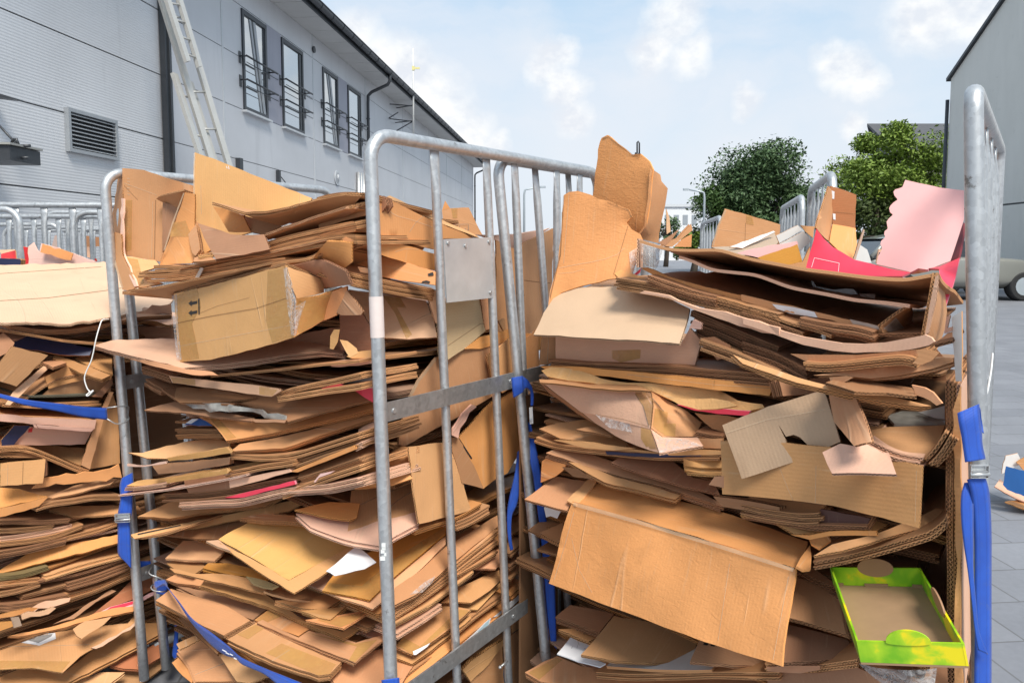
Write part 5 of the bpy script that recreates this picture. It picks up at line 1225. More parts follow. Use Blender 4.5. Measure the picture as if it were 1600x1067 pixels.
S('B3', '735,450 860,475 940,510 900,530 780,500', 'torn_paper', 'curled olive paper under the front corner of the big square', c='B', n='uf', off=-.03, col=(.35, .25, .12), bend=.012, mats=BOARD_T)
S('B3', '258,395 400,432 640,440 740,462 870,530 860,560 640,505 420,455 290,425', 'cardboard_sheet', 'long brown board running right under the stained orange sheet', c='B', n=(-.1, -.25, .95), off=-.01, col='k0')
S('B3', '236,470 300,436 480,470 455,512 300,492', 'flattened_box', 'brown box end with a clean fold left of the long board', c='B', n=(-.1, -.2, .97), off=-.02, col='k0', L=2)
o = S('B3', '450,510 485,472 860,565 930,612 1120,735 1340,792 1530,690 1560,700 1350,836 1120,745 870,636', 'cardboard_sheet', 'long tan sheet whose front corner points at the post foot', c='B', n=(-.05, -.25, .95), off=-.015, col='k0', L=2)
S('B3', '848,548 960,520 1060,535 1205,548 1215,580 1140,612 1000,592', 'cardboard_sheet', 'torn brown sheet under the square, with ragged right end', c='B', n='ub', off=-.01, col='k4', rag=1.5, mats=BOARD_T)
S('B3', '920,605 1100,600 1240,560 1325,600 1235,662 1080,650', 'flattened_box', 'small brown box end below the torn sheet', c='B', n='u', off=-.01, col='k0', L=2)
S('B3', '1080,665 1240,655 1362,640 1265,720 1190,705', 'flattened_box', 'short tan box end with cut corner above the long sheet point', c='B', n='u', off=-.015, col='k0', L=2)
S('B3', '1110,722 1300,700 1545,655 1350,778', 'cardboard_sheet', 'taped brown sheet right over the long sheet point', c='B', n='u', off=-.02, col='k1', L=1)
decal(LAST[-1], 'packing_tape', 'B3', '1180,725 1500,672 1400,742 1330,770', TAPE)
o = S('B3', '300,512 480,545 700,605 885,640 780,722 560,650', 'flattened_box', 'big brown box with a dense corrugated left edge', c='B', n=(-.1, -.25, .95), off=-.02, col='k4', L=2, th=.006)
o = S('B3', '172,602 268,530 400,570 620,640 765,728 600,826 480,770 300,668', 'flattened_box', 'tan folded box crossed by the twisted blue strap', c='B', n=(-.15, -.3, .93), off=-.05, col='k0', L=2, th=.008)
S('B3', '790,722 892,648 1030,690 1160,742 1165,765 1065,826 930,775', 'flattened_box', 'small taped box beside the strap-crossed one', c='B', n=(-.05, -.25, .95), off=-.025, col='k1', L=2)
decal(LAST[-1], 'packing_tape', 'B3', '890,655 980,690 860,745 795,725', TAPE)
o = S('B3', '805,740 840,722 1065,832 1130,790 1340,838 1425,868 1590,820 1592,850 1420,990 1260,930', 'flattened_box', 'long taped box pointing at the foot of the front post', c='B', n=(-.05, -.25, .95), off=-.035, col='k0', L=2, th=.006)
decal(o, 'packing_tape', 'B3', '1100,800 1420,872 1560,845 1420,985 1380,975 1430,890', TAPE); 
o = S('B3', '622,850 720,790 800,745 1060,838 1335,985 1262,1062 1190,1072 900,975', 'flattened_box', 'large taped box lying below the twisted strap', c='B', n=(-.05, -.3, .93), off=-.045, col='k0', L=2, th=.008)
decal(o, 'packing_tape', 'B3', '680,815 800,750 860,770 750,845', TAPE); decal(o, 'packing_tape', 'B3', '860,930 960,870 1300,1000 1262,1060 1190,1070', TAPE); strip(o, 'fold_line', 'B3', '900,980 1010,910', .9, PALEFOLD)
o = S('B3', '308,915 380,870 460,830 560,930 640,1010 690,1110 420,1110 380,1010', 'flattened_box', 'thick layered box leaning at the bottom left of the strap', c='B', n=(-.25, -.4, .88), off=-.06, col='k0', L=3, th=.007)
strip(o, 'fold_line', 'B3', '420,1065 560,1010 640,985', 1.2, PALEFOLD)
S('B3', '560,930 640,940 760,980 920,1060 760,1120 680,1110', 'cardboard_sheet', 'tan sheet tucked under the strap near the bottom', c='B', n=(-.1, -.4, .9), off=-.035, col='k5')
S('B3', '275,992 315,962 420,1075 400,1120 340,1070', 'cardboard_flap', 'small orange flap at the bottom left corner of the stack', c='B', n=(-.25, -.4, .88), off=-.05, col='k1', L=2)
S('B3', '300,870 420,815 470,830 320,905', 'cardboard_sheet', 'brown sheet end left of the strap, above the thick layered box', c='B', n='uf', off=-.01, col='k4')
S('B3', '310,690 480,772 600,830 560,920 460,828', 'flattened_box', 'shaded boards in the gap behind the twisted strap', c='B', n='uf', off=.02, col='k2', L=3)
# ============================ middle cage: the side seen through its bars
S('B4', '350,100 412,118 560,190 700,258 850,318 968,368 770,372 715,440 540,395 365,345 358,240', 'flattened_box', 'thick creased box bundle with a rounded orange side, top of the barred side', n='s', off=-.0, col='k1', bend=.006)
strip(LAST[-1], 'fold_line', 'B4', '380,170 480,230 590,260 700,300', 1.0, PALEFOLD); strip(LAST[-1], 'fold_line', 'B4', '560,330 600,270 650,230', 1.0, PALEFOLD)
S('B4', '410,112 700,252 968,360 1000,370 960,345 700,225 440,100', 'cardboard_sheet', 'light top leaf of the rounded orange bundle', n='su', off=.01, col='k5')
E('B4', '-20,118 60,95 150,80 280,84 400,110 415,150', 'flattened_box', 'corrugated end of the uppermost bundle, wrapped round the front post', depth=.4, L=1, col='k0', th=.009, off=-.0)
E('B4', '-10,232 140,180 280,128 330,135', 'flattened_box', 'chewed corrugated edge below the uppermost bundle', depth=.35, L=1, col='k0', th=.008, off=-.0)
S('B4', '-10,245 140,190 285,140 290,225 140,262 0,312', 'cardboard_board', 'orange-brown board seen between two corrugated edges at the front post', n='f', off=.03, col='k4')
S('B4', '355,100 405,118 415,165 365,235 355,160', 'cardboard_strip', 'rolled dark end of the bundle right of the front post', n='f', off=.0, col='k2', L=3)
E('B4', '-10,322 140,282 295,245', 'flattened_box', 'thick corrugated bundle end left of the front post', depth=.35, L=2, col='k0', th=.008, off=-.01)
E('B4', '-10,362 80,345 150,332 295,345', 'flattened_box', 'double corrugated end curving into the front post', depth=.35, L=2, col='k0', th=.007, off=-.012)
S('B4', '365,358 540,415 720,468 722,572 560,530 378,470', 'flattened_box', 'second orange-sided bundle between the first two bars', n='s', off=-.005, col='k1')
strip(LAST[-1], 'fold_line', 'B4', '470,455 530,435 620,440', .9, PALEFOLD)
E('B4', '150,412 220,385 300,368', 'flattened_box', 'small corrugated end beside the second bundle', depth=.3, L=2, col='k0', th=.007, off=-.012)
S('B4', '110,395 160,360 215,385 140,400', 'torn_cardboard', 'little torn triangle between the corrugated ends', n='f', off=-.01, col='k1', rag=1)
o = S('B4', '48,380 180,412 300,462 560,525 722,578 720,662 560,640 390,612 250,592 100,545 0,520 0,470', 'flattened_box', 'third wide orange-brown bundle with black print at its right end', n=(-.2, -.9, .3), off=-.015, col='k1')
decal(o, 'print', 'B4', '672,592 705,580 712,600 680,604', INK, .003); decal(o, 'print', 'B4', '630,655 640,638 665,632 690,640 680,652 655,645', INK, .003)
E('B4', '0,455 40,430 55,385', 'cardboard_strip', 'corrugated curl at the left end of the third bundle', depth=.3, L=2, col='k0', off=-.015)
S('B4', '235,548 300,560 310,590 250,580', 'torn_cardboard', 'torn pale tag beside the front post', n='f', off=-.03, col='k3', rag=1, mats=BOARD_T)
E('B4', '-10,525 140,572 310,615 560,662 715,692', 'flattened_box', 'dense triple corrugated edge below the printed bundle', depth=.35, L=3, col='k0', th=.008, off=-.01)
S('B4', '180,665 390,670 560,715 665,735 500,740 330,705', 'flattened_box', 'brown leaves over the pale roof-like panel', n='f', off=.0, col='k2', L=2)
o = S('B4', '180,690 330,710 500,738 662,760 715,900 730,988 560,1000 395,990 320,955 268,820', 'cardboard_board', 'pale roof-like panel with a shiny tape strip beside the front post', n=(.25, -.75, .6), off=-.0, col='k3')
decal(o, 'packing_tape', 'B4', '390,725 505,745 540,805 480,800 575,970 540,1000 470,840', TAPE)
strip(o, 'fold_line', 'B4', '180,690 270,820 320,955', 1.8, PALEFOLD)
S('B4', '102,832 165,692 265,828 255,848 130,850', 'cardboard_board', 'brown triangular gable under the roof-like panel', n='f', off=.02, col='k4')
S('B4', '-20,745 80,700 165,668 165,695 100,830 100,850 -10,895', 'cardboard_flap', 'taped flap between the arrow box and the triangular gable', n='f', off=.0, col='k1')
S('B4', '120,848 262,846 330,960 335,1070 130,1070', 'cardboard_board', 'dark brown panel under the triangular gable', n='f', off=.06, col='k2')
S('B4', '668,712 722,692 735,900 725,900', 'cardboard_strip', 'narrow tan strip left of the second bar', n='s', off=-.005, col='k3')
S('B4', '720,690 800,775 1000,748 1040,940 900,1060 790,1130 745,1130 735,900', 'cardboard_board', 'pale grey-tan board under the blank metal plate', n='s', off=.01, col=(.52, .38, .24))
strip(LAST[-1], 'fold_line', 'B4', '800,1040 1000,905 1040,900', 1, FOLD)
S('B4', '1002,750 1060,744 1062,935 1036,942', 'cardboard_strip', 'narrow tan board beside the metal plate', n='s', off=.005, col='k0')
S('B4', '900,1060 1000,985 1070,975 1180,940 1180,1010 1000,1060', 'flattened_box', 'brown board edges behind the third bar', n='s', off=.01, col='k1', L=2)
# tall carton between the cages
t = thing('B4', '1110,960', 'tall_carton', 'tall open carton behind the bars between the middle and right cages', off=.12, col='k0')
S('B4', '960,350 1080,352 1215,345 1442,308 1265,408 1215,442 1110,385', 'top_flap', offs=[.1, .1, .2, .36, .25, .22, .12], col='pale', parent=t)
S('B4', '1095,380 1215,440 1265,408 1275,640 1282,962 1150,985 1105,985', 'front_panel', offs=[.10, .14, .15, .15, .15, .12, .10], col='k0', parent=t)
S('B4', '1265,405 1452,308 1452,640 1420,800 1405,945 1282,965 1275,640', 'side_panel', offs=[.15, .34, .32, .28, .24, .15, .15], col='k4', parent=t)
strip(LAST[-1], 'fold_line', 'B4', '1275,632 1400,648 1440,650', 1.4, FOLD)
S('B4', '1120,885 1160,870 1165,935 1150,945', 'cardboard_board', 'small brown piece low beside the tall carton', n='s', off=.02, col='k4')
S('B4', '1280,965 1400,950 1440,985 1400,1065 1290,1075', 'cardboard_board', 'orange-tan board below the tall carton', n='s', off=.06, col='k1')
# tan box with a small print standing behind
t = thing('B4', '880,350', 'printed_box', 'tan box with faint print marks standing behind the barred bundle', off=.7, col='k0')
S('B4', '762,195 815,182 930,178 960,240 1015,348 960,360 770,275', 'front', n='c', off=.75, col='k0', parent=t)
f = LAST[-1]
decal(f, 'packing_tape', 'B4', '820,182 860,180 858,245 830,245', TAPE)
for s in ('838,282 928,280 928,284 838,286', '838,320 930,318 930,322 838,324', '836,284 840,284 840,322 836,322', '926,282 930,282 930,320 926,320', '882,310 890,322 905,325 915,312 908,308 895,318', '846,300 850,292 856,300 853,310 848,310', '866,300 870,292 876,300 873,310 868,310'):
    decal(f, 'print', 'B4', s, INKG, .004)
S('B4', '762,195 782,135 812,182', 'corner_flap', n='c', off=.74, col='k1', parent=t)
S('B4', '600,205 680,215 830,278 830,292 760,275', 'grey_plank', 'grey plank end behind the second bar at the top', n='c', off=.72, mats=(GALV2, GALV2, GALV2), th=.01, cat='plank')
# below the plate (B6)
S('B6', '432,212 600,140 745,85 850,55 900,290 740,425 510,560 255,700 222,690 235,600 262,470 330,340', 'cardboard_board', 'large curved brown panel bulging behind the upper cross bar', n=(.75, -.6, .05), off=.0, col='k4', bend=.010)
strip(LAST[-1], 'torn_edge', 'B6', '432,212 330,340 265,470', 5, PALEFOLD)
S('B6', '712,200 780,150 850,95 905,300 880,360 800,405 742,345', 'cardboard_board', 'lighter board leaning over the curved brown panel', n='s', off=-.02, col='k0')
S('B6', '905,120 1000,50 1010,260 930,300', 'cardboard_board', 'orange-tan board right of the two crossing posts', n='s', off=.05, col='k1')
o = S('B6', '552,655 740,455 885,385 905,720 830,850 760,885 697,937 660,860 600,740', 'carton_wall', 'orange-brown carton side standing below the cross bar', n=(.8, -.6, .0), off=-.002, col='k1')
strip(o, 'slit', 'B6', '555,655 630,770', 2.4, INK)  # black strip painted on the face for the dark of an opening
S('B6', '518,650 555,655 660,850 697,937 575,905 545,800 520,730', 'cardboard_flap', 'brown triangular flap under the orange-brown carton side', n='s', off=-.012, col='k4')
S('B6', '518,640 520,600 585,520 640,470 665,482 600,560 550,655', 'torn_cardboard', 'torn white-edged scraps above the orange-brown carton side', n='s', off=-.012, col='k3', rag=3.5, mats=BOARD_T, bend=.01)
t = thing('B6', '320,1130', 'folded_card', 'light folded card standing upright beside the second bar', off=-.03, col='k5')
S('B6', '283,705 462,680 490,900 500,1090 340,1132 305,900', 'left_leaf', offs=[-.04, -.01, -.02, -.03, -.05, -.05], col='k5', parent=t, bend=.002)
S('B6', '462,680 520,740 562,800 590,930 628,1055 500,1092 485,880', 'right_leaf', offs=[-.01, -.01, -.01, -.01, -.02, -.03, -.02], col='k5', parent=t, bend=.002)
S('B6', '-30,890 100,792 240,700 285,705 300,880 180,920 -20,940', 'cardboard_sheet', 'orange board curving down to the left of the folded card', n=(.2, -.7, .6), off=-.03, col='k1', bend=.006)
S('B6', '-40,945 150,912 300,885 330,1120 200,1200 -60,1180', 'cardboard_sheet', 'brown inner board with long crease lines, left of the folded card', n=(.1, -.4, .9), off=-.0, col='k4')
f = LAST[-1]; strip(f, 'fold_line', 'B6', '-20,1040 150,960 300,905', .9, INKG); strip(f, 'fold_line', 'B6', '100,1100 220,1000 300,950', .9, INKG)
# below (B5)
o = S('B5', '-150,10 20,30 280,-60 600,-60 618,70 545,112 366,213 150,168 -60,95', 'cardboard_sheet', 'pinkish tan sheet with a clean front corner by the front post', n=(.0, -.2, .97), off=-.02, col='k3', L=2, th=.005)
S('B5', '-160,-20 60,-60 250,-50 230,30 190,52 60,40', 'cardboard_sheet', 'rusty brown sheet over the pinkish tan one', n=(.0, -.25, .97), off=.02, col='k1')
E('B5', '600,110 680,85 860,30 1010,-60', 'flattened_box', 'orange box edge under the folded card', depth=.3, L=2, col='k1', off=-.02)
o = S('B5', '15,490 80,400 240,290 450,170 790,75 785,135 600,290 470,400 312,548 160,515', 'flattened_box', 'big glossy orange box end with its corner under the front post', n=(.15, -.3, .93), off=-.03, col=(.58, .25, .06), L=2, th=.005)
decal(o, 'packing_tape', 'B5', '15,490 60,440 260,460 450,300 780,90 785,130 600,290 470,400 312,545', TAPE)
S('B5', '18,495 160,520 312,552 480,400 785,150 785,200 600,380 470,480 330,602 200,560', 'cardboard_sheet', 'tan sheet showing below the glossy orange box', n=(.15, -.3, .93), off=-.018, col='k5', L=1)
o = S('B3', '1238,420 1300,380 1432,270 1490,318 1552,372 1480,415 1362,440 1292,452 1262,430', 'paper_sheet', 'crumpled white paper sheet left of the front post', n=(.0, -.3, .95), off=-.045, mats=PAPERM, th=.0015, bend=.010, cat='paper')
o = S('B5', '445,560 470,470 600,380 790,210 1112,22 1112,90 860,290 700,430 600,515 450,590', 'cardboard_sheet', 'long tan sheet running up to the third bar, film stuck on its edge', n=(.3, -.3, .9), off=-.02, col='k0', L=2)
decal(o, 'packing_film', 'B5', '560,515 660,430 720,400 700,440 640,500', CLEAR, .004)
k = 0
for s, lab, L, col in (('460,640 620,540 800,405 1112,170', 'bright folded edge below the filmed sheet', 2, 'k0'), ('470,690 700,570 960,365', 'smooth rounded tan edge rising to the right', 2, 'k5'), ('470,610 640,490 800,360 1112,110', 'corrugated edge directly under the filmed sheet', 2, 'k0'),
                     ('855,60 960,20 1060,-40', 'corrugated bundle end above the filmed sheet', 3, 'k4'), ('480,760 640,660 760,575', 'narrow torn edge over the white-torn taped box', 2, 'k3'),
                     ('860,390 1000,310 1112,240', 'thin board edge passing behind the third bar', 2, 'k0')):
    E('B5', s, 'flattened_box', lab, 'B', .35, L=L, col=col, off=-.012 - .004 * (k % 2), th=.006); k += 1
S('B5', '925,345 1010,290 1122,232 1130,310 1098,358 1000,352', 'flattened_box', 'small double flap behind the third bar', n=(.3, -.3, .9), off=-.03, col='k0', L=2)
S('B5', '760,560 870,470 1120,360 1125,430 1060,490 945,566 860,560', 'cardboard_sheet', 'plain tan sheet between the second and third bars', n=(.3, -.3, .9), off=-.025, col='k0')
S('B5', '715,580 860,575 945,570 1125,440 1130,460 985,610 830,600', 'cardboard_sheet', 'lower leaf of the plain tan sheet between the bars', n=(.3, -.3, .9), off=-.02, col='k5')
o = S('B5', '470,840 560,730 700,590 830,590 940,612 820,722 680,820 582,890', 'flattened_box', 'taped box with a white torn front edge, between the bars', n=(.2, -.3, .93), off=-.03, col='k0', L=2)
decal(o, 'packing_tape', 'B5', '475,830 520,780 650,850 582,888', TAPE); decal(o, 'packing_tape', 'B5', '870,605 940,612 700,800 650,850 600,860', TAPE); decal(o, 'torn_edge', 'B5', '580,868 620,850 690,815 670,840 600,890 585,890', PAPER, .004)
S('B5', '470,850 582,895 700,820 940,640 945,660 700,860 575,948 470,905', 'cardboard_sheet', 'tan sheet below the white torn edge', n=(.2, -.3, .93), off=-.02, col='k0', L=2)
k = 0
for s, lab, L, col in (('840,740 960,640 1130,520', 'light corrugated edge below the plain tan sheet', 2, 'k0'), ('600,1035 720,950 830,850 960,740 1130,610', 'long orange fold running to the lower cross bar', 2, 'k1'),
                     ('480,1060 640,940 800,840', 'corrugated tan edge left of the lower cross bar', 2, 'k0'), ('1185,260 1280,170', 'dark sheet edge behind the hanging strap, upper', 2, 'k4'),
                     ('1190,420 1285,330', 'corrugated edge behind the hanging strap, lower', 2, 'k0'), ('1190,520 1285,430', 'rust brown edge right of the third bar', 2, 'k1'), ('1185,340 1280,265', 'thin dark edge between the third bar and the posts', 2, 'k2')):
    E('B5', s, 'flattened_box', lab, 'B', .35, L=L, col=col, off=-.012 - .004 * (k % 2), th=.006); k += 1
S('B5', '470,1000 600,930 830,770 830,850 600,1035 500,1110 440,1100', 'flattened_box', 'orange-tan box end above the lower cross bar', n=(.2, -.3, .93), off=-.02, col='k1', L=2)
S('B5', '60,1020 200,900 380,855 470,905 580,960 500,1090 300,1110 100,1090', 'flattened_box', 'tan box top around the foot of the front post', n=(.05, -.25, .95), off=-.03, col='k0', L=2)
o = S('B5', '1085,655 1140,610 1280,470 1282,520 1200,590 1130,645', 'paper_sheet', 'narrow white paper strip right of the third bar', n='s', off=-.0, mats=PAPERM, th=.0012, cat='paper')
o = S('B5', '800,890 850,850 960,760 1070,660 1060,700 1020,790 1000,815 945,810 930,890', 'paper_sheet', 'printed white delivery papers stuck over the lower cross bar', n='s', off=-.045, mats=PAPERM, th=.0012, bend=.008, cat='paper')
decal(o, 'blue_print', 'B5', '990,740 1060,665 1050,710 985,760', plain('pale_blue_print', (.42, .58, .66), .6))
for y in (828, 845, 862): strip(o, 'print_line', 'B5', '870,%d 935,%d' % (y + 3, y), .5, INKG)
t = thing('B5', '1000,1067', 'brown_carton', 'brown carton standing low behind the third bar', off=.05, col='k0')
S('B5', '885,1110 1040,960 1145,825 1150,1110', 'front', n='s', off=.03, col='k0', parent=t)
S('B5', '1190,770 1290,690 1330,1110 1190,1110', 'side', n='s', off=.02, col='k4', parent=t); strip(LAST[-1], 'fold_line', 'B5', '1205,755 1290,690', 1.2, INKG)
S('B5', '895,985 945,935 1150,800 1145,840 1060,950 945,1060 920,1020', 'cardboard_sheet', 'slanting tan boards under the lower cross bar', n='s', off=.005, col='k5', L=2)
S('B5', '1195,660 1285,590 1290,690 1205,755', 'cardboard_board', 'red-brown panel between the third bar and the crossing posts', n='s', off=.015, col='k4')
# ============================================ right cage (C): traced pieces
gC = 'flattened cardboard stacked in the right cage'
# two torn orange boards standing at the top left
t = thing('Z4', '400,430', 'torn_board', 'tall torn orange board standing highest of all', c='C', off=.4, col='k1')
S('Z4', '343,92 350,75 375,62 392,72 420,100 450,122 480,150 521,146 560,180 574,215 560,350 545,470 500,520 300,500 305,345', 'front', c='C', offs=[.36, .36, .36, .36, .36, .36, .36, .36, .36, .34, .34, .34, .36, .36, .36], col='k1', parent=t, mats=BOARD_W, rag=1.2, bend=.008)
S('Z4', '574,215 612,240 618,270 645,302 625,420 600,548 500,522 545,470 560,350', 'side', c='C', offs=[.34, .42, .42, .46, .46, .46, .34, .34, .34], col='k0', parent=t, mats=BOARD_T, rag=1.2)
strip(LAST[-2], 'torn_edge', 'Z4', '350,80 378,66 420,103 455,128 488,155 520,150', 3.0, FOLD)
o = S('Z4', '176,332 200,318 240,314 300,332 330,350 380,360 440,385 470,395 484,430 458,455 480,485 520,508 535,540 500,640 480,700 380,712 250,742 160,770 100,845 112,760 150,640', 'torn_board', 'broad torn orange board leaning in front of the tall one', c='C', offs=[.20] * 2 + [.21, .22, .22, .22, .23, .24, .24, .24, .24, .25, .25, .22, .19, .16, .12, .10, .06, .08, .14], col='k1', mats=BOARD_W, rag=1.0, bend=.008)
strip(o, 'fold_line', 'Z4', '176,335 160,600 112,800', 2.2, FOLD); strip(o, 'fold_line', 'Z4', '200,325 175,640', 1.0, PALEFOLD); strip(o, 'tear', 'Z4', '155,660 230,645 290,635 360,620 415,600 450,570', .9, PALEFOLD); strip(o, 'tear', 'Z4', '150,685 215,680 270,665', .7, PALEFOLD)
strip(o, 'torn_edge', 'Z4', '375,360 440,388 470,400 482,432', 3, FOLD); strip(o, 'fold_line', 'Z4', '465,470 400,690', 1.0, FOLD)
decal(o, 'packing_film', 'Z4', '470,590 520,560 535,600 520,660 480,700', CLEAR, .006); decal(o, 'red_mark', 'Z4', '492,688 525,660 520,680 505,692', REDP, .007)
# carton with the pale flap
t = thing('C1', '150,835', 'open_carton', 'carton with a wide pale flap hanging open, upper left of the right cage', c='C', off=.06, col='k3')
o = S('C1', '55,652 120,520 215,378 330,362 420,355 640,352 880,420 1032,492 1010,600 970,718 700,690 400,668 150,655', 'flap', c='C', offs=[-.06, .03, .12, .12, .12, .12, .10, .06, .0, -.06, -.07, -.07, -.06], col=(.62, .43, .28), parent=t, bend=.007, rag=.8)
S('C1', '192,665 400,670 700,692 972,720 1032,610 1105,690 1062,848 600,838 190,808', 'front', c='C', offs=[.05, .05, .05, .05, .02, .06, .05, .05, .05], col='k3', parent=t)
f = LAST[-1]; decal(f, 'packing_tape', 'C1', '545,750 725,745 720,800 600,825 545,800', TAPE); 
S('C1', '110,662 192,666 190,806 150,835 92,842 100,760', 'side', c='C', offs=[.02, .06, .06, .04, .0, .0], col='k4', parent=t)
strip(LAST[-1], 'fold_line', 'C1', '150,668 140,830', 1.2, PALEFOLD)
S('C1', '210,372 420,335 560,280 640,268 600,350 420,356', 'cardboard_sheet', 'dark torn strip tucked over the wide pale flap', c='C', n='u', off=.12, col='k2', rag=2)
S('C1', '560,272 600,252 640,262 760,290 720,330 590,300', 'torn_cardboard', 'orange curled end beneath the nested carton', c='C', n='uf', off=.03, col='k1', bend=.01)
E('C1', '148,808 400,825 600,838 1000,850 1270,868 1590,905', 'flattened_box', 'flat dark corrugated bundle under the carton with the pale flap', 'C', .4, L=3, col='k2', off=.01, th=.007)
o = S('C1', '95,850 300,850 640,878 1000,918 1180,935 1525,958 1540,1000 1525,1035 1200,1000 900,962 650,930 350,895 150,885', 'flattened_box', 'long orange box front with a square cut end, right cage', c='C', n='f', off=-.0, col='k1', L=1, th=.01)
strip(o, 'fold_line', 'C1', '640,900 1190,965 1530,985', .9, PALEFOLD); strip(o, 'fold_line', 'C1', '1185,935 1180,1000', .8, FOLD)
E('C2', '1525,150 1545,200 1550,245', 'flattened_box', 'dark rounded end of the long orange box', 'C', .2, L=4, col='k2', off=.0, th=.008, inw=(.9, .3, 0))
o = S('C2', '92,68 160,50 300,62 470,120 640,150 800,160 1000,178 1190,182 1330,262 1490,290 1500,312 1380,330 1180,320 1000,250 900,250 720,180 560,165 400,150 270,135 130,105', 'crumpled_pad', 'wavy yellow padded sheet creased along its whole length', c='C', n=(-.6, -.6, .5), off=-.03, col='yel', mats=BOARD_W, bend=.016, th=.012, wav=9)
S('C2', '820,200 900,235 1000,252 1180,250 1285,270 1335,300 1200,318 1080,318 960,285', 'crumpled_pad_lip', c='C', n=(-.6, -.6, .3), off=-.055, col='yel', mats=BOARD_W, bend=.012, th=.008, parent=o, wav=9)
# crushed taped box
t = thing('C2', '840,590', 'crushed_box', 'crushed pinkish brown box bound with shiny tape, middle of the right cage', c='C', off=-.05, col='k3')
p1 = S('C2', '88,138 180,150 420,160 700,172 788,205 800,300 782,440 600,395 440,352 360,340 200,220', 'face', c='C', offs=[-.0, .0, .0, .0, .0, -.06, -.08, -.05, -.02, .01, .0], col='k3', parent=t, bend=.008, mats=BOARD_W)
p2 = S('C2', '360,340 440,350 600,395 782,440 842,592 700,545 560,482 430,400', 'underside', c='C', offs=[.01, -.02, -.05, -.08, -.14, -.08, -.04, -.0], col='k3', parent=t, bend=.008, mats=BOARD_W)
p3 = S('C2', '788,205 900,270 1000,325 1105,402 1062,488 960,490 860,492 785,440 800,300', 'end_face', c='C', offs=[.0, .02, .03, .06, .02, -.02, -.06, -.08, -.06], col='k0', parent=t, bend=.006)
p4 = S('C2', '785,440 860,490 970,492 1080,490 1116,545 980,568 842,594', 'corner_flap', c='C', offs=[-.08, -.06, -.04, -.02, -.04, -.09, -.14], col='k3', parent=t, bend=.006)
p5 = S('C2', '88,125 200,128 420,150 700,168 788,205 600,200 180,150 95,145', 'top_edge', c='C', offs=[.0, .02, .04, .04, .0, .0, .0, .0], col='k0', parent=t, reg=False)
p6 = S('C2', '88,140 200,222 360,342 430,402 330,345 150,215', 'side_edge', c='C', offs=[.0, .0, .01, .0, .03, .03], col='k2', parent=t, reg=False)
decal(p3, 'packing_tape', 'C2', '815,310 895,335 880,480 830,450 800,420', TAPE); decal(p3, 'packing_tape', 'C2', '870,405 945,405 940,488 870,480', TAPE)
decal(p2, 'packing_tape', 'C2', '725,430 785,445 835,590 770,570 725,500', TAPE); decal(p4, 'packing_film', 'C2', '800,460 860,495 1000,500 1110,545 842,590', CLEAR, .004); decal(p1, 'packing_film', 'C2', '440,350 600,395 780,440 700,470 520,430', CLEAR, .004)
decal(p1, 'packing_tape', 'C2', '700,175 790,210 800,300 780,440 740,300 690,230', TAPE); strip(p1, 'fold_line', 'C2', '690,220 740,300 775,430', 1.2, INKG); strip(p1, 'fold_line', 'C2', '440,350 620,380 770,425', 1.0, FOLD); strip(p3, 'fold_line', 'C2', '800,250 850,310 870,330', 1.0, INKG)
S('C2', '950,288 1100,308 1412,328 1395,358 1200,345 1060,325', 'magenta_card', 'dark magenta card edge under the wavy padded sheet', c='C', n='f', off=.0, mats=MAGM)
S('C2', '1060,340 1200,352 1330,372 1240,460 1170,440', 'torn_cardboard', 'torn brown scraps left of the ripped panel', c='C', n='f', off=.04, col='k4', rag=2)
# boards below the crushed box
o = S('C2', '90,440 210,400 420,372 620,500 650,540 560,546 370,515 220,500', 'cardboard_sheet', 'tan board jutting left under the crushed box', c='C', n=(-.2, -.2, .95), off=-.02, col='k0')
S('C2', '320,440 420,420 560,470 540,480', 'cardboard_flap', 'inner brown leaf on the board under the crushed box', c='C', n=(-.2, -.2, .95), off=-.02, col='k4')
E('C2', '70,490 180,530 370,560 560,575 850,600 1235,595', 'flattened_box', 'thin layered boards at the left, below the jutting tan board', 'C', .35, L=2, col='k0', off=-.01)
S('C2', '180,510 370,520 565,545 700,560 560,575 380,560', 'cardboard_strip', 'tan tongue of card over the thin layered boards', c='C', n='f', off=-.03, col='k5')
S('C2', '560,548 840,592 1100,570 1230,575 1230,600 900,605 560,575', 'cardboard_strip', 'light tan fold below the tip of the crushed box', c='C', n='f', off=-.012, col='k5')
S('C2', '508,578 850,598 1100,600 1100,612 850,620 520,600', 'navy_card', 'navy printed edge under the light tan fold', c='C', n='f', off=-.015, mats=NAVYM)
S('C2', '1080,500 1235,500 1235,565 1100,560', 'flattened_box', 'small tan box end left of the big front panel', c='C', n='f', off=-.0, col='k0')
E('C2', '1070,450 1160,470 1240,478', 'flattened_box', 'dark layered edges above the small tan box end', 'C', .3, L=3, col='k2', off=.01)
S('C2', '992,620 1060,612 1235,635 1238,690 1100,690 1000,675', 'flattened_box', 'little stack of yellowish boards beside the big front panel', c='C', n=(-.4, -.5, .7), off=-.02, col='yel', L=2, th=.007)
E('C2', '1010,705 1120,715 1240,722', 'cardboard_sheet', 'thin yellowish board under the little stack', 'C', .3, L=1, col='yel', off=-.015)
S('C2', '1145,790 1180,740 1240,735 1240,810', 'cardboard_board', 'dark olive board end beside the big front panel', c='C', n='f', off=.0, col='k2')
o = S('C2', '132,585 190,560 420,600 560,650 800,750 1050,815 1240,905 1236,925 1050,860 800,780 550,722 350,660', 'flattened_box', 'long brown boards sloping down under the navy edge', c='C', n=(-.2, -.3, .9), off=-.03, col='k4', L=3, th=.005)
S('C2', '540,650 620,600 900,620 1050,745 1180,770 1220,850 1000,800 800,740', 'cardboard_sheet', 'dim brown sheet lying above the long sloping boards', c='C', n=(-.15, -.3, .95), off=-.02, col='k2')
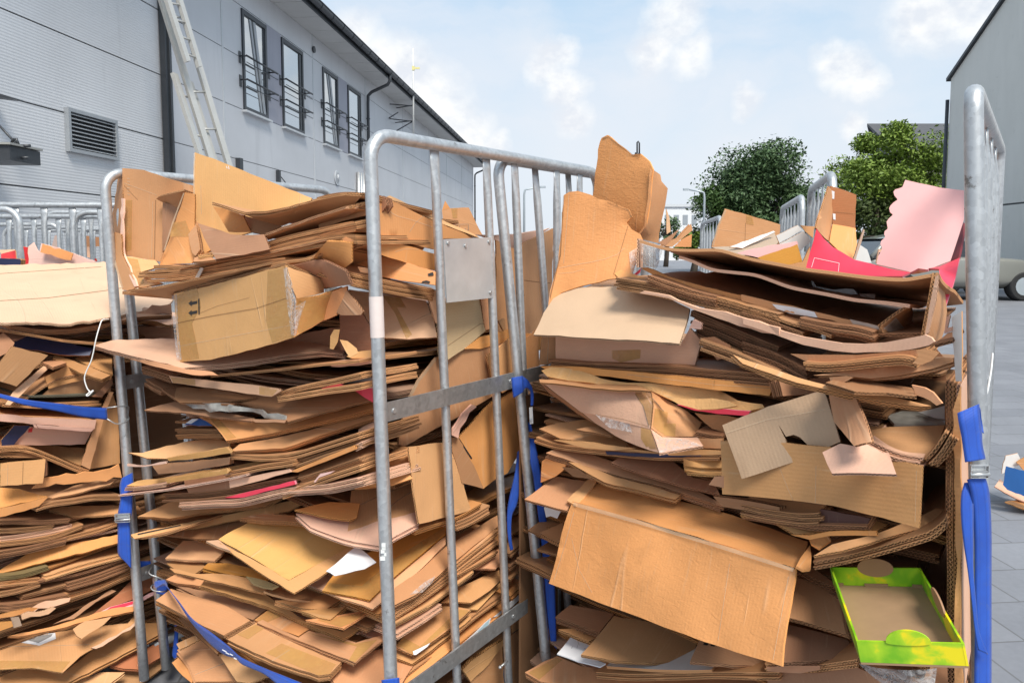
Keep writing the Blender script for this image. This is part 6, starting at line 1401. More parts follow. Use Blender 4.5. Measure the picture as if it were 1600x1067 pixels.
S('C2', '1180,860 1400,890 1590,930 1590,990 1240,925', 'flattened_box', 'dark board edges right of the long sloping boards', c='C', n='f', off=-.02, col='k2', L=3)
o = S('C2', '275,650 340,655 560,740 800,800 975,855 940,882 750,835 500,775', 'cardboard_sheet', 'brown strip with a bright lower edge above the big tilted box', c='C', n=(-.3, -.4, .8), off=-.03, col='k4', L=2)
S('C2', '112,640 150,615 265,650 240,700 190,738 100,775', 'cardboard_board', 'orange inner wall at the left above the corrugated flap', c='C', n='f', off=.03, col='k1')
o = S('C2', '-2,880 100,800 190,735 300,755 435,778 350,830 262,948 150,920', 'cardboard_flap', 'tan flap with a dark corrugated edge poking left past the posts', c='C', n=(-.25, -.3, .9), off=-.10, col='k0', th=.007)
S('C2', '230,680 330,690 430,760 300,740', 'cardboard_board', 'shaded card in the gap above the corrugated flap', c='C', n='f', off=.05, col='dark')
# big tilted box
t = thing('C3', '800,700', 'tilted_box', 'big orange box tilted forward, its wrinkled front filling the lower right stack', c='C', off=-.1, col='k1')
fr = S('P', '895,783 1000,812 1120,848 1180,866 1242,886 1232,960 1219,1040 1100,1002 980,957 857,911 872,850', 'front', c='C', offs=[-.05, -.05, -.06, -.06, -.06, -.10, -.15, -.15, -.15, -.15, -.1], col='k1', parent=t, mats=BOARD_W, bend=.012, rag=.6, wav=7)
tp = S('P', '886,783 898,770 917,752 1000,766 1130,800 1215,828 1262,846 1255,870 1242,886 1180,866 1120,848 1000,812 895,784', 'top', c='C', offs=[-.045, -.0, .06, .06, .06, .06, .05, -.0, -.06, -.06, -.06, -.05, -.05], col='k1', parent=t, bend=.004)
strip(fr, 'scuffed_fold', 'P', '896,787 1000,816 1120,852 1240,890', 6.0, PALEFOLD, .006, others=(tp,)); strip(fr, 'fold_line', 'P', '897,800 880,860 866,905', 1.2, PALEFOLD); strip(fr, 'fold_line', 'P', '893,840 905,890 925,925', .9, PALEFOLD); strip(fr, 'fold_line', 'P', '1140,880 1122,1000', 1, PALEFOLD); strip(fr, 'fold_line', 'P', '1232,900 1208,1030', 1.2, PALEFOLD)
S('P', '886,783 917,752 935,745 925,762 900,790', 'torn_corner', c='C', offs=[-.05, .05, .06, .03, -.06], col='k5', parent=t, mats=BOARD_T, rag=1)
S('C6', '335,738 360,690 420,610 430,680 425,760 380,765', 'torn_corner', c='C', offs=[-.07, -.05, -.0, -.02, -.06, -.07], col='k1', parent=t, mats=BOARD_T, rag=1.5)
S('C6', '415,560 470,545 540,548 555,580 480,630 430,600', 'torn_tape', c='C', offs=[-.0, .0, .01, .01, -.02, -.02], col='k1', parent=t, mats=BOARD_T, rag=1.2, bend=.01)
# below the tilted box
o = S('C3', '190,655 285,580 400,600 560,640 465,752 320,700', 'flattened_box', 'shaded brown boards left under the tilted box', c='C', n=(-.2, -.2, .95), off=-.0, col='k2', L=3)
S('C3', '95,125 240,60 230,180 200,185 150,160', 'cardboard_flap', 'brown board end left of the tilted box', c='C', n=(-.2, -.2, .95), off=.02, col='k4', L=2)
S('C3', '128,-30 150,-58 180,-50 215,-62 228,-5 205,38 165,22 140,30', 'paper_scrap', 'crumpled pale paper scrap behind the strap, left of the tilted box', c='C', n='f', off=.03, mats=PAPERM, th=.001, bend=.01, cat='paper')
S('C3', '210,725 300,720 440,780 400,800 330,775', 'cardboard_sheet', 'thin brown board over the white printed paper', c='C', n='u', off=-.0, col='k4', L=2)
o = S('C3', '200,878 290,770 430,802 350,880 505,942 470,962 330,925', 'paper_sheet', 'white printed paper sheet low at the left of the right cage', c='C', n=(-.15, -.2, .95), off=-.02, mats=PAPERM, th=.003, cat='paper')
for s in ('325,790 415,805', '325,790 340,830', '300,835 290,850', '330,830 325,850', '370,850 390,855'): strip(o, 'print_line', 'C3', s, .6, INKG)
o = S('C3', '350,888 450,780 555,645 800,690 1082,785 1035,932 800,940 560,930', 'cardboard_sheet', 'large smooth brown sheet under the tilted box', c='C', n=(-.15, -.25, .95), off=-.03, col='k4', L=1, th=.008)
S('C3', '1032,935 1095,800 1300,845 1590,955 1300,960', 'flattened_box', 'brown folded box with print marks right of the smooth sheet', c='C', n=(-.15, -.25, .95), off=-.035, col='k4', th=.008)
decal(LAST[-1], 'print', 'C3', '1120,812 1150,818 1140,832 1115,826', INK); decal(LAST[-1], 'print', 'C3', '1165,822 1195,826 1185,838 1160,834', INK)
E('C3', '510,962 800,985 1165,980', 'white_board', 'white board edge lying below the smooth brown sheet', 'C', .3, L=1, mats=WHITEM, off=-.03, th=.006)
E('C3', '445,1000 700,1012 880,1005 1160,995 1590,1000', 'flattened_box', 'thin torn boards below the white board edge', 'C', .3, L=2, col='k0', off=-.025)
o = S('C3', '0,1000 120,930 205,900 350,962 480,985 900,1012 1350,1040 1590,1060 1590,1140 800,1140 100,1060', 'flattened_box', 'wide tan box top with tape across the bottom of the right cage', c='C', n=(-.15, -.2, .95), off=-.07, col='k0', L=2, th=.008)
decal(o, 'packing_tape', 'C3', '20,1000 200,905 235,920 90,1045', TAPE)
o = S('C7', '112,660 160,420 300,440 430,490 490,770 330,720 200,680', 'cardboard_sheet', 'dim brown sheet between the tilted box and the green tray', c='C', n=(-.2, -.3, .9), off=.0, col='k4', L=2)
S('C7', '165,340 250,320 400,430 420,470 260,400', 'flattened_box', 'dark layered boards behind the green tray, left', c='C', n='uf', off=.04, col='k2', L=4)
S('C7', '80,935 120,700 300,740 500,790 545,905 300,925', 'cardboard_sheet', 'brown sheet lying lower left of the green tray', c='C', n=(-.15, -.25, .95), off=-.02, col='k2', L=2)
E('C7', '-20,945 250,955 555,915', 'flattened_box', 'bright thin edges left below the green tray', 'C', .3, L=2, col='k0', off=-.03)
S('C7', '-10,965 120,955 325,958 322,985 200,1005 0,992', 'cardboard_flap', 'torn tan flap left below the green tray', c='C', n='f', off=-.05, col='k0', rag=1.5)
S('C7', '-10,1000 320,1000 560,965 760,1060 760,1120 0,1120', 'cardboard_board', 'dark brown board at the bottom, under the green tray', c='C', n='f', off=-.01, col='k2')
S('C7', '555,955 700,965 900,975 1060,970 1050,1060 950,1120 760,1120 640,1040', 'plastic_film', 'crumpled clear plastic film hanging under the green tray', c='C', n='f', off=-.035, mats=(CLEAR, CLEAR, CLEAR), th=.002, bend=.03, cat='plastic film', wav=14)
# V of two long boards and pieces above the tray
o = S('C6', '445,672 560,600 830,540 1080,450 1210,380 1265,390 1262,425 1130,500 960,545 800,592 620,640', 'cardboard_sheet', 'upper of two curved dark boards above the green tray', c='C', n=(-.3, -.3, .9), off=-.02, col='k4')
E('C6', '440,708 620,670 830,612 1000,565 1190,510 1262,440', 'cardboard_sheet', 'lower of two curved dark boards above the green tray', 'C', .3, L=2, col='k4', off=-.02)
S('C6', '300,540 420,545 540,520 830,518 838,550 700,545 540,548 420,572', 'torn_cardboard', 'orange torn box lip above the two curved boards', c='C', n='f', off=-.03, col='k1', rag=1.2)
o = S('C6', '-10,420 160,440 330,540 540,520 660,510 830,515 930,460 760,430 480,400 0,330', 'flattened_box', 'shaded red-brown box top over the orange torn lip', c='C', n=(-.2, -.2, .95), off=-.01, col='k4')
E('C6', '-10,350 150,385 360,410 480,400', 'flattened_box', 'corrugated layers under the big front panel, left', 'C', .3, L=3, col='k4', off=-.02)
E('C6', '-10,395 250,440 450,472 640,480 780,490', 'flattened_box', 'film-wrapped dark layers under the big front panel', 'C', .3, L=2, col='k2', off=-.02)
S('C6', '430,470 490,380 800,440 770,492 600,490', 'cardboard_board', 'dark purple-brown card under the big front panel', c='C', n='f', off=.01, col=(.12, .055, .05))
# big front panel, ripped panel and flaps
o = S('P', '1128,688 1180,690 1228,692 1300,700 1395,722 1415,722 1442,728 1440,775 1437,824 1380,808 1300,790 1210,778 1131,771', 'cardboard_board', 'big flat brown panel hanging across the right stack', c='C', n='f', off=-.05, col='k0', rag=.6, bend=.008)
strip(o, 'fold_line', 'P', '1218,730 1232,765 1240,782', .9, PALEFOLD); strip(o, 'fold_line', 'P', '1275,728 1274,785', .9, PALEFOLD); strip(o, 'fold_line', 'P', '1432,735 1430,815', .9, PALEFOLD)
o = S('P', '1129,664 1200,635 1286,609 1292,622 1302,655 1313,690 1290,700 1271,708 1262,695 1250,683 1240,679 1228,682 1222,672 1216,663 1226,684 1239,722 1200,735 1159,748 1145,708', 'torn_cardboard', 'ripped tan panel with a step-shaped tear, on the big flat panel', c='C', n=(-.6, -.75, .15), off=-.075, col=(.47, .32, .19), rag=.6, bend=.003)
strip(o, 'fold_line', 'P', '1135,676 1200,655 1297,638', 1.6, PALEFOLD)
S('C5', '540,525 610,500 672,478 700,530 760,680 810,840 760,850 700,867 640,790 580,720 558,620', 'cardboard_flap', 'narrow brown flap bent over beside the ripped panel', c='C', offs=[-.0, .0, .0, -.02, -.06, -.09, -.10, -.10, -.06, -.03, -.0], col='k4')
S('C5', '500,905 610,852 700,868 770,850 830,880 880,910 915,905 940,980 962,1042 760,1035 560,1038 530,980', 'cardboard_flap', 'pinkish tan flap bent outward at the foot of the narrow one', c='C', offs=[-.08, -.07, -.09, -.07, -.06, -.05, -.05, -.08, -.11, -.12, -.12, -.1], col='k3')
o = S('C5', '760,770 900,745 1265,740 1230,830 1130,945 1010,930 900,905 810,830', 'cardboard_sheet', 'smooth brown sheet right of the narrow bent flap', c='C', n=(-.2, -.3, .9), off=-.01, col='k4')
E('C5', '800,830 900,885 1000,920 1132,935', 'flattened_box', 'layered pale edges right of the pinkish flap', 'C', .3, L=3, col='k3', off=-.03)
E('C5', '1130,945 1190,890 1260,780', 'flattened_box', 'curled board ends beside the upright boards', 'C', .3, L=3, col='k4', off=-.02)
S('C5', '900,690 1000,660 1110,660 1265,715 1265,740 1100,750 950,735', 'silver_film', 'silvery grey film catching light in the dark gap', c='C', n='u', off=.08, mats=(PLASTIC, PLASTIC, PLASTIC), bend=.012, cat='plastic film')
S('C5', '1100,655 1265,615 1265,700 1200,690', 'white_card', 'pale card glimpsed in the gap beside the upright boards', c='C', n='f', off=.15, mats=WHITEM)
# middle dark bundle
o = S('C5', '-60,290 100,350 350,440 540,495 700,522 900,552 1100,600 1180,620 1120,622 880,590 560,525 340,470 0,345', 'cardboard_sheet', 'long light edged board running down to the rolled end', c='C', n=(-.3, -.5, .8), off=-.02, col='k0', L=2)
S('C5', '520,470 600,435 690,430 900,468 1060,490 1090,545 900,520 700,520 590,490', 'cardboard_sheet', 'dark creased sheet above the rolled end', c='C', n='u', off=.0, col='k2', bend=.008)
S('C5', '1070,482 1150,500 1200,530 1255,598 1220,612 1180,580 1140,560 1095,545', 'rolled_card', 'rolled tan end of the long light edged board', c='C', n='f', off=-.04, col='k0', bend=.012, mats=BOARD_T, rag=1.2)
S('C5', '540,440 640,430 690,440 600,490 560,490', 'torn_cardboard', 'crinkled brown corner over the narrow bent flap', c='C', n='f', off=-.03, col='k4', rag=1.5)
o = S('C5', '445,425 650,400 830,385 1000,360 1250,312 1322,318 1315,340 1180,385 980,430 800,448 640,430', 'flattened_box', 'brown bowed box with torn right end, mid right stack', c='C', n=(-.5, -.6, .5), off=-.03, col='k4', rag=.9, L=2)
E('C5', '380,345 480,360 650,345 830,320 1000,302 1070,325', 'flattened_box', 'bowed corrugated edge above the box with torn right end', 'C', .3, L=2, col='k0', off=-.03)
S('C5', '300,292 480,298 700,300 900,285 1090,265 1100,300 1000,305 800,325 560,345 400,340', 'flattened_box', 'shaded bowed face under the outer carton', c='C', n='f', off=-.0, col='k4')
S('C5', '1085,268 1140,262 1225,285 1180,335 1120,360 1060,352 1095,310', 'cardboard_flap', 'smooth folded tan end at the right of the bowed edge', c='C', n='f', off=-.035, col='k0')
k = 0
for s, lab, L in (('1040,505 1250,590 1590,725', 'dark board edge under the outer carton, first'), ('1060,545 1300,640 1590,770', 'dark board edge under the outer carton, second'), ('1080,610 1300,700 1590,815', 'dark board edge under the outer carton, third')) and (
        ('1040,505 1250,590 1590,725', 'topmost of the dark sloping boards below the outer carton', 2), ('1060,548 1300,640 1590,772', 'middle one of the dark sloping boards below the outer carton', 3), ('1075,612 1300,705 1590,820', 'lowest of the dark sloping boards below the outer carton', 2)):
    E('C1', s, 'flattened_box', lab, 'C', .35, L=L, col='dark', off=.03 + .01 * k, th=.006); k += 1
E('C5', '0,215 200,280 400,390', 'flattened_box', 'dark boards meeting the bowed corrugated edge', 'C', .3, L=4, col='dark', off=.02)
E('C1', '1095,680 1250,740 1590,885', 'flattened_box', 'brown boards with a pale lower edge above the long light edged board', 'C', .3, L=3, col='k4', off=-.0)
S('C1', '1030,610 1060,555 1110,580 1105,618', 'torn_cardboard', 'small torn tan corner right of the wide pale flap', c='C', n='f', off=-.0, col='k3', rag=1.5)
S('C1', '1100,672 1180,665 1280,720 1300,780 1200,810', 'cardboard_flap', 'dark torn flap right of the pale-flap carton', c='C', n='f', off=.02, col='k2', rag=1.5)
# nested open cartons on top
t = thing('C4', '1200,1050', 'open_carton', 'large open carton lying on its side at the top of the right cage', c='C', off=.05, col='k4')
E('P', '1000,374 1020,380 1042,386 1080,389 1128,388 1150,396 1177,403 1260,420 1330,428 1360,431 1417,434 1440,430 1466,426', 'top_panel', None, 'C', .5, -.075, col='k4', parent=t, mats=BOARD_T, off=.0, bend=.006)
S('P', '999,373 1006,376 1005,418 999,418', 'left_end', c='C', offs=[.0, .25, .25, .0], col='k3', parent=t)
S('P', '1464,427 1471,430 1476,460 1480,487 1476,515 1470,533 1455,535 1446,528 1452,500 1460,460', 'right_end', c='C', offs=[.0, .10, .22, .26, .26, .24, .12, .0, .0, .0], col='k0', parent=t)
S('P', '1462,432 1466,430 1462,470 1450,520 1444,526 1452,480', 'right_rim', c='C', offs=[-.012] * 6, col='k3', parent=t)
S('C1', '718,392 740,380 900,408 960,440 1090,488 1250,510 1590,608 1590,650 1480,640 1200,550 1050,495 900,425', 'front_flange', c='C', offs=[-.02] * 6 + [-.03, -.03, -.02, -.02, -.02, -.02], col='k3', parent=t, mats=BOARD_T, rag=1.2)
S('C5', '-4,66 120,100 250,150 380,185 500,205 620,225 750,230 880,222 1000,200 1100,182 1140,172 1180,190 1200,215 1160,240 1060,262 900,280 700,285 560,272 380,235 200,170 0,105', 'front_flange', c='C', offs=[-.03] * 21, col='k3', parent=t, mats=BOARD_T, rag=.6)
E('P', '1030,436 1150,470 1250,500 1350,520 1448,520', 'floor', None, 'C', .5, .01, col='k2', parent=t, off=.03)
t = thing('C4', '900,1050', 'nested_carton', 'shallower carton nested inside the open one, a barcode label on its end', c='C', off=.08, col='k3')
E('P', '1061,401 1075,404 1112,421 1180,428 1235,448 1300,460 1335,468 1390,473 1422,477', 'top_panel', None, 'C', .42, -.02, col='k3', parent=t, mats=BOARD_T, off=.03, bend=.006)
S('C4', '862,1000 950,930 1038,868 1052,880 1072,925 1060,990 1045,1045 930,1062 880,1040', 'end_wall', c='C', offs=[.03, .035, .03, .08, .16, .2, .16, .06, .03], col='k4', parent=t)
f = LAST[-1]; decal(f, 'barcode_label', 'C4', '885,1015 960,948 1015,1020 950,1055', plain('faded_label', (.42, .34, .28), .6))
for i in range(6): strip(f, 'barcode_line', 'C4', '%g,%g %g,%g' % (925 + i * 8, 985 - i * 7, 948 + i * 8, 1018 - i * 6), .5, INK, .003)
strip(f, 'label_rim', 'C4', '885,1015 960,948 1015,1020', .5, PAPER, .003)
S('C1', '722,235 760,232 800,245 900,290 1130,355 1590,465 1590,510 1400,480 1100,400 900,340 770,262', 'front_wall', c='C', offs=[.05] * 11, col='k1', parent=t, rag=.6)
S('C4', '-4,800 200,850 320,872 470,912 620,950 780,980 862,1000 880,1040 740,1030 560,960 440,940 200,895 0,840', 'front_wall', c='C', offs=[.035] * 13, col='k0', parent=t, rag=.6)
f = LAST[-1]; decal(f, 'white_print', 'C4', '185,860 320,880 450,910 470,945 300,920 215,890', PAPER); decal(f, 'white_print', 'C4', '670,955 780,980 860,1000 870,1020 740,1005 690,985', plain('dull_label', (.5, .4, .33), .6))
S('C1', '720,60 745,70 890,105 870,140 830,235 760,225 722,150', 'plastic_film', 'clear film caught on the left corner of the open carton', c='C', n='f', off=.12, mats=(CLEAR, CLEAR, CLEAR), th=.001, bend=.02, cat='plastic film', wav=14)
S('C4', '425,712 440,720 460,750 560,770 640,765 690,768 720,800 560,785 440,752', 'torn_paper', 'torn white paper tuck standing in the open carton', c='C', n='f', off=.2, mats=PAPERM, th=.001, bend=.008, rag=2, cat='paper')
S('C4', '730,795 830,798 828,828 740,812', 'torn_paper', 'small grey torn scrap right of the white paper tuck', c='C', n='f', off=.2, col='grey', mats=BOARD_T, th=.001, rag=1.5, cat='paper')
k = 0
for s, lab, L, col in (('570,292 740,318 1060,385 1590,520', 'layered board ends just below the nested carton', 4, 'k4'), ('770,275 900,320 1050,375 1200,410', 'thin dark plies at the left of the nested carton', 3, 'k2'), ('1050,380 1300,440 1590,540', 'smooth brown lip below the nested carton', 2, 'k0')):
    E('C1', s, 'flattened_box', lab, 'C', .3, L=L, col=col, off=.0, th=.005); k += 1
for s, lab, L, col in (('0,870 120,890 240,950 350,985 420,992 560,1050', 'wavy brown ply under the nested carton, right part', 1, 'k4'), ('360,940 560,985 720,1010 820,1045', 'layered plies beneath the barcode carton', 3, 'k2'), ('0,905 200,970 380,1040', 'dark ply under the wavy brown one', 2, 'k2')):
    E('C4', s, 'flattened_box', lab, 'C', .3, L=L, col=col, off=.0, th=.006, bend=.006)
S('P', '1290,500 1400,470 1476,560 1488,700 1492,1090 1290,1090', 'cardboard_board', 'added dark board at the back of the right cage, standing in for the black gap behind the green tray', c='C', offs=[.6] * 6, col='k2', reg=False)  # added board; its dark colour stands in for the black of the gap
lp = [(-.02 + .58 * t, 1.99 + .81 * t) for t in (.02, .9)]
MB().obox(((lp[0][0] + lp[1][0]) / 2 + .03, (lp[0][1] + lp[1][1]) / 2 - .02, .55), ((lp[1][0] - lp[0][0]) / 2, (lp[1][1] - lp[0][1]) / 2, 0), (.0024, -.0017, 0), (0, 0, .45)).build('cardboard_board', [KRAFT], None, (.24, .125, .062))  # added board, dark brown so the gap between the posts reads dark
setp(COL.objects[-1], 'added dark board along the left panel of the right cage, darkening the gap behind the blue straps', 'cardboard')
# upright boards by the right post and white board
for i, (x0, x1, col, lab) in enumerate(((1477, 1482, 'k2', 'leftmost of the upright boards beside the right post'), (1483, 1488, 'k4', 'dark upright board, second from the left beside the right post'), (1489, 1494, 'k0', 'lighter upright board beside the right post'), (1495, 1500, 'k3', 'upright board nearest to the right post'))):
    E('P', '%g,%g %g,%g %g,%g' % (x0, 597 + i * 2, x0 + 1, 800, x0 + 4, 1085), 'upright_board', lab, 'C', .5, L=1, col=col, off=.02, th=.0048, bend=.004, inw=(.58, .81, 0))
strip_o = S('P', '1489,640 1500,604 1502,700 1500,860 1504,1080 1492,1080 1494,900 1490,760', 'torn_cardboard', 'ragged peeling liner along the upright boards', c='C', n='f', off=-.0, col='k0', rag=2, mats=BOARD_T, bend=.006)
S('C5', '1310,62 1372,25 1372,462 1332,462 1325,300', 'white_board', 'narrow white board upright beside the right post', c='C', n='f', off=.03, mats=WHITEM)
S('C5', '1280,130 1310,122 1308,150 1262,165 1275,60 1300,50', 'cardboard_flap', 'pink-brown flap end at the right corner of the open carton', c='C', n='f', off=.02, col='k3', rag=1)
strip_ = E('C5', '1200,235 1310,205', 'cardboard_sheet', 'thin dark board edge crossing to the white board', 'C', .2, col='dark', off=.0)
# pink board and magenta liner
S('C4', '1018,86 1100,105 1240,135 1385,152 1385,330 1340,470 1300,592 1180,640 1062,665 940,635 838,612 850,560 872,520 870,500 862,485 868,465 885,450 893,440 886,425 888,405 905,392 908,385 905,370 901,345 915,325 938,305 938,298 922,285 917,262 925,245 945,225 968,210 968,203 950,182 944,160 955,145 975,140 1000,130', 'pink_board', 'large pale pink board with a scalloped left edge', c='C', n=(-.5, -.8, .28), off=.40, mats=PINKM, rag=.4, bend=.004)
S('C4', '1388,355 1385,440 1350,575 1298,592 1340,475', 'dark_red_card', 'dark red side edge right of the pink board', c='C', offs=[.5, .46, .4, .42, .46], mats=(plain('dark_red', (.16, .015, .02), .6),) * 3)
o = S('C4', '462,388 510,450 560,500 700,590 860,625 1062,666 1100,660 1230,625 1358,572 1330,700 1268,875 1240,760 1232,650 1100,640 1000,690 800,690 600,680 390,660 420,540', 'magenta_liner', 'bright pink-red liner draped behind the open carton', c='C', offs=[.45, .45, .45, .42, .40, .38, .38, .36, .34, .30, .24, .25, .3, .36, .36, .38, .4, .42, .45], mats=MAGM, bend=.01, rag=.3)
for s in ('450,572 605,605', '605,605 600,658', '450,572 432,632'): strip(o, 'white_outline', 'C4', s, .7, PAPER)
for s in ('1245,755 1258,765', '1258,765 1254,790'): strip(o, 'white_outline', 'C4', s, .7, PAPER)
# tall narrow box
t = thing('C4', '620,560', 'tall_narrow_box', 'tall narrow open box standing up behind the pink-red liner', c=None, off=2.25, col='k1')
S('C4', '548,125 562,150 560,360 545,470 520,450 466,385', 'left_side', c=None, offs=[2.2, 2.3, 2.3, 2.2, 2.15, 2.1], col='k0', parent=t)
S('C4', '550,123 640,150 712,178 708,388 565,362', 'back', c=None, offs=[2.3] * 5, col=(.40, .155, .06), parent=t)
f = LAST[-1]; strip(f, 'fold_line', 'C4', '570,285 708,298', 1, FOLD)
decal(f, 'white_tab', 'C4', '558,152 576,158 574,205 560,202', PAPER); decal(f, 'white_tab', 'C4', '565,295 582,298 582,335 568,332', PAPER)
S('C4', '562,365 708,388 718,490 692,582 600,530 543,472', 'front', c=None, offs=[2.28, 2.28, 2.2, 2.12, 2.14, 2.18], col='k1', parent=t)
S('C4', '690,582 740,440 758,393 766,400 742,480 705,585', 'grey_card_edge', 'grey card edge right of the tall narrow box', c=None, offs=[2.1] * 6, col='grey')
S('C4', '735,490 780,520 808,605 700,590', 'grey_card', 'triangular grey card between the tall box and the pink board', c=None, offs=[2.15] * 4, mats=WHITEM)
S('C4', '835,600 850,520 880,515 880,530 850,540 845,610', 'torn_paper', 'orange and white scrap left of the pink board foot', c=None, offs=[2.0] * 6, col='k3', mats=BOARD_T)
# cartons and white flaps behind
t = thing('P', '1170,392', 'tan_carton', 'tan box with a pale torn left edge, in front of the dark tree', c=None, off=2.7, col='k0')
S('P', '1112,386 1122,352 1133,326 1175,338 1219,351 1216,382 1200,398', 'front', c=None, offs=[2.7] * 7, col='k0', parent=t)
f = LAST[-1]; strip(f, 'torn_edge', 'P', '1134,328 1122,354 1114,384', 3, PALEFOLD); decal(f, 'packing_tape', 'P', '1166,335 1176,338 1178,352 1166,350', TAPE); strip(f, 'fold_line', 'P', '1165,348 1164,380', .8, FOLD)
S('P', '1112,388 1140,386 1209,361 1216,378 1200,395 1150,400', 'grey_flap', 'pinkish grey flap lying in front of the tan box', c=None, offs=[2.5, 2.5, 2.55, 2.5, 2.4, 2.4], col=(.45, .34, .27))
S('P', '1140,386 1209,360 1212,362 1160,388', 'white_flap', 'thin white flap edge above the pinkish grey flap', c=None, offs=[2.45, 2.5, 2.5, 2.45], mats=WHITEM)
S('P', '1213,368 1247,352 1254,360 1218,380', 'white_flap', 'white box flap, upper one, beside the roll cage', c=None, offs=[2.35] * 4, mats=WHITEM)
S('P', '1218,381 1256,362 1268,377 1252,391 1224,394', 'white_flap', 'white box flap, lower one, beside the magenta liner', c=None, offs=[2.3] * 5, mats=WHITEM)
S('P', '1152,396 1180,388 1246,377 1248,383 1190,404', 'pink_flap', 'pale pink flap over the orange box end', c=None, offs=[2.2] * 5, mats=PINKM)
S('P', '1184,403 1246,382 1254,409 1225,416 1200,412', 'orange_box', 'orange box end in front of the pale pink flap', c=None, offs=[2.15] * 5, col=(.60, .27, .05))
S('P', '1225,416 1254,409 1262,392 1266,385 1262,425 1240,424', 'cardboard_board', 'tan panel beside the orange box end', c=None, offs=[2.12] * 6, col='k0')
S('P', '1250,352 1272,354 1270,372 1258,362', 'cardboard_board', 'small tan carton corner between the roll cages', c=None, offs=[2.9] * 4, col='k0')
for i, (s, lab, col) in enumerate((('1028,380 1048,368 1062,358 1052,372 1040,384', 'brown board ends in the far heap, upper left', 'k4'), ('1032,384 1060,372 1080,350 1082,360 1050,386', 'tan boards slanting up in the far heap', 'k0'), ('1054,386 1066,374 1081,366 1080,386', 'tan box corner at the right of the far heap', 'k1'), ('1056,384 1068,379 1072,387', 'small brown triangle at the foot of the far heap', 'k2'), ('1041,326 1046,340 1048,362 1042,366', 'thin pale board upright behind the far heap', 'k3'))):
    S('P', s, 'cardboard_sheet', lab, c=None, n='c', offs=[2.6 + .1 * i] * len(s.split()), col=col, rag=.4, L=2 if i < 2 else 1, th=.008)

# metal hook at the tip of the torn board
a = at(995.5, 242, 2.1); b_ = at(995.5, 223, 2.1); m = MB().tube([a, b_, at(997, 221, 2.1), at(999, 224, 2.1), at(999, 240, 2.1)], .0022, 8).tube([at(992, 240, 2.1), at(1001, 242, 2.1)], .0035, 6)
h = m.build('metal_hook', DARKMETAL); setp(h, 'small dark metal hook standing up behind the tall torn board', 'hook')

# ---------------------------------------------------------- green tray
m_, nt, b = nmat('green_yellow_print'); g = NG(nt); co = g.n('ShaderNodeTexCoord').outputs['Object']
n1 = g.noise(co, 13, 2, .5, .6); n2 = g.noise(co, 38, 3, .6, .5); se = g.n('ShaderNodeSeparateXYZ'); g.link(co, se.inputs[0])
f_ = g.math('ADD', n1, g.math('MULTIPLY', g.math('SUBTRACT', n2, .5), .3)); c_ = g.mix(g.ramp(f_, [(.42, 0.), (.58, 1.)]), (.17, .44, .012), (.38, .60, .02))
c_ = g.mix(g.ramp(f_, [(.58, 0.), (.64, 1.)]), c_, (.80, .67, .012)); g.link(c_, b.inputs['Base Color']); b.inputs['Roughness'].default_value = .35
GREEN = m_; GRM = (GREEN, KEDGE, KRAFT)
BL, BR_, FR_, FL = at(1297, 885, 1.285), at(1438, 886.5, 1.215), at(1507, 1005, .985), at(1338, 1001, 1.045)
# floor corners: offset down along tray normal
tn = ((BR_ - BL).cross(FL - BL)).normalized()
if tn.z < 0: tn = -tn
hh = .033
tray = empty('fruit_tray', FL - tn * hh, 'small green and yellow printed cardboard tray with round tabs', 'tray', None, COLS['k4'])
tray['_o'] = list(FL - tn * hh)
def slab(a, b, c, d, n, th=.003):   # quad a-b-c-d thickened along -n
    n = Vector(n).normalized() * th; return [a - n, b - n, c - n, d - n, a, b, c, d]
dn = -tn * hh; ce = (BL + BR_ + FR_ + FL) / 4
MB().hexa(slab(BL + dn, BR_ + dn, FR_ + dn, FL + dn, tn, .003)).build('floor', plain('tray_board', (.36, .225, .125), .7, var=.15, scale=25), tray)
for (a, c) in ((BL, BR_), (BR_, FR_), (FR_, FL), (FL, BL)):
    out = (c - a).cross(tn).normalized(); 
    if out.dot((a + c) / 2 - ce) < 0: out = -out
    e = (c - a).normalized() * .0001
    MB().hexa(slab(a + dn * .99 + e, c + dn * .99 - e, c - e, a + e, out, .003)).build('side', GREEN, tray)
# inner liner teeth along the back and left walls
inb = -((BR_ - BL).cross(tn)).normalized(); inb = inb if inb.dot(ce - BL) > 0 else -inb
for (t0, t1) in ((.02, .12), (.36, .62), (.88, .99)):
    p = BL.lerp(BR_, t0) + dn; q = BL.lerp(BR_, t1) + dn
    MB().hexa([p + inb * .0035, q + inb * .0035, q + inb * .006, p + inb * .006, p + inb * .0035 + tn * .005, q + inb * .0035 + tn * .005, q + inb * .006 + tn * .005, p + inb * .006 + tn * .005]).build('liner_tooth', plain('tray_board_dark', (.33, .2, .11), .7), tray)
def tab(a, c, t, w, h0, h1, mat, name, off=.0):
    m = a.lerp(c, t); e = (c - a).normalized(); out = e.cross(tn).normalized(); out = out if out.dot(m - ce) > 0 else -out
    V = [m + e * math.cos(k * math.pi / 16) * w + tn * (math.sin(k * math.pi / 16) * (h1 if k <= 16 else h0)) for k in range(32)]
    V = [v + out * off for v in V]; n = out * .0025
    MB().add([v for v in V] + [v + n for v in V], [tuple(range(32)), tuple(range(63, 31, -1))] + [(k, 32 + k, 32 + (k + 1) % 32, (k + 1) % 32) for k in range(32)]).build(name, mat, tray)
BRN = plain('tray_tab_board', (.40, .22, .12), .7, var=.15)
tab(BL, BR_, .515, .0285, .016, .017, BRN, 'tab', -.004); tab(BR_, FR_, .50, .036, .016, .016, BRN, 'tab', -.004); tab(FL, FR_, .495, .029, .004, .019, GREEN, 'tab', -.0005)
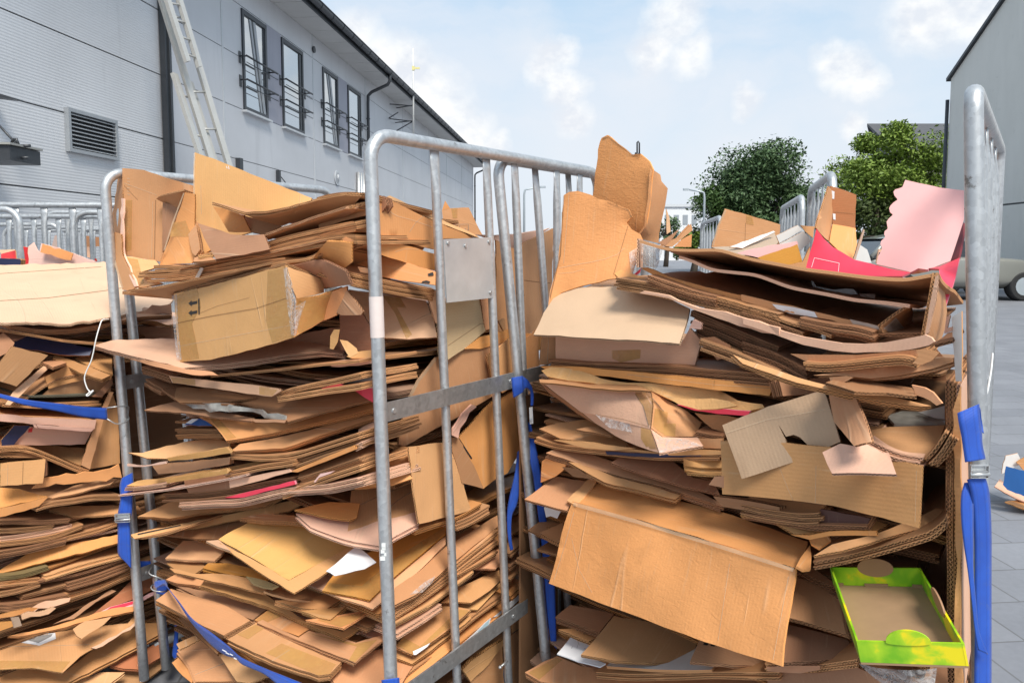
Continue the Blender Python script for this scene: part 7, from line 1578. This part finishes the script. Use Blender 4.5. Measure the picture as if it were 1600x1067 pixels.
# ---------------------------------------------------------------- straps
def ribbon(name, segs, label=None, parent=None, cat='strap', th=.0012, mat=None):
    """segs: list of (px1, py1, px2, py2, depth1, depth2): the two edges of the webbing, along its length"""
    A = [at(s[0], s[1], s[4]) for s in segs]; B = [at(s[2], s[3], s[5] if len(s) > 5 else s[4]) for s in segs]
    def cr(P, n=6):
        out = []
        for i in range(len(P) - 1):
            p0, p1, p2, p3 = P[max(i - 1, 0)], P[i], P[i + 1], P[min(i + 2, len(P) - 1)]
            for k in range(n):
                t = k / n; out.append(.5 * ((2 * p1) + (p2 - p0) * t + (2 * p0 - 5 * p1 + 4 * p2 - p3) * t * t + (3 * p1 - p0 - 3 * p2 + p3) * t ** 3))
        out.append(P[-1]); return out
    A, B = cr(A), cr(B); V = []; F = []; UV = []; s = 0
    n = len(A); nw = 4
    rows = []
    for i in range(n):
        if i: s += ((A[i] + B[i]) / 2 - (A[i - 1] + B[i - 1]) / 2).length
        w = (B[i] - A[i]).length
        rows.append((s, w)); V += [tuple(A[i].lerp(B[i], k / nw)) for k in range(nw + 1)]
    for i in range(n - 1):
        for k in range(nw):
            a = i * (nw + 1) + k; F.append((a, a + 1, a + nw + 2, a + nw + 1))
            UV += [(rows[i][0], .03 * k / nw), (rows[i][0], .03 * (k + 1) / nw), (rows[i + 1][0], .03 * (k + 1) / nw), (rows[i + 1][0], .03 * k / nw)]
    o = mesh_obj(name, V, F, [mat or STRAP], None, UV, [True] * len(F), parent)
    sm = o.modifiers.new('solidify', 'SOLIDIFY'); sm.thickness = th; sm.offset = 0
    if label: setp(o, label, cat)
    return o
def wire(name, P, r, mat, label=None, cat='wire', parent=None):
    Q = [Vector(p) for p in P]; out = []
    for i in range(len(Q) - 1):
        p0, p1, p2, p3 = Q[max(i - 1, 0)], Q[i], Q[i + 1], Q[min(i + 2, len(Q) - 1)]
        for k in range(5):
            t = k / 5; out.append(.5 * ((2 * p1) + (p2 - p0) * t + (2 * p0 - 5 * p1 + 4 * p2 - p3) * t * t + (3 * p1 - p0 - 3 * p2 + p3) * t ** 3))
    out.append(Q[-1]); o = MB().tube(out, r, 8).build(name, mat, parent)
    if label: setp(o, label, cat)
    return o
def aY(px, py, o): return D('A', px, py) + o
# strap lying across the left stack with its wire hook
s1 = ribbon('ratchet_strap', [(-12, 612, -12, 617, 1.93), (40, 624, 36, 632, 1.95), (90, 630, 88, 642, 2.0), (130, 635, 128, 651, 2.06), (167, 637, 168, 656, 2.12)], 'blue strap stretched across the left stack to a wire hook on the post')
o = wire('wire_hook', [at(167, 637, 2.12), at(185, 635, 2.13), at(199, 635, 2.2), at(201, 638, 2.24), at(200, 648, 2.23), at(201, 655, 2.2), at(194, 660, 2.15), at(182, 662, 2.13), at(172, 657, 2.12), at(167, 654, 2.12)], .0018, GALV, parent=s1)
# vertical strap with buckle on the left post
s2 = ribbon('ratchet_strap', [(190, 747, 207, 738, 2.16), (187, 760, 208, 752, 2.155), (188, 780, 207, 778, 2.15), (184, 803, 206, 801, 2.145), (184, 815, 203, 814, 2.145), (184, 845, 204, 845, 2.145), (185, 866, 205, 868, 2.15), (195, 876, 205, 888, 2.155)], 'blue strap with a metal buckle hanging down the left post')
def buckle(parent, px, py, w, h, Y, tilt=0):
    c = at(px, py, Y); k = Y / FPX
    mb = MB(); X = Vector((k, 0, -tilt * k)); Z = Vector((tilt * k, 0, k)); yv = Vector((0, .003, 0))
    for (dx, dy, ww, h_) in ((0, h / 2, w, 1.2), (0, -h / 2, w, 1.2), (0, .5, w * .9, 1.6), (-w / 2, 0, 1.2, h), (w / 2, 0, 1.2, h)):
        mb.obox(c + X * dx + Z * dy - Vector((0, .004, 0)), X * ww / 2, yv, Z * h_ / 2)
    mb.obox(c + Z * (h * .2), X * w * .42, yv * .5, Z * h * .2)
    mb.tube([c - X * w * .55 - Z * h * .25 - Vector((0, .006, 0)), c + X * w * .55 - Z * h * .2 - Vector((0, .006, 0))], .003, 8)
    return mb.build('buckle', GALV, parent)
buckle(s2, 193, 808, 23, 13, 2.135, -.05)
ribbon('ratchet_strap', [(216, 876, 216, 898, 2.25), (245, 877, 245, 897, 2.29), (272, 880, 265, 897, 2.34)], 'dark blue strap passing behind the two left posts')
# twisted strap over the middle stack
s3 = ribbon('ratchet_strap', [(241, 908, 258, 905, 2.10), (243, 918, 261, 912, 2.05), (256, 911, 263, 918, 1.99), (262, 918, 276, 936, 1.93), (280, 940, 296, 968, 1.86), (300, 966, 326, 1003, 1.79), (330, 988, 350, 1022, 1.73), (358, 1010, 368, 1028, 1.68), (376, 1026, 380, 1038, 1.64), (410, 1042, 412, 1052, 1.59), (440, 1054, 438, 1072, 1.55), (480, 1070, 470, 1092, 1.51)], 'blue strap twisting down across the middle stack from a wire hook')
wire('wire_hook', [at(238, 886, 2.2), at(233, 892, 2.17), at(235, 897, 2.16), at(246, 901, 2.16), at(256, 906, 2.17), at(259, 910, 2.18)], .0019, GALV, parent=s3)
wire('wire_hook', [at(240, 912, 2.2), at(236, 917, 2.17), at(240, 922, 2.16), at(252, 924, 2.16), at(258, 923, 2.18)], .0019, GALV, parent=s3)
wire('wire_hook', [at(254, 892, 2.24), at(257, 897, 2.22), at(256, 903, 2.2)], .0019, GALV, parent=s3)
decal_o = None
for (x, y, a) in ((352, 1014, 3), (357, 1018, 2.5), (363, 1020, 2.2), (369, 1026, 2)):
    c = at(x, y, 1.68 + (352 - x) * .004); 
    MB().obox(c + Vector((0, -.006, 0)), (a * .0016, 0, -a * .0009), (0, .0003, 0), (.0006, 0, .0009)).build('worn_print', PAPER, s3)
ribbon('ratchet_strap', [(246, 905, 262, 907, 2.225), (245, 915, 262, 918, 2.22), (244, 926, 258, 930, 2.225)], 'blue strap loop wrapped tight round the second left post')
ribbon('ratchet_strap', [(270, 958, 278, 962, 2.3), (273, 980, 279, 982, 2.3), (271, 1005, 278, 1004, 2.28), (269, 1022, 278, 1024, 2.27), (272, 1028, 276, 1030, 2.27)], 'thin blue strap tail hanging between the left posts and the stack')
# straps on the crossing posts
s4 = ribbon('ratchet_strap', [(799, 590, 817, 587, 1.93), (800, 604, 818, 602, 1.925), (802, 622, 818, 612, 1.93)], 'blue strap collar round the crossing posts with a white clip')
ribbon('strap_loop', [(816, 587, 817, 612, 1.93), (824, 593, 822, 606, 1.93), (831, 604, 828, 610, 1.94), (834, 618, 829, 620, 1.95), (833, 634, 829, 634, 1.95)], parent=s4)
MB().obox(at(830, 649, 1.94), (.0045, 0, .001), (0, .003, 0), (-.001, 0, .022)).build('clip', WHITEB, s4); MB().tube([at(830, 655, 1.935), at(830, 655, 1.93)], .003, 8).build('rivet', GALV2, s4)
ribbon('ratchet_strap', [(824, 660, 829, 660, 1.98), (826, 690, 836, 690, 1.97), (828, 720, 842, 722, 1.96), (833, 745, 846, 748, 1.95), (840, 800, 852, 800, 1.96), (846, 850, 860, 850, 1.97), (850, 900, 866, 900, 1.97), (855, 960, 868, 958, 1.97), (860, 1000, 870, 1015, 1.97)], 'long blue strap falling behind the crossing posts')
ribbon('ratchet_strap', [(808, 706, 816, 700, 2.02), (804, 740, 815, 742, 2.0), (795, 780, 808, 786, 1.99), (792, 805, 800, 806, 1.99), (793, 835, 799, 838, 1.99), (797, 860, 802, 858, 1.99)], 'loose blue strap end curling down beside the third bar')
# straps on the right post
Yp = 1.105
s5 = ribbon('ratchet_strap', [(1496, 645, 1530, 631, Yp - .01), (1498, 660, 1531, 648, Yp - .014), (1502, 680, 1534, 672, Yp - .014), (1505, 700, 1535, 694, Yp - .014), (1508, 722, 1540, 717, Yp - .014)], 'folded blue webbing of the strap high on the right post')
ribbon('strap_fold', [(1529, 632, 1532, 640, Yp), (1532, 660, 1535, 664, Yp + .004), (1534, 675, 1537, 677, Yp)], parent=s5)
buckle(s5, 1527, 735, 28, 20, Yp - .012, .0)
s6 = ribbon('ratchet_strap', [(1511, 749, 1539, 744, Yp - .012), (1518, 775, 1546, 772, Yp - .012), (1522, 830, 1549, 830, Yp - .006), (1523, 900, 1549, 900, Yp), (1523, 1000, 1549, 1000, Yp), (1522, 1090, 1549, 1090, Yp)], 'broad blue strap hanging straight down the right post')
s7 = ribbon('ratchet_strap', [(1507, 754, 1524, 752, Yp - .006), (1502, 775, 1521, 775, Yp - .010), (1502, 810, 1521, 812, Yp - .012), (1506, 850, 1521, 850, Yp - .012), (1512, 890, 1521, 890, Yp - .012), (1518, 940, 1525, 940, Yp - .012), (1523, 985, 1530, 985, Yp - .012), (1528, 1015, 1544, 1022, Yp - .012)], 'narrower blue strap end curving beside the broad one')
wire('wire', [at(1551, 552, 1.3), at(1549, 575, 1.28), at(1545, 600, 1.25), at(1540, 620, 1.2), at(1530, 636, 1.12)], .0016, plain('white_wire', (.7, .7, .7), .5), 'bent white wire caught on the bars of the right post')
ribbon('ratchet_strap', [(596, 1062, 624, 1058, 1.54), (597, 1080, 625, 1078, 1.54), (598, 1100, 626, 1098, 1.54)], 'blue strap wrapped round the foot of the front post')
# white string with a knot
wire('string', [at(170, 499, 2.1), at(160, 500, 2.06), (at(155, 512, 2.04)), at(150, 530, 2.03), at(146, 550, 2.03), at(142, 565, 2.03), at(135, 580, 2.03), at(132, 592, 2.03), at(136, 606, 2.03), at(140, 612, 2.03), at(135, 617, 2.02), at(138, 618, 2.02), at(146, 610, 2.02), at(140, 613, 2.02)], .0017, STRING, 'white knotted string dangling in front of the left post', 'string')
# heap on the pavers at the right edge
S('P', '1554,760 1562,748 1600,772 1640,780 1640,800 1590,780', 'cardboard_sheet', 'tan board on the pavers under the blue box', c=None, offs=[3.95, 4.1, 4.0, 4.0, 3.9, 3.9], col='k3')
S('P', '1570,784 1590,780 1650,790 1650,805 1600,795', 'cardboard_sheet', 'orange board on the pavers, lowest of the small heap', c=None, offs=[3.85, 3.95, 3.95, 3.8, 3.82], col='k1')
S('P', '1572,728 1600,735 1650,740 1650,780 1600,775 1574,765 1567,757', 'blue_box', 'torn blue printed box lying on the pavers at the right edge', c=None, n=(-.45, -.85, .25), off=3.85, mats=BLUEM)
S('P', '1566,735 1571,712 1590,708 1596,722 1580,734 1566,740', 'white_flap', 'white torn flap standing behind the blue box', c=None, offs=[4.0] * 6, mats=WHITEM, rag=.6)
S('P', '1588,722 1610,708 1650,715 1650,738 1600,735', 'cardboard_flap', 'tan flap behind the blue box at the right edge', c=None, offs=[3.98] * 5, col='k0')
# ------------------------------ plain boards packed behind the traced ones
def in_poly(P, x, y):
    X, Y = P[:, 0], P[:, 1]; Xn, Yn = np.roll(X, -1), np.roll(Y, -1)
    c = (Y > y) != (Yn > y)
    with np.errstate(divide='ignore', invalid='ignore'): xi = X + (y - Y) * (Xn - X) / (Yn - Y)
    return np.count_nonzero(c & (x < xi)) % 2 == 1
BB = [(r[0].min(0), r[0].max(0)) for r in REG]
def covers(p):
    q = proj(p); 
    for (P, iv), (lo, hi) in zip(REG, BB):
        if lo[0] <= q[0] <= hi[0] and lo[1] <= q[1] <= hi[1] and in_poly(P, *q):
            if 1 / mvc(P, iv, np.array(q)) > p.y - .004: return True
    return False
def filling(cage, o, ux, uy, wid, dep, z0, z1, step, seed, label, group):
    """o: front corner; ux along the front, uy into the cage"""
    rr = random.Random(seed); z = z0; o = Vector((*o, 0)); ux, uy = nrm((*ux, 0)), nrm((*uy, 0)); n = 0
    while z < z1:
        th = rr.choice([.004, .004, .005, .006]); L = rr.choice([1, 2, 2, 3]); H_ = L * (th + .002)
        u0, u1 = rr.uniform(-.02, .12), wid - rr.uniform(-.02, .12)
        v1 = dep - rr.uniform(0, .1); tilt = rr.uniform(-.05, .05); yaw = rr.uniform(-.05, .05); tz = rr.uniform(-.06, .06)
        v0 = rr.uniform(.0, .05)
        def pt(uu, vv): return o + ux * uu + uy * (vv + yaw * (uu - wid / 2)) + Vector((0, 0, z + tilt * (uu - wid / 2) + tz * (vv - .3)))
        for it in range(16):
            fr = sum(covers(pt(u0 + (u1 - u0) * i / 14, v0 + dv)) for i in range(15) for dv in (0, .05))
            rt = sum(covers(pt(u1 - du, v0 + (v1 - v0) * i / 10)) for i in range(11) for du in (0, .04))
            lf = sum(covers(pt(u0, v0 + (v1 - v0) * i / 10)) for i in range(11))
            if not (fr or rt or lf): break
            if fr: v0 += .04
            if rt: u1 -= .04
            if lf: u0 += .03
        if u1 - u0 < .2 or v1 - v0 < .15: z += H_ + rr.uniform(.002, step); continue
        nu, nv = 14, 9; top = []; uv = []; SEED[0] += 1; s = SEED[0]
        for i in range(nu + 1):
            for j in range(nv + 1):
                uu = u0 + (u1 - u0) * i / nu; vv = v0 + (v1 - v0) * j / nv
                p = o + ux * uu + uy * (vv + yaw * (uu - wid / 2)) + Vector((0, 0, z + tilt * (uu - wid / 2) + tz * (vv - .3)))
                p = p + Vector((0, 0, noise.noise(p * 4 + Vector((s, 0, 0))) * .014)); top.append(p); uv.append((uu, vv))
        tris = [[i * (nv + 1) + j, (i + 1) * (nv + 1) + j, (i + 1) * (nv + 1) + j + 1, i * (nv + 1) + j + 1] for i in range(nu) for j in range(nv)]
        c = COLS[rr.choice(['k0', 'k4', 'k4', 'k4', 'k2', 'k2', 'k1', 'k3'])]; f = rr.uniform(.55, .9)  # board colours darkened, putting the shade of the gaps into the filling
        ob = solid('flattened_box', top, tris, uv, (0, 0, 1), th, L, BOARD, None, tuple(x * f for x in c), .002, s)
        setp(ob, label, 'cardboard', group); n += 1
        z += H_ + rr.uniform(.002, step)
    return n
nB, nA, nC = 0, 0, 0
filling('B', (-1.16, 2.22), (.815, -.58), (.58, .81), 1.02, .82, .15, 1.27, .007, 21, 'plain flattened box packed deep in the middle stack, only thin edges showing', 'plain boxes packed inside the middle stack')
filling('A', (-.925, 2.63), (-.58, -.81), (-.81, .58), 1.05, .8, .15, 1.15, .007, 22, 'plain flattened box packed deep in the left stack, only thin edges showing', 'plain boxes packed inside the left stack')
filling('C', (.0, 1.99), (.66, -.752), (.58, .81), 1.07, .72, .18, 1.16, .009, 23, 'plain flattened box packed deep in the right stack, only thin edges showing', 'plain boxes packed inside the right stack')
# ------------------------------------------------------------------- light
SUN_EL, SUN_AZ = 52, 160          # azimuth clockwise from +Y: behind the camera, a little to the right
sd = bpy.data.lights.new('sun', 'SUN'); sd.energy = 2.9; sd.angle = R(20); sd.color = (1, .95, .86)
so = bpy.data.objects.new('sun', sd); COL.objects.link(so)
el, az = R(SUN_EL), R(SUN_AZ)
tosun = Vector((math.sin(az) * math.cos(el), math.cos(az) * math.cos(el), math.sin(el)))
so.rotation_euler = tosun.to_track_quat('Z', 'Y').to_euler(); so.location = (0, -5, 10)
w = bpy.data.worlds.new('World'); sc.world = w; w.use_nodes = True; nt = w.node_tree; g = NG(nt)
bg = nt.nodes['Background']
sky = g.n('ShaderNodeTexSky', sky_type='NISHITA'); sky.sun_disc = False; sky.sun_elevation = el; sky.sun_rotation = az; sky.air_density = 1.3; sky.dust_density = 1.6; sky.ozone_density = 1.5
gen = g.n('ShaderNodeTexCoord').outputs['Generated']
sep = g.n('ShaderNodeSeparateXYZ'); g.link(gen, sep.inputs[0])
nz = sep.outputs[2]
# clouds: thin veils, haze towards the horizon and a few soft heaped clouds, placed by direction
wv = g.n('ShaderNodeTexNoise'); g.link(gen, wv.inputs['Vector']); wv.inputs['Scale'].default_value = 5; wv.inputs['Detail'].default_value = 3
wsub = g.n('ShaderNodeVectorMath', operation='SUBTRACT'); g.link(wv.outputs['Color'], wsub.inputs[0]); wsub.inputs[1].default_value = (.5, .5, .5)
wsc = g.n('ShaderNodeVectorMath', operation='SCALE'); g.link(wsub.outputs[0], wsc.inputs[0]); wsc.inputs['Scale'].default_value = .06
wv2 = g.n('ShaderNodeTexNoise'); g.link(gen, wv2.inputs['Vector']); wv2.inputs['Scale'].default_value = 26; wv2.inputs['Detail'].default_value = 6; wv2.inputs['Roughness'].default_value = .6
wsub2 = g.n('ShaderNodeVectorMath', operation='SUBTRACT'); g.link(wv2.outputs['Color'], wsub2.inputs[0]); wsub2.inputs[1].default_value = (.5, .5, .5)
wsc2 = g.n('ShaderNodeVectorMath', operation='SCALE'); g.link(wsub2.outputs[0], wsc2.inputs[0]); wsc2.inputs['Scale'].default_value = .034
wa = g.n('ShaderNodeVectorMath', operation='ADD'); g.link(gen, wa.inputs[0]); g.link(wsc.outputs[0], wa.inputs[1])
wb = g.n('ShaderNodeVectorMath', operation='ADD'); g.link(wa.outputs[0], wb.inputs[0]); g.link(wsc2.outputs[0], wb.inputs[1])
gw = wb.outputs[0]
veil = g.ramp(g.noise(g.scale(gw, (1.6, 1.6, 5)), 1.3, 5, .6, .3), [(.28, 0.), (.60, 1.)])
hz = g.mapr(nz, .02, .32, 1., 0.)
fine = g.noise(g.scale(gen, (1, 1, 1.3)), 22, 5, .6)
def dirv(px, py): return ray(px, py).normalized()
heaps = [(868, 80, .022), (858, 108, .024), (892, 148, .022), (880, 130, .018), (1050, 35, .030), (1022, 80, .024), (1078, 100, .022), (1300, 100, .020), (1325, 105, .024), (1355, 118, .018), (625, 105, .034), (665, 150, .040), (700, 180, .034), (600, 90, .03), (735, 210, .030), (560, 60, .03), (780, 235, .02), (650, 235, .04), (1340, 190, .014), (1450, 15, .035), (1520, 10, .035), (1160, 165, .016), (905, 190, .022)]
mask = None
for px, py, rad in heaps:
    d = dirv(px, py); vs = g.n('ShaderNodeVectorMath', operation='SUBTRACT'); g.link(gw, vs.inputs[0]); vs.inputs[1].default_value = d
    ln = g.n('ShaderNodeVectorMath', operation='LENGTH'); g.link(vs.outputs[0], ln.inputs[0])
    v = g.mapr(g.math('DIVIDE', ln.outputs['Value'], rad * 1.25), .45, 1.2, 1, 0)
    mask = v if mask is None else g.math('MAXIMUM', mask, v)
mask = g.math('SMOOTH_MIN', mask, .92, .3)
skyc = g.n('ShaderNodeVectorMath', operation='SCALE'); g.link(sky.outputs[0], skyc.inputs[0]); skyc.inputs['Scale'].default_value = .12
c0 = g.mix(.7, skyc.outputs[0], (.22, .40, .56))
c0 = g.mix(g.math('MULTIPLY', veil, .74), c0, (.50, .535, .59))
c0 = g.mix(g.math('MULTIPLY', hz, .85), c0, (.52, .545, .585))
soft = None
for px, py, rad in ((700, 230, .10), (900, 230, .09), (1150, 250, .09), (1010, 130, .07), (600, 140, .08), (1330, 150, .07), (1450, 40, .08), (830, 60, .04)):
    d = dirv(px, py); vs = g.n('ShaderNodeVectorMath', operation='SUBTRACT'); g.link(gw, vs.inputs[0]); vs.inputs[1].default_value = d
    ln = g.n('ShaderNodeVectorMath', operation='LENGTH'); g.link(vs.outputs[0], ln.inputs[0])
    v = g.mapr(g.math('DIVIDE', ln.outputs['Value'], rad), .2, 1.4, 1, 0); soft = v if soft is None else g.math('MAXIMUM', soft, v)
c0 = g.mix(g.math('MULTIPLY', soft, .55), c0, (.53, .55, .585))
shade = g.ramp(fine, [(.38, (.52, .535, .57)), (.58, (.70, .685, .66))])
c0 = g.mix(g.math('MULTIPLY', mask, .74), c0, shade)
g.link(c0, bg.inputs['Color']); bg.inputs['Strength'].default_value = 1.0
vs = sc.view_settings; vs.view_transform = 'Standard'; vs.look = 'None'; vs.exposure = 0.70; vs.gamma = 1.0; vs.use_curve_mapping = False
sc.cycles.max_bounces = 6; sc.cycles.transparent_max_bounces = 12
